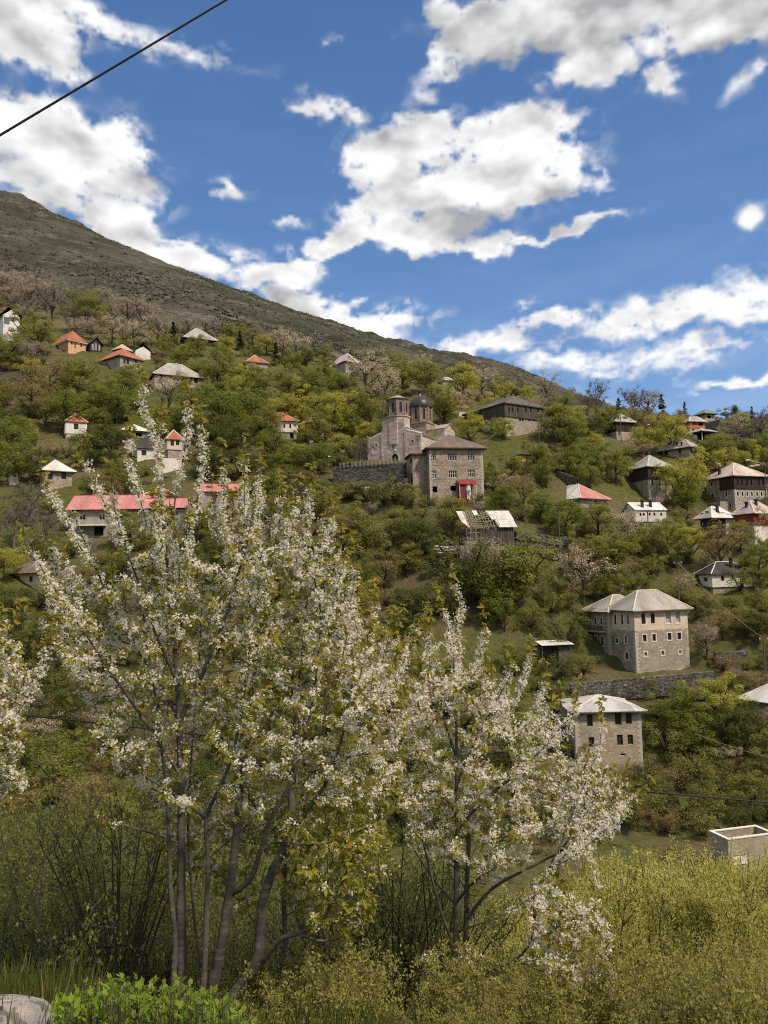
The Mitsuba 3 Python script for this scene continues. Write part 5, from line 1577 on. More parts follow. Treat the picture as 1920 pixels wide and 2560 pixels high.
for i in range(2):
    r = np.random.default_rng(700 + i)
    tw = [(np.array([[0, 0, 0], [0, 0, 0.5], [0, 0, 1.0]]), np.array([0.022, 0.014, 0.004]))]
    ends = []
    for k in range(70):
        z = r.uniform(0.1, 0.98); a = r.uniform(0, 6.28); L = 0.27 * (1.02 - z) * r.uniform(0.7, 1.1)
        e = np.array([math.cos(a) * L, math.sin(a) * L, z - 0.25 * L])
        tw.append((np.array([[0, 0, z], e * [0.5, 0.5, 1] + [0, 0, 0.02], e]), np.array([0.006, 0.004, 0.002])))
        for s in np.linspace(0.35, 1, 4):
            ends.append(np.array([0, 0, z]) * (1 - s) + e * s)
    v, f, c = crown(r, np.array(ends), 1.0, 0.036, 9, 0.035, FIR, 0.8, 0.05)
    kind('C', 'conifer', 'dark', 'tree', 'conifer', (v, f, c), tubes(tw, 3))
    # low many-stemmed bushes
    for code, cols, look in (('D', DARKG, 'dark green'), ('Q', OLIVE, 'olive green'), ('W', RUST, 'brownish')):
        r = np.random.default_rng(800 + i + ord(code))
        tw, ends = [], []
        for k in range(14):
            a = r.uniform(0, 6.28); L = r.uniform(0.25, 0.62)
            e = np.array([math.cos(a) * L, math.sin(a) * L, r.uniform(0.5, 0.95)])
            tw.append((np.array([[0, 0, 0], e * [0.4, 0.4, 0.6], e]), np.array([0.022, 0.014, 0.006])))
            ends += [e, e * [0.7, 0.7, 0.75], e * [0.85, 0.85, 0.5]]
        kind(code, 'bush', look, 'bush', 'bush', crown(r, np.array(ends), 1.0, 0.042, 72, 0.17, cols, 0.8, 0.02), tubes(tw, 4))

# (x, y, crown radius) in the photograph's view of 1659 x 2212, kind
D2P = 1920 / 1659
TREES = [(10, 622, 38, 'P'), (60, 640, 36, 'P'), (112, 652, 34, 'P'), (30, 655, 26, 'P'), (150, 690, 24, 'K'), (192, 672, 40, 'O'), (236, 668, 34, 'P'), (272, 684, 34, 'P'), (312, 690, 32, 'P'), (240, 718, 28, 'B'), (290, 722, 28, 'B'), (340, 716, 28, 'P'),
         (374, 722, 22, 'C'), (70, 722, 42, 'O'), (14, 762, 42, 'G'), (52, 768, 34, 'P'), (395, 768, 24, 'G'), (425, 745, 22, 'O'), (352, 745, 20, 'O'), (480, 768, 28, 'G'), (518, 738, 18, 'C'), (546, 730, 24, 'R'), (596, 764, 20, 'C'), (575, 742, 22, 'Y'),
         (610, 742, 26, 'B'), (642, 752, 26, 'B'), (660, 772, 22, 'S'), (700, 800, 24, 'O'), (470, 806, 36, 'O'), (530, 815, 28, 'Y'), (572, 838, 38, 'O'), (622, 832, 36, 'O'), (660, 812, 24, 'G'), (692, 836, 38, 'G'), (740, 836, 32, 'O'), (792, 818, 44, 'B'),
         (832, 842, 36, 'B'), (870, 812, 38, 'O'), (905, 800, 26, 'B'), (932, 812, 32, 'O'), (1000, 826, 40, 'Y'), (992, 868, 26, 'B'), (960, 872, 36, 'O'), (852, 788, 24, 'O'), (1040, 835, 26, 'B'), (1090, 845, 24, 'Y'), (1140, 858, 22, 'Y'), (1180, 850, 28, 'P'),
         (110, 830, 44, 'R'), (60, 858, 46, 'R'), (172, 826, 46, 'O'), (216, 862, 40, 'O'), (20, 935, 42, 'G'), (26, 990, 46, 'G'), (95, 892, 34, 'R'), (150, 884, 44, 'G'), (252, 872, 40, 'G'), (272, 832, 34, 'O'), (362, 856, 34, 'P'), (420, 868, 44, 'G'), (480, 894, 46, 'G'),
         (540, 884, 42, 'G'), (600, 892, 30, 'Y'), (644, 876, 38, 'Y'), (720, 892, 44, 'Y'), (762, 884, 36, 'O'), (800, 900, 34, 'O'), (590, 965, 38, 'G'), (602, 1000, 26, 'G'), (690, 988, 30, 'G'), (736, 964, 28, 'Y'), (776, 992, 30, 'K'), (240, 950, 38, 'S'), (200, 968, 40, 'S'),
         (505, 952, 42, 'S'), (460, 1000, 36, 'S'), (430, 940, 36, 'S'), (80, 1012, 30, 'S'), (660, 935, 24, 'Y'), (560, 925, 26, 'O'), (530, 1000, 30, 'S'), (690, 935, 34, 'O'), (640, 1040, 24, 'D'),
         (1015, 922, 30, 'Y'), (962, 890, 26, 'O'), (1088, 928, 22, 'Y'), (1206, 918, 42, 'O'), (1236, 940, 34, 'G'), (1160, 985, 30, 'O'), (1180, 1022, 28, 'G'), (1250, 998, 34, 'G'), (1105, 1008, 26, 'O'), (1066, 1040, 24, 'O'), (892, 1080, 28, 'O'), (1288, 868, 32, 'K'), (1270, 880, 24, 'K'),
         (1312, 905, 28, 'G'), (1290, 925, 26, 'S'), (1338, 888, 22, 'C'), (1368, 878, 32, 'K'), (1372, 905, 26, 'R'), (1402, 884, 32, 'R'), (1432, 892, 26, 'C'), (1450, 935, 40, 'Y'), (1480, 885, 14, 'C'), (1502, 880, 13, 'C'), (1582, 898, 20, 'S'), (1626, 900, 14, 'C'), (1650, 915, 26, 'K'),
         (1590, 935, 26, 'P'), (1625, 945, 28, 'K'), (1560, 962, 26, 'O'), (1532, 972, 28, 'G'), (1420, 920, 26, 'R'), (1345, 915, 24, 'O'), (1482, 1036, 52, 'Y'), (1484, 1078, 28, 'G'), (1332, 1004, 34, 'O'), (1290, 982, 28, 'G'), (1395, 955, 28, 'Y'), (1565, 1000, 26, 'Y'), (1612, 1000, 28, 'Y'),
         (1276, 1032, 30, 'O'), (1168, 1090, 32, 'G'), (1130, 1062, 34, 'R'), (1222, 1126, 42, 'G'), (1292, 1124, 38, 'O'), (1350, 1152, 36, 'B'), (1330, 1192, 46, 'O'), (1402, 1172, 34, 'O'), (1442, 1160, 34, 'O'), (1560, 1192, 44, 'R'), (1492, 1180, 38, 'Y'), (1640, 1130, 28, 'B'), (1640, 1228, 38, 'G'),
         (1600, 1165, 30, 'O'), (1260, 1250, 50, 'B'), (1272, 1195, 42, 'O'), (1100, 1195, 20, 'G'), (1040, 1195, 18, 'P'), (905, 1162, 42, 'S'), (862, 1142, 38, 'O'), (792, 1165, 46, 'O'), (830, 1235, 40, 'R'), (1012, 1245, 26, 'G'), (1018, 1285, 28, 'Q'), (898, 1315, 46, 'S'), (965, 1200, 26, 'Q'),
         (1222, 1372, 38, 'D'), (1140, 1240, 26, 'Q'), (1405, 1222, 26, 'Q'), (1600, 1258, 26, 'Q'), (1562, 1348, 30, 'R'), (1612, 1340, 30, 'O'), (1640, 1370, 30, 'S'), (1528, 1392, 30, 'P'), (1548, 1524, 50, 'Y'), (1470, 1545, 50, 'G'), (1500, 1592, 42, 'G'), (1620, 1585, 42, 'S'), (1570, 1590, 40, 'S'),
         (1440, 1600, 34, 'Q'), (1630, 1705, 30, 'O'), (1500, 1672, 34, 'Q'), (1450, 1690, 36, 'W'), (1560, 1690, 34, 'Q'), (1200, 1445, 32, 'D'), (1262, 1440, 22, 'Q'), (1150, 1340, 26, 'Q'), (700, 1092, 34, 'O'), (750, 1118, 34, 'O'), (740, 1165, 38, 'R'), (60, 1092, 44, 'K'), (30, 1135, 42, 'K'), (100, 1152, 40, 'K'),
         (282, 1148, 36, 'O'), (345, 1180, 38, 'O'), (432, 1132, 36, 'O'), (8, 1215, 36, 'Y'), (120, 1285, 32, 'O'), (205, 1335, 44, 'S'), (100, 1385, 44, 'S'), (62, 1480, 48, 'S'), (152, 1532, 46, 'S'), (20, 1580, 40, 'K'), (1415, 1300, 18, 'Q'), (1350, 1395, 26, 'Q'), (880, 1210, 30, 'O'),
         (1240, 1640, 26, 'Q'), (1210, 1690, 30, 'W'), (1420, 1545, 22, 'Q'), (1395, 1480, 20, 'Q'), (1645, 1480, 30, 'W'), (1300, 1560, 20, 'Q'), (1335, 1755, 40, 'D'), (1405, 1735, 34, 'Q'), (1480, 1742, 38, 'D'), (1550, 1738, 32, 'Q'), (1625, 1748, 34, 'D'), (1275, 1780, 34, 'W'), (1440, 1775, 30, 'W'), (1520, 1780, 34, 'Q'), (1220, 1760, 34, 'D'), (1590, 1775, 30, 'D'), (1086, 1180, 22, 'G', 131), (1052, 1186, 20, 'P', 131), (1008, 1176, 16, 'D', 131), (1120, 1700, 30, 'D'), (580, 900, 34, 'O', 187), (545, 930, 30, 'G', 187), (748, 1050, 17, 'Q', 160), (792, 1052, 15, 'D', 159), (832, 1046, 15, 'Q', 157), (1120, 1178, 16, 'Q', 133)]

placed = []          # (x, y, z, radius px, u, v, kind, height)


def plant(u, v, rpx, code, d=None, vis=True):
    low = 0.9 if code in 'DQW' else 1.25
    if d is None:
        q = hit(u, min(v + rpx * low, 2190), 58.0)
        if q is None:
            return None
    else:
        q = P(u, v + rpx * low, d)
    dist = q[1]
    rm = rpx / F0 * dist
    hgt = rm * (2.0 if code in 'DQW' else 2.5 if code != 'C' else 2.7)
    if code in 'KP':
        hgt = rm * 2.45
    gz_ = float(ground(q[:1], q[1:2])[0])
    if d is not None:
        hgt = max(hgt, float(P(u, v - rpx, d)[2]) - gz_)
    placed.append((q[0], q[1], gz_, rpx, u, v, code, hgt))
    return placed[-1]


for x, y, r_, code, *dd in TREES:
    plant(x * D2P, y * D2P, r_ * D2P, code, *dd)
n_hand = len(placed)

# woodland between the things placed by eye
boxes = [(b, d) for _, b, d, _ in HOUSES if b is not None] + [((838, 1150, 1012, 1222), 164), ((912, 1222, 1018, 1256), 158), ((1430, 1680, 1780, 1738), 117), ((1345, 1208, 1525, 1262), 163)]
r = np.random.default_rng(42)
SKYL = np.array([(0, 700), (250, 770), (420, 800), (600, 830), (760, 860), (900, 900), (1150, 955), (1400, 990), (1500, 1010), (1920, 1040)], float)
OPEN = [(1140, 1370, 120, 70), (1330, 1385, 110, 70), (1500, 1640, 110, 40), (1190, 1640, 160, 60), (1800, 1600, 120, 60), (1690, 1900, 90, 60), (950, 1290, 120, 50), (1290, 1500, 90, 60), (60, 930, 90, 40), (1000, 1450, 60, 60), (1600, 1700, 160, 50), (1230, 1120, 60, 50), (1230, 1470, 200, 34), (1130, 1590, 170, 40), (1320, 1330, 120, 34)]   # meadows
tries, filled = 0, 0
while filled < 520 and tries < 40000:
    tries += 1
    u = r.uniform(-40, 1960)
    top = np.interp(u, SKYL[:, 0], SKYL[:, 1])
    v = top + (2080 - top) * r.random() ** 1.05
    if any(((u - a) / c) ** 2 + ((v - b) / e) ** 2 < 1 for a, b, c, e in OPEN) and r.random() < 0.9:
        continue
    if 950 < u < 1460 and 1300 < v < 1720 and r.random() < 0.5:
        continue
    q = hit(u, v + 30, 62.0)
    if q is None or q[1] > 300:
        continue
    small = (r.random() < 0.5 if v > 1250 and u > 850 else r.random() < 0.28)
    rm = r.uniform(1.1, 1.9) if small else r.uniform(2.2, 3.7)
    rpx = rm / q[1] * F0
    if any(math.hypot(u - a[4], v - a[5]) < (0.50 if v < 1250 else 0.66) * (rpx + a[3]) for a in placed):
        continue
    base = hit(u, v + rpx * 1.2, 62.0)
    if base is None or any(u + rpx * 0.85 > b[0] and u - rpx * 0.85 < b[2] and v + rpx > b[1] - 4 and v - rpx < b[3] - 0.12 * (b[3] - b[1]) and base[1] < d + 3 for b, d in boxes):
        continue
    if any(u + rpx > b[0] and u - rpx < b[2] and abs(base[1] - d - 4) < 6 and v + rpx * 1.3 > b[1] and v < b[3] for b, d in boxes):
        continue
    if small:
        code = r.choice(list('DQQW')) if sum(a[6] in 'DQW' for a in placed) < 296 else r.choice(list('PRBO'))
    elif v < 830:
        code = r.choice(list('PPOBR'))
    elif v < 1150 and u < 900:
        code = r.choice(list('GGOOSYR'))
    elif v < 1150:
        code = r.choice(list('OOYGPR'))
    else:
        code = r.choice(list('OGGOYB' if u > 850 else 'SOSRGK'))
    if code in 'GOYS' and sum(a[6] in 'GOYS' for a in placed) >= 296:
        code = r.choice(list('RPB'))
    if plant(u, v, rpx, str(code)):
        filled += 1

# things standing on the ground keep clear of the walls
LM = []
for k, b, d, phrase in HOUSES:
    if phrase and b is not None:
        LM.append((phrase, (b[0] + b[2]) / 2, (b[1] + b[3]) / 2, b))
entries = []
for i, (x, y, z, rpx, u, v, code, hgt) in enumerate(placed):
    var = KINDS[code][i % len(KINDS[code])]
    gid, nm, look, cat_, ph = var
    key = name(nm)
    a = r.uniform(0, 360)
    sx = r.uniform(0.92, 1.12)
    if code in 'DQW':
        wide = hgt * 1.15
    elif code == 'C':
        wide = hgt
    else:
        wide = hgt * (1.06 if code in 'KPB' else 1.12)
    M = T().translate([float(x), float(y), float(z) - 0.15]).rotate([0, 0, 1], float(a)).scale([float(wide * sx), float(wide / sx), float(hgt)])
    scene[key] = {'type': 'instance', 'to_world': M, 'group': {'type': 'ref', 'id': gid}}
    best = sorted(LM, key=lambda m: math.hypot(m[1] - u, (m[2] - v) * 1.2))[0]
    b = best[3]
    side = 'left of' if u < b[0] else 'right of' if u > b[2] else 'above' if v < b[1] else 'below' if v > b[3] else 'beside'
    if side in ('left of', 'right of') and v < b[1] - 40:
        side = 'above and ' + side
    elif side in ('left of', 'right of') and v > b[3] + 30:
        side = 'below and ' + side
    size = 'small' if rpx < 22 else 'tall' if rpx > 46 else ''
    entries.append((key, ' '.join(w_ for w_ in (size, look, ph) if w_), side, best[0], math.hypot(best[1] - u, best[2] - v), cat_, nm))
ORD = ['nearest', 'second nearest', 'third nearest', 'fourth nearest', 'fifth nearest', 'sixth nearest', 'seventh nearest', 'eighth nearest', 'ninth nearest', 'tenth nearest'] + [f'{w_} nearest' for w_ in ('eleventh', 'twelfth', 'thirteenth', 'fourteenth', 'fifteenth', 'sixteenth', 'seventeenth', 'eighteenth')]
groups = {}
for e in entries:
    groups.setdefault(e[1:4], []).append(e)
for g in groups.values():
    g.sort(key=lambda e: e[4])
    for i, e in enumerate(g):
        if len(f'{e[1]} {e[2]} {e[3]}'.split()) > 13:
            e = (e[0], e[1].replace('small ', '').replace('tall ', '').replace('budding tree', 'tree')) + e[2:]
        tag(e[0], f'{e[1]} {e[2]} {e[3]}' + (f', {ORD[min(i, len(ORD) - 1)]}' if len(g) > 1 else ''), e[5], 'trees and bushes of the hillside')

# low scrub, brambles and tussocks on the slopes, too many to count
SCRUB = [((0.160, 0.160, 0.042), (0.280, 0.265, 0.075)), ((0.110, 0.128, 0.032), (0.215, 0.220, 0.058)), ((0.225, 0.205, 0.095), (0.330, 0.305, 0.155)), ((0.225, 0.220, 0.050), (0.370, 0.345, 0.090)), ((0.145, 0.128, 0.075), (0.230, 0.205, 0.125))]
for i, cols in enumerate(SCRUB):
    r = np.random.default_rng(840 + i)
    d = r.normal(size=(22, 3)); d /= np.linalg.norm(d, axis=1, keepdims=True); d[:, 2] = np.abs(d[:, 2])
    v, f, c = crown(r, d * [0.75, 0.75, 0.55] * r.uniform(0.4, 1, (22, 1)), 1.0, 0.13, 15, 0.26, cols, 0.8, -1.0)
    scene[f'group_scrub_{i}'] = {'type': 'shapegroup', 'foliage': mikit.ply((v, f), 'm_leaf', False, color=c)}
r = np.random.default_rng(5)
N = 3600
px = r.uniform(-110, 150, N * 6); py = r.uniform(70, 300, N * 6) ** 1.0
dens = meshkit.fbm(np.stack([px, py, px * 0], 1) * 0.05, 3, 12)
keep = (np.abs(np.arctan2(px, py)) < 0.53) & (dens > 0.37)
px, py, dens = px[keep][:N], py[keep][:N], dens[keep][:N]
pz = ground(px, py)
inside = np.zeros(len(px), bool)
uu, vv = proj(np.stack([px, py, pz], 1))
for k, b, d, _ in HOUSES:
    if b is not None:
        inside |= (uu > b[0] - 4) & (uu < b[2] + 4) & (vv > b[1]) & (vv < b[3] + 22) & (py < d + 12)
for a, b, c_, e in OPEN:
    inside |= (((uu - a) / c_) ** 2 + ((vv - b) / e) ** 2 < 1) & (r.random(len(px)) < 0.7)
px, py, pz = px[~inside], py[~inside], pz[~inside]
pick = (meshkit.fbm(np.stack([px, py, px * 0], 1) * 0.03 + 8, 3, 31) * 9 + r.normal(0, 0.9, len(px))).astype(int) % len(SCRUB)
for i in range(len(px)):
    s_ = 0.35 + 1.35 * r.random() ** 1.6
    scene[f'hillside_scrub__{i + 1:03d}'] = {'type': 'instance', 'to_world': T().translate([float(px[i]), float(py[i]), float(pz[i]) - 0.1]).rotate([0, 0, 1], float(r.uniform(0, 360))).scale([float(s_ * r.uniform(1, 1.7)), float(s_ * 1.2), float(s_ * r.uniform(0.7, 1.1))]), 'group': {'type': 'ref', 'id': f'group_scrub_{pick[i]}'}}
tag('hillside_scrub', 'low brambles, dry grass tussocks and scrub over the terraces', 'scrub', kind='stuff')

# heather and stunted bushes on the bare mountain
N = 15000
ang, rr = r.uniform(-0.55, 0.42, N), r.uniform(290, 780, N) ** 1.0
px, py = rr * np.sin(ang), rr * np.cos(ang)
k = meshkit.fbm(np.stack([px * 0.03, py * 0.018, px * 0], 1), 3, 17) > 0.42
px, py = px[k], py[k]
pz = ground(px, py)
n, per = len(px), 7
rad = r.uniform(0.4, 1.1, n) * (1 + 0.6 * (py < 400))
d = r.normal(size=(n, per, 3)); d /= np.linalg.norm(d, axis=2, keepdims=True); d[..., 2] = np.abs(d[..., 2])
q = np.stack([px, py, pz], 1)[:, None] + d * rad[:, None, None] * [1.3, 1.3, 0.8]
tone = np.array([[0.036, 0.042, 0.019], [0.052, 0.052, 0.026], [0.07, 0.064, 0.042]])[r.integers(0, 3, n)]
v, f = leaf_quads(q.reshape(-1, 3), (d + [0, 0, 0.5]).reshape(-1, 3), (rad[:, None] * r.uniform(0.6, 1.1, (n, per))).ravel(), r)
put('mountain_scrub', (v, f), 'm_leaf', color=np.repeat((tone[:, None] * r.uniform(0.7, 1.3, (n, per, 1))).reshape(-1, 3), 4, 0))
tag('mountain_scrub', 'dark heather and stunted bushes dotting the bare mountain', 'scrub', kind='stuff')

# crags: angular stones breaking out of the mountain side and the right hand cliff
def crag(nm, label, spots, size, seed, depth=None):
    r = np.random.default_rng(seed)
    ico = trimesh.creation.icosphere(1, 1.0)
    vs, col = [], []
    for u, v, n, su, sv in spots:
        for _ in range(n):
            q = hit(u + r.normal(0, su), v + r.normal(0, sv), 150, 800, 400)
            if q is None:
                continue
            s = size * r.uniform(0.4, 1.3)
            w_ = np.asarray(ico.vertices) * (1 + 0.35 * r.normal(size=(len(ico.vertices), 1))) * np.array([s * r.uniform(0.6, 1.6), s * r.uniform(0.5, 0.9), s * r.uniform(0.5, 1.2)])
            a = r.uniform(0, 6.28)
            w_ = w_ @ np.array([[math.cos(a), math.sin(a), 0], [-math.sin(a), math.cos(a), 0], [0, 0, 1]]) + q + [0, 0, 0.15 * s]
            vs.append((w_, ico.faces))
            g = r.uniform(0.05, 0.12)
            col.append(np.tile([g * 1.05, g, g * 0.94], (len(w_), 1)))
    put(nm, cat(vs), 'm_vc', color=np.vstack(col))
    tag(nm, label, 'rock', kind='stuff')


crag('mountain_crags', 'grey rock crags on the mountain side', [(300, 700, 190, 70, 18), (390, 735, 170, 50, 14), (180, 640, 40, 90, 26), (780, 842, 60, 18, 8), (810, 868, 40, 14, 9), (560, 775, 26, 60, 12), (60, 570, 24, 60, 20), (470, 740, 60, 40, 14)], 1.15, 3)
crag('cliff_rocks', 'dark rocky outcrop under the trees on the right ridge', [(1840, 1105, 60, 50, 22), (1790, 1120, 30, 30, 14), (1650, 1080, 10, 40, 10)], 1.4, 4)

# ------------------------------------------------------------------ the blossoming cherries in the foreground
_pet = []
for k in range(5):
    a = 2 * math.pi * k / 5
    c, s = math.cos(a), math.sin(a)
    for (x, y, z) in ((0.10, 0, 0.0), (0.62, -0.36, 0.16), (1.0, 0.0, 0.30), (0.62, 0.36, 0.16)):
        _pet.append((x * c - y * s, x * s + y * c, z))
FLOWER_V = np.array(_pet)
FLOWER_F = np.array([[4 * k + a for a in t] for k in range(5) for t in ((0, 1, 2), (0, 2, 3))])
LEAF_V = np.array([(0, 0, 0), (0.30, -0.20, 0.05), (0.32, 0, -0.03), (0.30, 0.20, 0.05), (0.68, -0.17, -0.02), (0.70, 0, -0.10), (0.68, 0.17, -0.02), (1.0, 0, -0.20)])
LEAF_F = np.array([(0, 1, 2), (0, 2, 3), (1, 4, 5), (1, 5, 2), (2, 5, 6), (2, 6, 3), (4, 7, 5), (5, 7, 6)])


def bez(a, m, b, n):
    t = np.linspace(0, 1, n)[:, None]
    return (1 - t) ** 2 * a + 2 * t * (1 - t) * m + t ** 2 * b


def smooth_line(p, step):
    p = np.asarray(p, float)
    for _ in range(2):
        q = [p[0]]
        for a, b in zip(p[:-1], p[1:]):
            q += [a * 0.75 + b * 0.25, a * 0.25 + b * 0.75]
        p = np.array(q + [p[-1]])
    s = np.concatenate([[0], np.cumsum(np.linalg.norm(np.diff(p, axis=0), axis=1))])
    n = max(int(s[-1] / step), 3)
    t = np.linspace(0, s[-1], n)
    return np.stack([np.interp(t, s, p[:, k]) for k in range(3)], 1)


def leaf_rot(n, r, base):
    """leaf frames: x along the drooping leaf, z its face"""
    x = base + r.normal(0, 0.38, (n, 3)) + [0, 0, -0.55]
    x /= np.linalg.norm(x, axis=1, keepdims=True)
    z = r.normal(0, 1, (n, 3)) + [0, -0.5, 0.6]
    z -= (z * x).sum(1, keepdims=True) * x
    z /= np.linalg.norm(z, axis=1, keepdims=True)
    return np.stack([x, np.cross(z, x), z], -1)


def cherry(label, D, stems, wands, regions, seed, flowers=1.0, leafpart=300, bloom=None, group=None, leaf_len=0.108, leafy=0.65):
    r = np.random.default_rng(seed)
    key = name('cherry_tree')
    tag(key, label, 'tree', group)
    nodes, dirs = [], []
    first = True
    thin = []
    for pts, r0, r1 in stems:
        p = np.array([P(u, v, D + d) for u, v, d in pts])
        q = smooth_line(p, 0.07)
        q[1:-1] += np.cumsum(r.normal(0, 0.0035, q[1:-1].shape), 0) * 0.6
        rad = np.linspace(r0, r1, len(q)) * (1 + 0.05 * r.normal(size=len(q)))
        if pts[0][1] > 2440:
            q = np.vstack([q[0] + (q[0] - q[1]) * 5 + [0, 0, -0.25], q]); rad = np.concatenate([[r0 * 1.25], rad])
        put(key + ('__trunk' if first else '__branch'), tube(q, rad, 9 if r0 > 0.03 else 7), 'm_bark', True)
        first = False
        nodes.append(q); dirs.append(np.gradient(q, axis=0))
        thin.append((q, rad))
    paths = []
    nod, dr_ = np.vstack(nodes), np.vstack(dirs)
    nrad = np.concatenate([t[1] for t in thin])[:len(nod)]
    nrad = np.concatenate([t[1] for t in thin])

    def attach(tgt, maxlen=9.0):
        dlt = tgt - nod
        L = np.linalg.norm(dlt, axis=1) + 1e-6
        up = dlt[:, 2] / L
        cost = L * (1 + 1.6 * np.clip(0.25 - up, 0, 2) ** 2 * 2.0)
        return int(np.argmin(cost)), L

    # long upright shoots whose place the photograph shows
    shoots = []
    for w_ in wands:
        dd = r.normal(0, 0.35)
        p = np.array([P(u, v, D + dd) for u, v in w_])
        i, L = attach(p[-1])
        full = smooth_line(np.vstack([p, (p[-1] + nod[i]) / 2 + r.normal(0, 0.05, 3) + [0, 0, -0.06 * L[i]], nod[i]]), 0.06)[::-1]
        shoots.append(full)
    for q in shoots:
        rad = np.linspace(0.013, 0.0028, len(q))
        paths.append((q, rad, True))
        nod = np.vstack([nod, q]); dr_ = np.vstack([dr_, np.gradient(q, axis=0)]); nrad = np.concatenate([nrad, rad])
    tg = []
    for poly, n, sig, d0 in regions:
        pg = Polygon(poly)
        x0, y0, x1, y1 = pg.bounds
        c = 0
        while c < n:
            u, v = r.uniform(x0, x1), r.uniform(y0, y1)
            if pg.contains(Point(u, v)):
                tg.append(P(u, v, D + d0 + r.normal(0, sig))); c += 1
    tg = np.array(tg)
    dist = cKDTree(nod).query(tg)[0]
    for k in np.argsort(dist):
        t = tg[k]
        i, L = attach(t)
        L = L[i]
        if L < 0.06:
            continue
        d = dr_[i] / (np.linalg.norm(dr_[i]) + 1e-9)
        m = nod[i] + (t - nod[i]) * 0.5 + d * L * 0.12 + np.array([0, 0, -0.10 * L]) + r.normal(0, 0.03 * L, 3)
        q = bez(nod[i], m, t, max(int(L / 0.07), 4))
        rr = min(nrad[i] * 0.75, 0.004 + 0.012 * L)
        rad = np.linspace(max(rr, 0.004), 0.0022, len(q))
        paths.append((q, rad, False))
        nod = np.vstack([nod, q[1:]]); dr_ = np.vstack([dr_, np.gradient(q, axis=0)[1:]]); nrad = np.concatenate([nrad, rad[1:]])
    # the thicker side branches are parts of their own, the fine twigs one
    thick = [(q, rad) for q, rad, w_ in paths if rad[0] > 0.0085][:260]
    for q, rad in thick:
        put(key + '__branch', tube(q, rad, 5), 'm_bark', True)
    rest = [(q, rad) for q, rad, w_ in paths if rad[0] <= 0.0085] + [(q, rad) for q, rad, w_ in paths if rad[0] > 0.0085][260:]
    k_ = put(key + '__twigs', cat([tube(q, rad, 3, cap=False) for q, rad in rest]), 'm_bark', True)
    labels[k_] = {'kind': 'stuff'}
    # blossom clusters along shoots and twigs, young leaves between them and in tufts at the tips
    fp, ld, lb, ls, tip = [], [], [], [], []
    for (q, rad, w_) in paths + [(a[len(a) * 2 // 3:], b[len(a) * 2 // 3:], False) for a, b in thin]:
        seg = np.linalg.norm(np.diff(q, axis=0), axis=1)
        s = np.concatenate([[0], np.cumsum(seg)])
        L = s[-1]
        lo = max(0.0, L - 1.45) if w_ else 0.12 * L
        hi = L - (0.30 if w_ else 0.03)
        n = int(max(hi - lo, 0) / (0.011 if w_ else 0.026)) + 1
        for t in r.uniform(lo, max(hi, lo + 0.01), n):
            c = np.array([np.interp(t, s, q[:, k]) for k in range(3)])
            u, v = proj(c[None])
            pr = bloom(u[0], v[0]) if bloom else 1.0
            if r.random() < pr * flowers:
                m = r.integers(5, 9)
                o = r.normal(size=3); o /= np.linalg.norm(o)
                fp.append(c + o * (r.uniform(0.02, 0.068) if w_ else r.uniform(0.025, 0.055)) + r.normal(0, 0.020, (m, 3)))
            if r.random() < ((0.35 if w_ else 1.0) * leafy if pr > 0.6 else 1.0):
                o = r.normal(size=3) * [1, 1, 0.4]; o /= np.linalg.norm(o)
                ld.append(c + o * 0.01); lb.append(o); ls.append(r.uniform(0.55, 1.0)); tip.append(0)
        e = q[-1]
        for _ in range(r.integers(20, 30) if w_ else r.integers(2, 6)):
            o = r.normal(size=3) * [1, 1, 0.35]; o /= np.linalg.norm(o)
            back = (q[-1] - q[-2]) / (np.linalg.norm(q[-1] - q[-2]) + 1e-9)
            ld.append(e - back * r.uniform(-0.06, 0.36) * (1 if w_ else 0.25)); lb.append(o * 0.8 + back * 0.3); ls.append(r.uniform(0.7, 1.15)); tip.append(1)
    fp = np.vstack(fp)
    n = len(fp)
    nz = r.normal(0, 1, (n, 3)) + [0.15, -0.35, 0.35]
    tone = r.uniform(0, 1, (n, 1))
    col = np.array([[0.93, 0.915, 0.85]]) * (1 - tone) + np.array([[0.92, 0.87, 0.80]]) * tone
    col *= r.uniform(0.88, 1.06, (n, 1))
    v, f, c = scatter(FLOWER_V, FLOWER_F, fp, frames_z(nz, r), r.uniform(0.0108, 0.0168, n), np.clip(col, 0, 0.95))
    k_ = put(key + '__blossoms', (v, f), 'm_petal', color=c)
    labels[k_] = {'kind': 'stuff'}
    ld, lb, ls, tip = np.array(ld), np.array(lb), np.array(ls) * leaf_len, np.array(tip)
    R = leaf_rot(len(ld), r, lb)
    a = r.uniform(0, 1, (len(ld), 1))
    bronze = np.clip(tip[:, None] * 0.45 + r.normal(0.10, 0.22, (len(ld), 1)), 0, 1)
    col = (np.array([[0.240, 0.280, 0.045]]) * (1 - a) + np.array([[0.42, 0.43, 0.080]]) * a) * (1 - bronze) + np.array([[0.34, 0.26, 0.060]]) * bronze
    # the leaves that show largest: those of the tip tufts nearest the viewer
    big = np.argsort(-(ls / np.linalg.norm(ld, axis=1)) - 0.02 * tip)[:leafpart]
    for i in big:
        put(key + '__leaf', (LEAF_V @ R[i].T * ls[i] + ld[i], LEAF_F), 'm_leaf', color=np.tile(col[i], (8, 1)))
    mk = np.ones(len(ld), bool); mk[big] = False
    v, f, c = scatter(LEAF_V, LEAF_F, ld[mk], R[mk], ls[mk], col[mk])
    k_ = put(key + '__leaves', (v, f), 'm_leaf', color=c)
    labels[k_] = {'kind': 'stuff'}
    print(label[:30], 'flowers', n, 'leaves', len(ld), 'paths', len(paths))
    return key


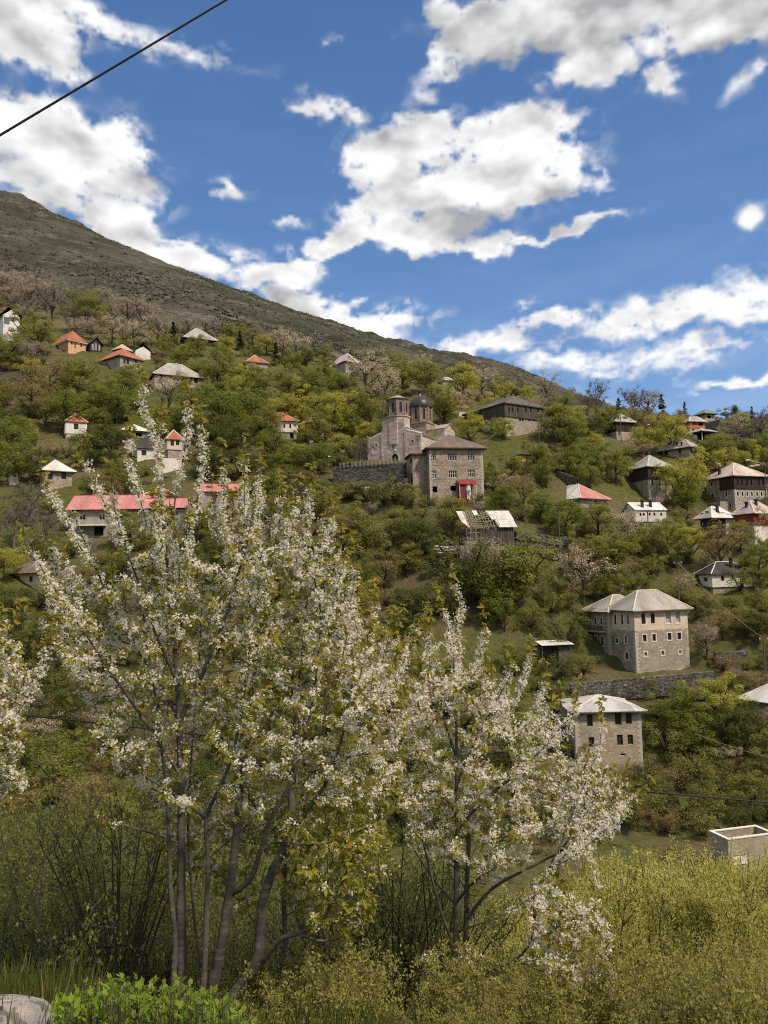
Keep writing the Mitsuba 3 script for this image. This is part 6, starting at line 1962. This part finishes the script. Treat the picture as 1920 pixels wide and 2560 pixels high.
STEMS1 = [([(454, 2457, 0), (454, 2298, 0), (454, 2153, 0), (452, 2027, 0), (452, 1936, 0), (447, 1817, 0), (440, 1700, 0), (436, 1625, .05), (424, 1528, .1), (415, 1416, .1), (409, 1316, .1), (404, 1230, .1)], 0.060, 0.011),
          ([(434, 2461, -.15), (440, 2334, -.15), (427, 2262, -.15), (423, 2117, -.2), (418, 2008, -.25), (414, 1954, -.3), (400, 1850, -.4), (385, 1720, -.5), (360, 1580, -.55)], 0.034, 0.009),
          ([(447, 1805, 0), (482, 1733, -.1), (520, 1660, -.2), (560, 1560, -.25), (595, 1450, -.3), (625, 1330, -.3), (640, 1240, -.3)], 0.032, 0.008),
          ([(507, 2493, -.3), (510, 2406, -.3), (516, 2262, -.3), (519, 2153, -.3), (516, 2081, -.3), (514, 2045, -.3), (539, 1990, -.35), (561, 1943, -.4), (579, 1900, -.4), (600, 1800, -.5), (618, 1680, -.6), (628, 1560, -.6)], 0.036, 0.008),
          ([(499, 2417, -.2), (485, 2298, -.1), (478, 2207, 0), (472, 2117, .1), (475, 2008, .2), (480, 1900, .3), (490, 1760, .45), (500, 1600, .5), (505, 1450, .5)], 0.020, 0.007),
          ([(532, 2464, .1), (550, 2388, .1), (564, 2298, .1), (575, 2226, .1), (584, 2135, .1), (593, 2063, .15), (597, 2019, .2), (603, 1960, .2), (616, 1850, .25), (635, 1700, .3), (655, 1550, .3), (670, 1400, .3), (680, 1280, .3)], 0.068, 0.009),
          ([(578, 2236, .1), (611, 2215, 0), (633, 2189, -.05), (648, 2135, -.1), (669, 2074, -.15), (680, 2037, -.2), (709, 1998, -.25), (740, 1930, -.3), (770, 1820, -.4), (790, 1700, -.45), (800, 1550, -.5)], 0.034, 0.008),
          ([(583, 2490, -.2), (615, 2450, -.2), (648, 2388, -.2), (650, 2316, -.2), (655, 2262, -.2), (669, 2207, -.2), (695, 2153, -.2), (713, 2117, -.2), (722, 2081, -.2), (731, 2037, -.15), (733, 1980, -.1), (737, 1880, 0), (747, 1750, .1), (760, 1600, .2), (768, 1450, .2), (772, 1330, .2)], 0.068, 0.009),
          ([(720, 2084, -.2), (745, 2059, -.25), (778, 2016, -.3), (807, 1972, -.3), (829, 1929, -.35), (860, 1830, -.4), (880, 1720, -.4), (892, 1600, -.4)], 0.026, 0.008),
          ([(655, 2406, -.4), (684, 2367, -.5), (706, 2345, -.55), (753, 2332, -.6), (782, 2316, -.65), (814, 2280, -.7), (836, 2244, -.7), (854, 2211, -.75), (885, 2140, -.8)], 0.034, 0.009),
          ([(753, 2336, -.6), (796, 2356, -.7), (832, 2352, -.8), (865, 2340, -.9), (905, 2310, -.95)], 0.016, 0.006),
          ([(796, 2303, -.65), (821, 2302, -.7), (850, 2262, -.75), (886, 2251, -.8), (919, 2190, -.85)], 0.015, 0.005),
          ([(677, 2106, -.1), (742, 2110, -.25), (789, 2113, -.4), (836, 2103, -.5), (876, 2090, -.6), (940, 2050, -.7)], 0.014, 0.006),
          ([(718, 2420, 1.0), (713, 2334, 1.0), (710, 2262, 1.0), (713, 2171, 1.0), (716, 2081, 1.0), (725, 1960, 1.0), (760, 1800, 1.05), (800, 1650, 1.1)], 0.038, 0.010),
          ([(452, 2108, 0), (380, 2086, -.2), (300, 2060, -.35), (245, 2040, -.45)], 0.014, 0.005),
          ([(512, 2045, -.3), (434, 1990, -.4), (380, 1958, -.5), (320, 1915, -.6), (250, 1850, -.7)], 0.016, 0.005),
          ([(452, 1940, 0), (390, 1850, -.1), (310, 1720, -.2), (220, 1590, -.3), (160, 1500, -.35), (100, 1410, -.35)], 0.022, 0.007),
          ([(447, 1800, 0), (390, 1690, .1), (320, 1590, .2), (260, 1470, .3), (215, 1360, .3), (185, 1280, .3)], 0.022, 0.007),
          ([(440, 1700, 0), (380, 1570, -.2), (340, 1450, -.3), (300, 1340, -.35), (280, 1250, -.35)], 0.020, 0.007),
          ([(517, 2150, -.3), (583, 2092, -.4), (640, 2045, -.5), (680, 1998, -.55)], 0.012, 0.005)]
WANDS1 = [[(353, 915), (366, 970), (347, 1020), (370, 1045), (384, 1085), (399, 1150), (405, 1260)],
          [(320, 1045), (328, 1070), (324, 1124), (328, 1182), (345, 1235), (375, 1330)],
          [(407, 1010), (405, 1059), (400, 1109), (393, 1163), (401, 1230), (409, 1330)],
          [(467, 950), (472, 997), (469, 1047), (467, 1086), (459, 1144), (444, 1205), (430, 1310)],
          [(498, 1005), (505, 1059), (509, 1124), (502, 1201), (485, 1300), (465, 1420)],
          [(560, 1100), (560, 1144), (563, 1201), (556, 1280), (566, 1370)],
          [(606, 1092), (610, 1151), (612, 1210), (614, 1300)],
          [(212, 1095), (200, 1132), (220, 1170), (239, 1213), (262, 1260), (295, 1330)],
          [(100, 1158), (112, 1201), (127, 1240), (154, 1279), (181, 1333), (220, 1400)],
          [(274, 1165), (280, 1217), (287, 1280), (292, 1350)],
          [(58, 1322), (62, 1362), (100, 1417), (130, 1470), (190, 1540)],
          [(80, 1338), (89, 1345), (127, 1374), (170, 1420), (230, 1500)],
          [(655, 1125), (650, 1190), (648, 1260), (640, 1350)], [(700, 1180), (705, 1225), (700, 1290), (690, 1390)], [(780, 1165), (775, 1230), (768, 1310), (760, 1400)], [(840, 1240), (835, 1290), (825, 1370), (812, 1450)],
          [(867, 1352), (860, 1400), (850, 1460)], [(892, 1432), (890, 1485), (880, 1540), (860, 1640)], [(938, 1455), (938, 1525), (925, 1600), (905, 1690)], [(980, 1515), (975, 1570), (955, 1650)], [(1010, 1588), (995, 1640), (970, 1720)],
          [(720, 1270), (735, 1330), (745, 1420)], [(530, 1200), (530, 1260), (535, 1340)], [(470, 1240), (475, 1300), (470, 1400)], [(150, 1560), (165, 1610), (200, 1680)], [(60, 1500), (100, 1560), (160, 1620)]]
DENSE1 = [(120, 1480), (210, 1450), (300, 1400), (400, 1360), (470, 1370), (540, 1340), (640, 1320), (740, 1370), (800, 1430), (850, 1510), (880, 1580), (950, 1640), (1000, 1720), (1010, 1900), (985, 2060), (900, 2120), (700, 2060), (560, 2040), (430, 2010), (330, 1960), (230, 1890), (190, 1780), (180, 1660), (120, 1560)]
RIGHT1 = [(520, 1400), (640, 1330), (760, 1390), (860, 1540), (960, 1640), (1010, 1740), (1000, 1990), (760, 2030), (560, 1980), (520, 1700)]
BACK1 = [(330, 1960), (560, 1980), (980, 1990), (1000, 2180), (820, 2260), (560, 2250), (400, 2160)]
LOW1 = [(690, 2050), (900, 2050), (985, 2080), (960, 2230), (900, 2330), (780, 2320), (760, 2180)]


def bloom1(u, v):
    b = 1.0
    if v > 1980:
        b = max(0.35, 1 - (v - 1980) / 250)
    if u > 740 and v > 2010:
        b = min(b, 0.22)
    return b


GC = 'blossoming cherry trees in the foreground'
STEMS2 = [([(1136, 2470, 0), (1140, 2370, 0), (1141, 2250, 0), (1142, 2100, 0), (1143, 1980, 0), (1141, 1860, 0), (1136, 1740, 0), (1130, 1640, .05), (1128, 1560, .1)], 0.046, 0.010),
          ([(1165, 2440, .7), (1164, 2300, .7), (1166, 2200, .7), (1168, 2090, .7), (1180, 1980, .8), (1200, 1850, .9)], 0.050, 0.014),
          ([(1138, 2390, 0), (1125, 2340, -.1), (1105, 2290, -.2), (1090, 2240, -.3), (1078, 2195, -.35), (1060, 2120, -.4), (1035, 2030, -.4), (1015, 1930, -.4)], 0.022, 0.007),
          ([(1140, 2262, 0), (1110, 2230, .2), (1085, 2200, .3), (1050, 2150, .4), (1010, 2080, .5)], 0.016, 0.006),
          ([(1142, 2255, 0), (1165, 2225, -.2), (1200, 2190, -.4), (1250, 2165, -.5), (1310, 2150, -.6)], 0.022, 0.007),
          ([(1166, 2300, .7), (1195, 2260, .6), (1235, 2215, .5), (1310, 2175, .4), (1400, 2130, .3), (1470, 2095, .2), (1520, 2065, .2)], 0.028, 0.009),
          ([(1143, 2080, 0), (1180, 2030, -.1), (1230, 1980, -.2), (1300, 1930, -.3), (1370, 1860, -.4), (1420, 1800, -.4)], 0.024, 0.008),
          ([(1143, 1960, 0), (1175, 1880, -.1), (1215, 1800, -.2), (1260, 1720, -.3), (1290, 1660, -.3)], 0.022, 0.007),
          ([(1142, 1900, 0), (1110, 1800, .1), (1085, 1720, .2), (1070, 1640, .2)], 0.020, 0.007),
          ([(1143, 2040, 0), (1090, 1960, -.1), (1040, 1860, -.2), (1005, 1780, -.3)], 0.018, 0.006),
          ([(1140, 2460, 0), (1190, 2440, -.3), (1250, 2420, -.5), (1290, 2400, -.6), (1325, 2370, -.6), (1338, 2320, -.65), (1335, 2270, -.7)], 0.030, 0.010),
          ([(1285, 2402, -.6), (1330, 2415, -.7), (1390, 2440, -.7), (1440, 2455, -.7)], 0.013, 0.005),
          ([(1330, 2350, -.6), (1380, 2330, -.6), (1430, 2290, -.6), (1490, 2260, -.6)], 0.014, 0.005),
          ([(1336, 2300, -.65), (1350, 2240, -.7), (1365, 2180, -.7)], 0.014, 0.006),
          ([(1400, 2130, .3), (1450, 2060, .2), (1500, 1990, .1), (1550, 1930, .1)], 0.015, 0.006),
          ([(1141, 2330, 0), (1200, 2310, -.3), (1260, 2290, -.4), (1320, 2250, -.5)], 0.012, 0.005)]
WANDS2 = [[(1130, 1415), (1133, 1440), (1145, 1490), (1158, 1510), (1140, 1580)], [(1097, 1470), (1102, 1500), (1120, 1560), (1128, 1620)], [(1210, 1525), (1215, 1560), (1205, 1620), (1190, 1690)], [(1066, 1545), (1068, 1590), (1080, 1650)],
          [(1325, 1588), (1325, 1640), (1310, 1700), (1270, 1790)], [(1268, 1610), (1275, 1660), (1262, 1730)], [(1362, 1655), (1362, 1715), (1330, 1800), (1290, 1880)], [(1402, 1740), (1398, 1790), (1380, 1850)], [(1505, 1755), (1505, 1800), (1500, 1870), (1470, 1940), (1440, 2010)],
          [(1530, 1915), (1520, 1960), (1500, 2010)], [(1600, 1975), (1575, 2000), (1540, 2030), (1490, 2070)], [(1398, 2165), (1395, 2220), (1350, 2260)], [(1412, 2210), (1410, 2260), (1390, 2320)], [(1500, 2235), (1475, 2280), (1430, 2320)], [(1545, 2350), (1520, 2390), (1480, 2430)], [(1445, 1700), (1440, 1750), (1420, 1830)]]
r = np.random.default_rng(77)
for q in range(46):                       # upright shoots along the top of the crown
    u = r.uniform(470, 1010) if q % 3 else r.uniform(120, 480)
    v = np.interp(u, [120, 300, 400, 540, 660, 760, 860, 940, 1010], [1500, 1400, 1340, 1290, 1250, 1290, 1440, 1560, 1680]) + r.uniform(-50, 170)
    L = r.uniform(110, 230)
    lean = (u - 560) * 0.12 * r.uniform(0.4, 1.2)
    WANDS1.append([(u + lean, v - L * 0.5), (u + lean * 0.5, v - L * 0.1), (u + r.normal(0, 6), v + L * 0.25), (u - lean * 0.4, v + L * 0.5)])
for q in range(22):
    u = r.uniform(1020, 1560)
    v = np.interp(u, [1020, 1130, 1240, 1360, 1460, 1560], [1760, 1560, 1700, 1790, 1920, 2030]) + r.uniform(-40, 150)
    L = r.uniform(90, 190)
    lean = (u - 1160) * 0.16 * r.uniform(0.4, 1.2)
    WANDS2.append([(u + lean, v - L * 0.5), (u + lean * 0.5, v - L * 0.1), (u + r.normal(0, 6), v + L * 0.25), (u - lean * 0.4, v + L * 0.5)])
cherry('large white blossoming cherry with many grey trunks, centre left foreground', 9.5, STEMS1, WANDS1, [(DENSE1, 540, 0.55, 0.0), (RIGHT1, 470, 0.6, 0.1), (LOW1, 150, 0.35, -0.6), (BACK1, 230, 0.3, 0.9)], 11, bloom=bloom1)

CR2 = [(1060, 1660), (1100, 1600), (1140, 1570), (1180, 1630), (1230, 1690), (1250, 1770), (1300, 1750), (1360, 1780), (1400, 1840), (1440, 1880), (1500, 1880), (1540, 1960), (1590, 1995), (1550, 2060), (1500, 2110), (1400, 2080), (1310, 2150), (1230, 2180), (1100, 2160), (1020, 2120), (990, 1950), (1000, 1760)]
LOW2 = [(1320, 2200), (1400, 2200), (1450, 2250), (1510, 2240), (1530, 2320), (1550, 2450), (1500, 2490), (1400, 2440), (1330, 2400), (1310, 2280)]
BASE2 = [(1010, 2380), (1180, 2360), (1260, 2400), (1240, 2480), (1040, 2470)]
cherry('white blossoming cherry with one slim dark trunk, right of the large many-trunked cherry', 11.0, STEMS2, WANDS2, [(CR2, 660, 0.6, 0.0), (LOW2, 170, 0.35, -0.6), (BASE2, 50, 0.3, -0.3)], 23, leafpart=160, group=None, flowers=1.0, leafy=0.22,
       bloom=lambda u, v: 1.0 if v < 2330 or u > 1300 else 0.45)

STEMS3 = [([(-230, 2480, 0), (-220, 2300, 0), (-200, 2100, 0), (-170, 1900, 0), (-130, 1750, 0), (-90, 1640, 0)], 0.055, 0.012), ([(-190, 2050, 0), (-120, 1950, -.1), (-50, 1860, -.2), (20, 1780, -.3), (60, 1700, -.3)], 0.022, 0.007),
          ([(-180, 1950, 0), (-110, 1820, .1), (-40, 1700, .2), (10, 1600, .2)], 0.022, 0.007), ([(-200, 2120, 0), (-120, 2050, -.2), (-40, 2000, -.3), (40, 1970, -.4)], 0.018, 0.006)]
WANDS3 = [[(45, 1500), (30, 1545), (5, 1590), (-20, 1680)], [(130, 1550), (118, 1600), (110, 1660), (80, 1730), (40, 1790)], [(60, 1590), (40, 1640), (20, 1700)], [(100, 1620), (90, 1680), (60, 1760)], [(5, 1520), (0, 1570), (-15, 1640)]]
CR3 = [(-200, 1560), (-60, 1540), (30, 1560), (60, 1640), (95, 1700), (60, 1800), (70, 1880), (60, 1980), (0, 2010), (-120, 2000), (-220, 1900)]
cherry('blossoming cherry cut by the left edge, only its right hand sprays in view', 9.0, STEMS3, WANDS3, [(CR3, 420, 0.45, 0.0)], 31, leafpart=120, leafy=0.35)


# ------------------------------------------------------------------ saplings, shrubs and grass of the near slope
def sapling(r, n_side, leaves, cols, leaf, height=1.0, wide=0.16):
    tw = [(np.array([[0, 0, 0], [r.normal(0, .02), r.normal(0, .02), .35], [r.normal(0, .03), r.normal(0, .03), .7], [r.normal(0, .03), r.normal(0, .03), 1.0]]), np.array([0.0050, 0.0042, 0.0028, 0.0010]))]
    st = tw[0][0]
    lines = [st]
    for k in range(n_side):
        t = r.uniform(0.12, 0.85)
        b = np.array([np.interp(t, [0, .35, .7, 1], st[:, q]) for q in range(3)])
        a = r.uniform(0, 6.28)
        L = r.uniform(0.14, 0.40) * (1.1 - 0.5 * t)
        e = b + np.array([math.cos(a) * wide * r.uniform(0.4, 1.2), math.sin(a) * wide * r.uniform(0.4, 1.2), L])
        p = bez(b, (b + e) / 2 + np.array([math.cos(a), math.sin(a), -0.3]) * 0.02, e, 4)
        tw.append((p, np.array([0.0024, 0.0019, 0.0014, 0.0008])))
        lines.append(p)
    pos, dirs = [], []
    per = leaves // len(lines)
    for p in lines:
        m = per * (3 if p is st else 1)
        t = r.uniform(0.25, 1, m) if p is st else r.uniform(0.1, 1, m)
        s = np.linspace(0, 1, len(p))
        pos.append(np.stack([np.interp(t, s, p[:, q]) for q in range(3)], 1) + r.normal(0, 0.008, (m, 3)))
        d = r.normal(0, 1, (m, 3)) + [0, 0, 0.7]
        dirs.append(d)
    pos, dirs = np.vstack(pos), np.vstack(dirs)
    x = dirs / np.linalg.norm(dirs, axis=1, keepdims=True)
    z = r.normal(0, 1, x.shape) + [0, 0, 0.8]
    z -= (z * x).sum(1, keepdims=True) * x
    z /= np.linalg.norm(z, axis=1, keepdims=True)
    R = np.stack([x, np.cross(z, x), z], -1)
    uv_ = np.array([(0, 0, 0), (0.45, -0.19, 0.02), (1, 0, -0.06), (0.45, 0.19, 0.02)])
    uf_ = np.array([(0, 1, 2), (0, 2, 3)])
    a = r.uniform(0, 1, (len(pos), 1))
    col = np.array([cols[0]]) * (1 - a) + np.array([cols[1]]) * a
    v, f, c = scatter(uv_, uf_, pos, R, leaf * r.uniform(0.6, 1.25, len(pos)), col)
    return (v, f, c), tubes(tw, 3)


def shrub(r, n_stem, leaves, cols, leaf, fan=0.55, low=2, thick=1.0):
    tw, pos = [], []
    for k in range(n_stem):
        a = r.uniform(0, 6.28)
        R_ = fan * math.sqrt(r.uniform(0.05, 1))
        e = np.array([math.cos(a) * R_, math.sin(a) * R_, r.uniform(0.6, 1.0) * (1 - 0.25 * (R_ / fan) ** 2)])
        b = np.array([math.cos(a) * 0.05, math.sin(a) * 0.05, 0]) * r.uniform(0, 1)
        p = bez(b, b * 0.3 + np.array([e[0] * 0.35, e[1] * 0.35, e[2] * 0.6]), e, 6)
        tw.append((p, np.linspace(0.0075, 0.0020, 6) * thick))
        for j in range(7):
            i = r.integers(low, 6)
            d = r.normal(0, 1, 3) + [0, 0, 0.8]; d /= np.linalg.norm(d)
            q = np.array([p[i], p[i] + d * 0.09, p[i] + d * r.uniform(0.14, 0.24) + r.normal(0, 0.012, 3)])
            tw.append((q, np.array([0.0022, 0.0016, 0.0008])))
            m = max(leaves // (n_stem * 7), 1)
            t = r.uniform(0.05, 1.0, (m, 1))
            pos.append(q[0] + (q[2] - q[0]) * t + r.normal(0, 0.020, (m, 3)))
    pos = np.vstack(pos)
    x = r.normal(0, 1, pos.shape) + [0, 0, 0.3]; x /= np.linalg.norm(x, axis=1, keepdims=True)
    z = r.normal(0, 1, x.shape) + [0, 0, 0.9]
    z -= (z * x).sum(1, keepdims=True) * x; z /= np.linalg.norm(z, axis=1, keepdims=True)
    R = np.stack([x, np.cross(z, x), z], -1)
    uv_ = np.array([(0, 0, 0), (0.5, -0.26, 0.03), (1, 0, -0.06), (0.5, 0.26, 0.03)])
    a = np.clip(r.normal(0.5, 0.3, (len(pos), 1)), 0, 1)
    col = np.array([cols[0]]) * (1 - a) + np.array([cols[1]]) * a
    v, f, c = scatter(uv_, np.array([(0, 1, 2), (0, 2, 3)]), pos, R, leaf * r.uniform(0.6, 1.25, len(pos)), col)
    return (v, f, c), tubes(tw, 3)


def group(gid, made, tw='m_bark_far'):
    (v, f, c), t = made
    scene[gid] = {'type': 'shapegroup', 'stem': mikit.ply(t, tw, True), 'foliage': mikit.ply((v, f), 'm_leaf', False, color=c)}


WIL = ((0.42, 0.41, 0.090), (0.68, 0.66, 0.22))
for i in range(4):
    group(f'group_willow_{i}', sapling(np.random.default_rng(50 + i), 28, 1500, WIL, 0.0195, wide=0.11), 'm_bark_far')
    group(f'group_shrub_{i}', shrub(np.random.default_rng(60 + i), 20, 3000, ((0.27, 0.27, 0.070), (0.49, 0.46, 0.150)), 0.034), 'm_bark_far')
    group(f'group_thicket_{i}', shrub(np.random.default_rng(70 + i), 24, 2500, ((0.150, 0.185, 0.050), (0.290, 0.315, 0.090)), 0.022, 0.55, 3, 1.25), 'm_bark_far')
r = np.random.default_rng(9)


def stand(nm, gid, x, y, hgt, label, cat_, grp, wide=1.0):
    key = name(nm)
    z = float(ground(np.array([x]), np.array([y]))[0])
    scene[key] = {'type': 'instance', 'to_world': T().translate([float(x), float(y), z - 0.06]).rotate([0, 0, 1], float(r.uniform(0, 360))).scale([float(hgt * wide), float(hgt * wide), float(hgt)]), 'group': {'type': 'ref', 'id': gid}}
    tag(key, label, cat_, grp)


def top_at(u, d, v):
    return float(P(u, v, d)[2])


for i in range(190):                      # the willow thicket right of the cherries
    u = r.uniform(1020, 2000)
    d = r.uniform(13.5, 25)
    top = np.interp(u, [1000, 1350, 1480, 1560, 1700, 1960], [2260, 2200, 2130, 2085, 2110, 2150]) + abs(r.normal(0, 62)) * (0.35 if u > 1640 else 1) + max(0, (21 - d)) * 10
    q = P(u, top, d)
    hgt = q[2] - float(ground(np.array([q[0]]), np.array([d]))[0])
    if hgt > 1.0:
        stand('willow_sapling', f'group_willow_{i % 4}', q[0], d, hgt, f'slender pale leaved willow sapling in the {"front" if d < 17 else "middle" if d < 21 else "back"} rows of the thicket, {"nearer the cherries" if u < 1480 else "towards the right edge"}', 'sapling', f'{"front" if d < 17 else "middle" if d < 21 else "back"} row willow saplings {"nearer the cherries" if u < 1480 else "towards the right edge"}')
for i in range(14):                       # a few stand before the block enclosure
    u = r.uniform(1730, 1960)
    d = r.uniform(14, 22)
    q = P(u, r.uniform(2105, 2165), d)
    hgt = q[2] - float(ground(np.array([q[0]]), np.array([d]))[0])
    stand('willow_sapling', f'group_willow_{i % 4}', q[0], d, hgt, 'tall pale leaved willow sapling rising before the roofless block enclosure', 'sapling', 'willow saplings before the block enclosure')
for i in range(70):                       # olive shrubs below and between the cherries
    u = r.uniform(480, 1960)
    d = r.uniform(7.5, 13)
    top = r.uniform(2330, 2500) if u > 620 else r.uniform(2400, 2520)
    q = P(u, top, d)
    hgt = q[2] - float(ground(np.array([q[0]]), np.array([d]))[0])
    if hgt > 0.4:
        stand('olive_shrub', f'group_shrub_{i % 4}', q[0], d, min(hgt, 2.4), f'small leaved olive green shrub in the undergrowth {"below the large cherry" if u < 980 else "below the slim trunked cherry" if u < 1450 else "at the lower right corner"}', 'shrub', f'olive shrubs {"below the large cherry" if u < 980 else "below the slim trunked cherry" if u < 1450 else "at the lower right corner"}', 0.9)
for i in range(110):                      # the darker thicket behind the big cherry
    u = r.uniform(-140, 1120)
    d = r.uniform(11.5, 30)
    top = (r.uniform(1930, 2150) if u < 430 else r.uniform(2060, 2260)) if d > 14 else r.uniform(2050, 2260)
    q = P(u, top, d)
    hgt = q[2] - float(ground(np.array([q[0]]), np.array([d]))[0])
    if hgt > 0.8:
        stand('thicket_shrub', f'group_thicket_{i % 4}', q[0], d, min(hgt, 5.5), f'dark many stemmed shrub in the thicket {"at the left edge behind the tall grass" if u < 300 else "directly behind the grey trunks" if u < 760 else "between the two cherries"}', 'shrub', f'thicket shrubs {"at the left edge" if u < 300 else "behind the grey trunks" if u < 760 else "between the two cherries"}', 0.75)
# the fan of dark stems left of the large cherry
q = P(285, 1915, 10.8)
stand('thicket_shrub', 'group_thicket_1', P(290, 2440, 10.8)[0], 10.8, q[2] - float(ground(np.array([P(290, 2440, 10.8)[0]]), np.array([10.8]))[0]), 'tall shrub with a fan of dark stems left of the large cherry', 'shrub', None, 0.7)

# weeds with lobed leaves at the lower left
r = np.random.default_rng(15)
pos, rot, sc, col, stems_ = [], [], [], [], []
lobe = [(0, 0, 0)]
for a_, l_ in ((-1.05, .45), (-.75, .42), (-.55, .78), (-.3, .62), (0, 1.0), (.3, .62), (.55, .78), (.75, .42), (1.05, .45)):
    lobe.append((l_ * math.cos(a_), l_ * math.sin(a_) * .75, -0.12 * l_ * l_))
LOB_V, LOB_F = np.array(lobe), np.array([(0, k, k + 1) for k in range(1, 9)])
for i in range(980):
    u = r.uniform(20, 680)
    d = r.uniform(3.7, 5.6)
    vt = np.interp(u, [20, 90, 170, 300, 450, 560, 620, 690], [2590, 2520, 2455, 2432, 2445, 2465, 2510, 2590]) + abs(r.normal(0, 34)) + (5.4 - d) * 26
    q = P(u, vt, d)
    g = float(ground(np.array([q[0]]), np.array([d]))[0])
    if q[2] < g + 0.15:
        continue
    b = np.array([q[0] + r.normal(0, 0.05), d + r.normal(0, 0.05), g - 0.05])
    stems_.append(tube(bez(b, (b + q) / 2 + r.normal(0, 0.03, 3), q, 5), np.linspace(0.0045, 0.002, 5), 3, cap=False))
    n = r.integers(9, 15)
    for k in range(n):
        t = r.uniform(0.35, 1.0)
        p = b + (q - b) * t
        a = r.uniform(0, 6.28)
        x = np.array([math.cos(a), math.sin(a), r.uniform(0.4, 1.5)]); x /= np.linalg.norm(x)
        z = np.array([-math.cos(a), -math.sin(a), 0.7]) + r.normal(0, 0.4, 3); z -= z @ x * x; z /= np.linalg.norm(z)
        pos.append(p); rot.append(np.stack([x, np.cross(z, x), z], -1)); sc.append(r.uniform(0.028, 0.060))
        w_ = r.random()
        col.append(np.array([0.130, 0.220, 0.032]) * (1 - w_) + np.array([0.320, 0.420, 0.060]) * w_)
v, f, c = scatter(LOB_V, LOB_F, np.array(pos), np.array(rot), np.array(sc), np.array(col))
put('leafy_weeds', (v, f), 'm_leaf', color=c)
put('leafy_weeds__stems', cat(stems_), 'm_bark_far')
tag('leafy_weeds', 'bright green weeds with lobed leaves along the lower left edge', 'weeds', kind='stuff')

# tall grass
pos, rot, sc, col = [], [], [], []
bl = np.array([(0, -.018, 0), (0, .018, 0), (.03, -.013, .5), (.03, .013, .5), (.16, 0, 1.0)])
bf = np.array([(0, 1, 3), (0, 3, 2), (2, 3, 4)])
for (u0, u1, d0, d1, v0, v1, n) in ((-60, 200, 4.8, 8.5, 2400, 2500, 2600), (280, 1000, 6, 9, 2480, 2560, 900), (-60, 90, 3.8, 4.6, 2480, 2540, 160)):
    for _ in range(n):
        u, d = r.uniform(u0, u1), r.uniform(d0, d1)
        q = P(u, r.uniform(v0, v1), d)
        g = float(q[2])
        pos.append((q[0], d)); sc.append(g)
        w_ = r.random()
        col.append(np.array([0.060, 0.085, 0.018]) * (1 - w_) + np.array([0.130, 0.150, 0.038]) * w_ if r.random() < 0.9 else np.array([0.32, 0.27, 0.14]))
pos = np.array(pos)
gz = ground(pos[:, 0], pos[:, 1])
h_ = np.clip(np.array(sc) - gz, 0.25, 1.15)
a = r.uniform(0, 6.28, len(pos))
ln = r.normal(0, 0.16, (len(pos), 2))
R = np.zeros((len(pos), 3, 3))
R[:, 0, 0], R[:, 0, 1], R[:, 1, 0], R[:, 1, 1], R[:, 2, 2] = np.cos(a), -np.sin(a), np.sin(a), np.cos(a), 1
R[:, 0, 2], R[:, 1, 2] = ln[:, 0], ln[:, 1]
v, f, c = scatter(bl, bf, np.column_stack([pos, gz - 0.03]), R, h_, np.array(col))
put('tall_grass', (v, f), 'm_leaf', color=c)
tag('tall_grass', 'tall uncut grass under the cherries and at the left edge', 'grass', kind='stuff')

# the boulder at the lower left corner
m = trimesh.creation.icosphere(5, 1.0)
w_ = np.asarray(m.vertices)
d_ = 0.12 * (meshkit.fbm(w_ * 2.2 + 4, 4, 3) - 0.5) + 0.035 * (1 - np.abs(2 * meshkit.fbm(w_ * np.array([5, 3, 12]) + 1, 4, 5) - 1))
w_ = w_ * (1 + d_[:, None] * 2.0) * np.array([0.33, 0.26, 0.12])


def rock_fn(p, n, uv):
    a = fbm(p.x * 9, p.y * 9, p.z * 14, 4)
    b = smoothstep(0.52, 0.60, fbm(p.x * 9 + 3, p.y * 16, p.z * 60 + p.x * 20, 3))
    l = smoothstep(0.58, 0.66, fbm(p.x * 6 + 9, p.y * 6, p.z * 6, 4))
    t = mix((0.13, 0.127, 0.123), (0.30, 0.29, 0.28), a)
    t = mix(t, (0.40, 0.31, 0.285), l * 0.4)
    return mix(t, (0.085, 0.082, 0.08), b * 0.75)


surf('m_boulder', rock_fn, 0.9, 0.2)
put('boulder', (w_ + P(-30, 2585, 4.1), m.faces), 'm_boulder', 50)
tag('boulder', 'pale grey weathered boulder in the lower left corner', 'boulder')
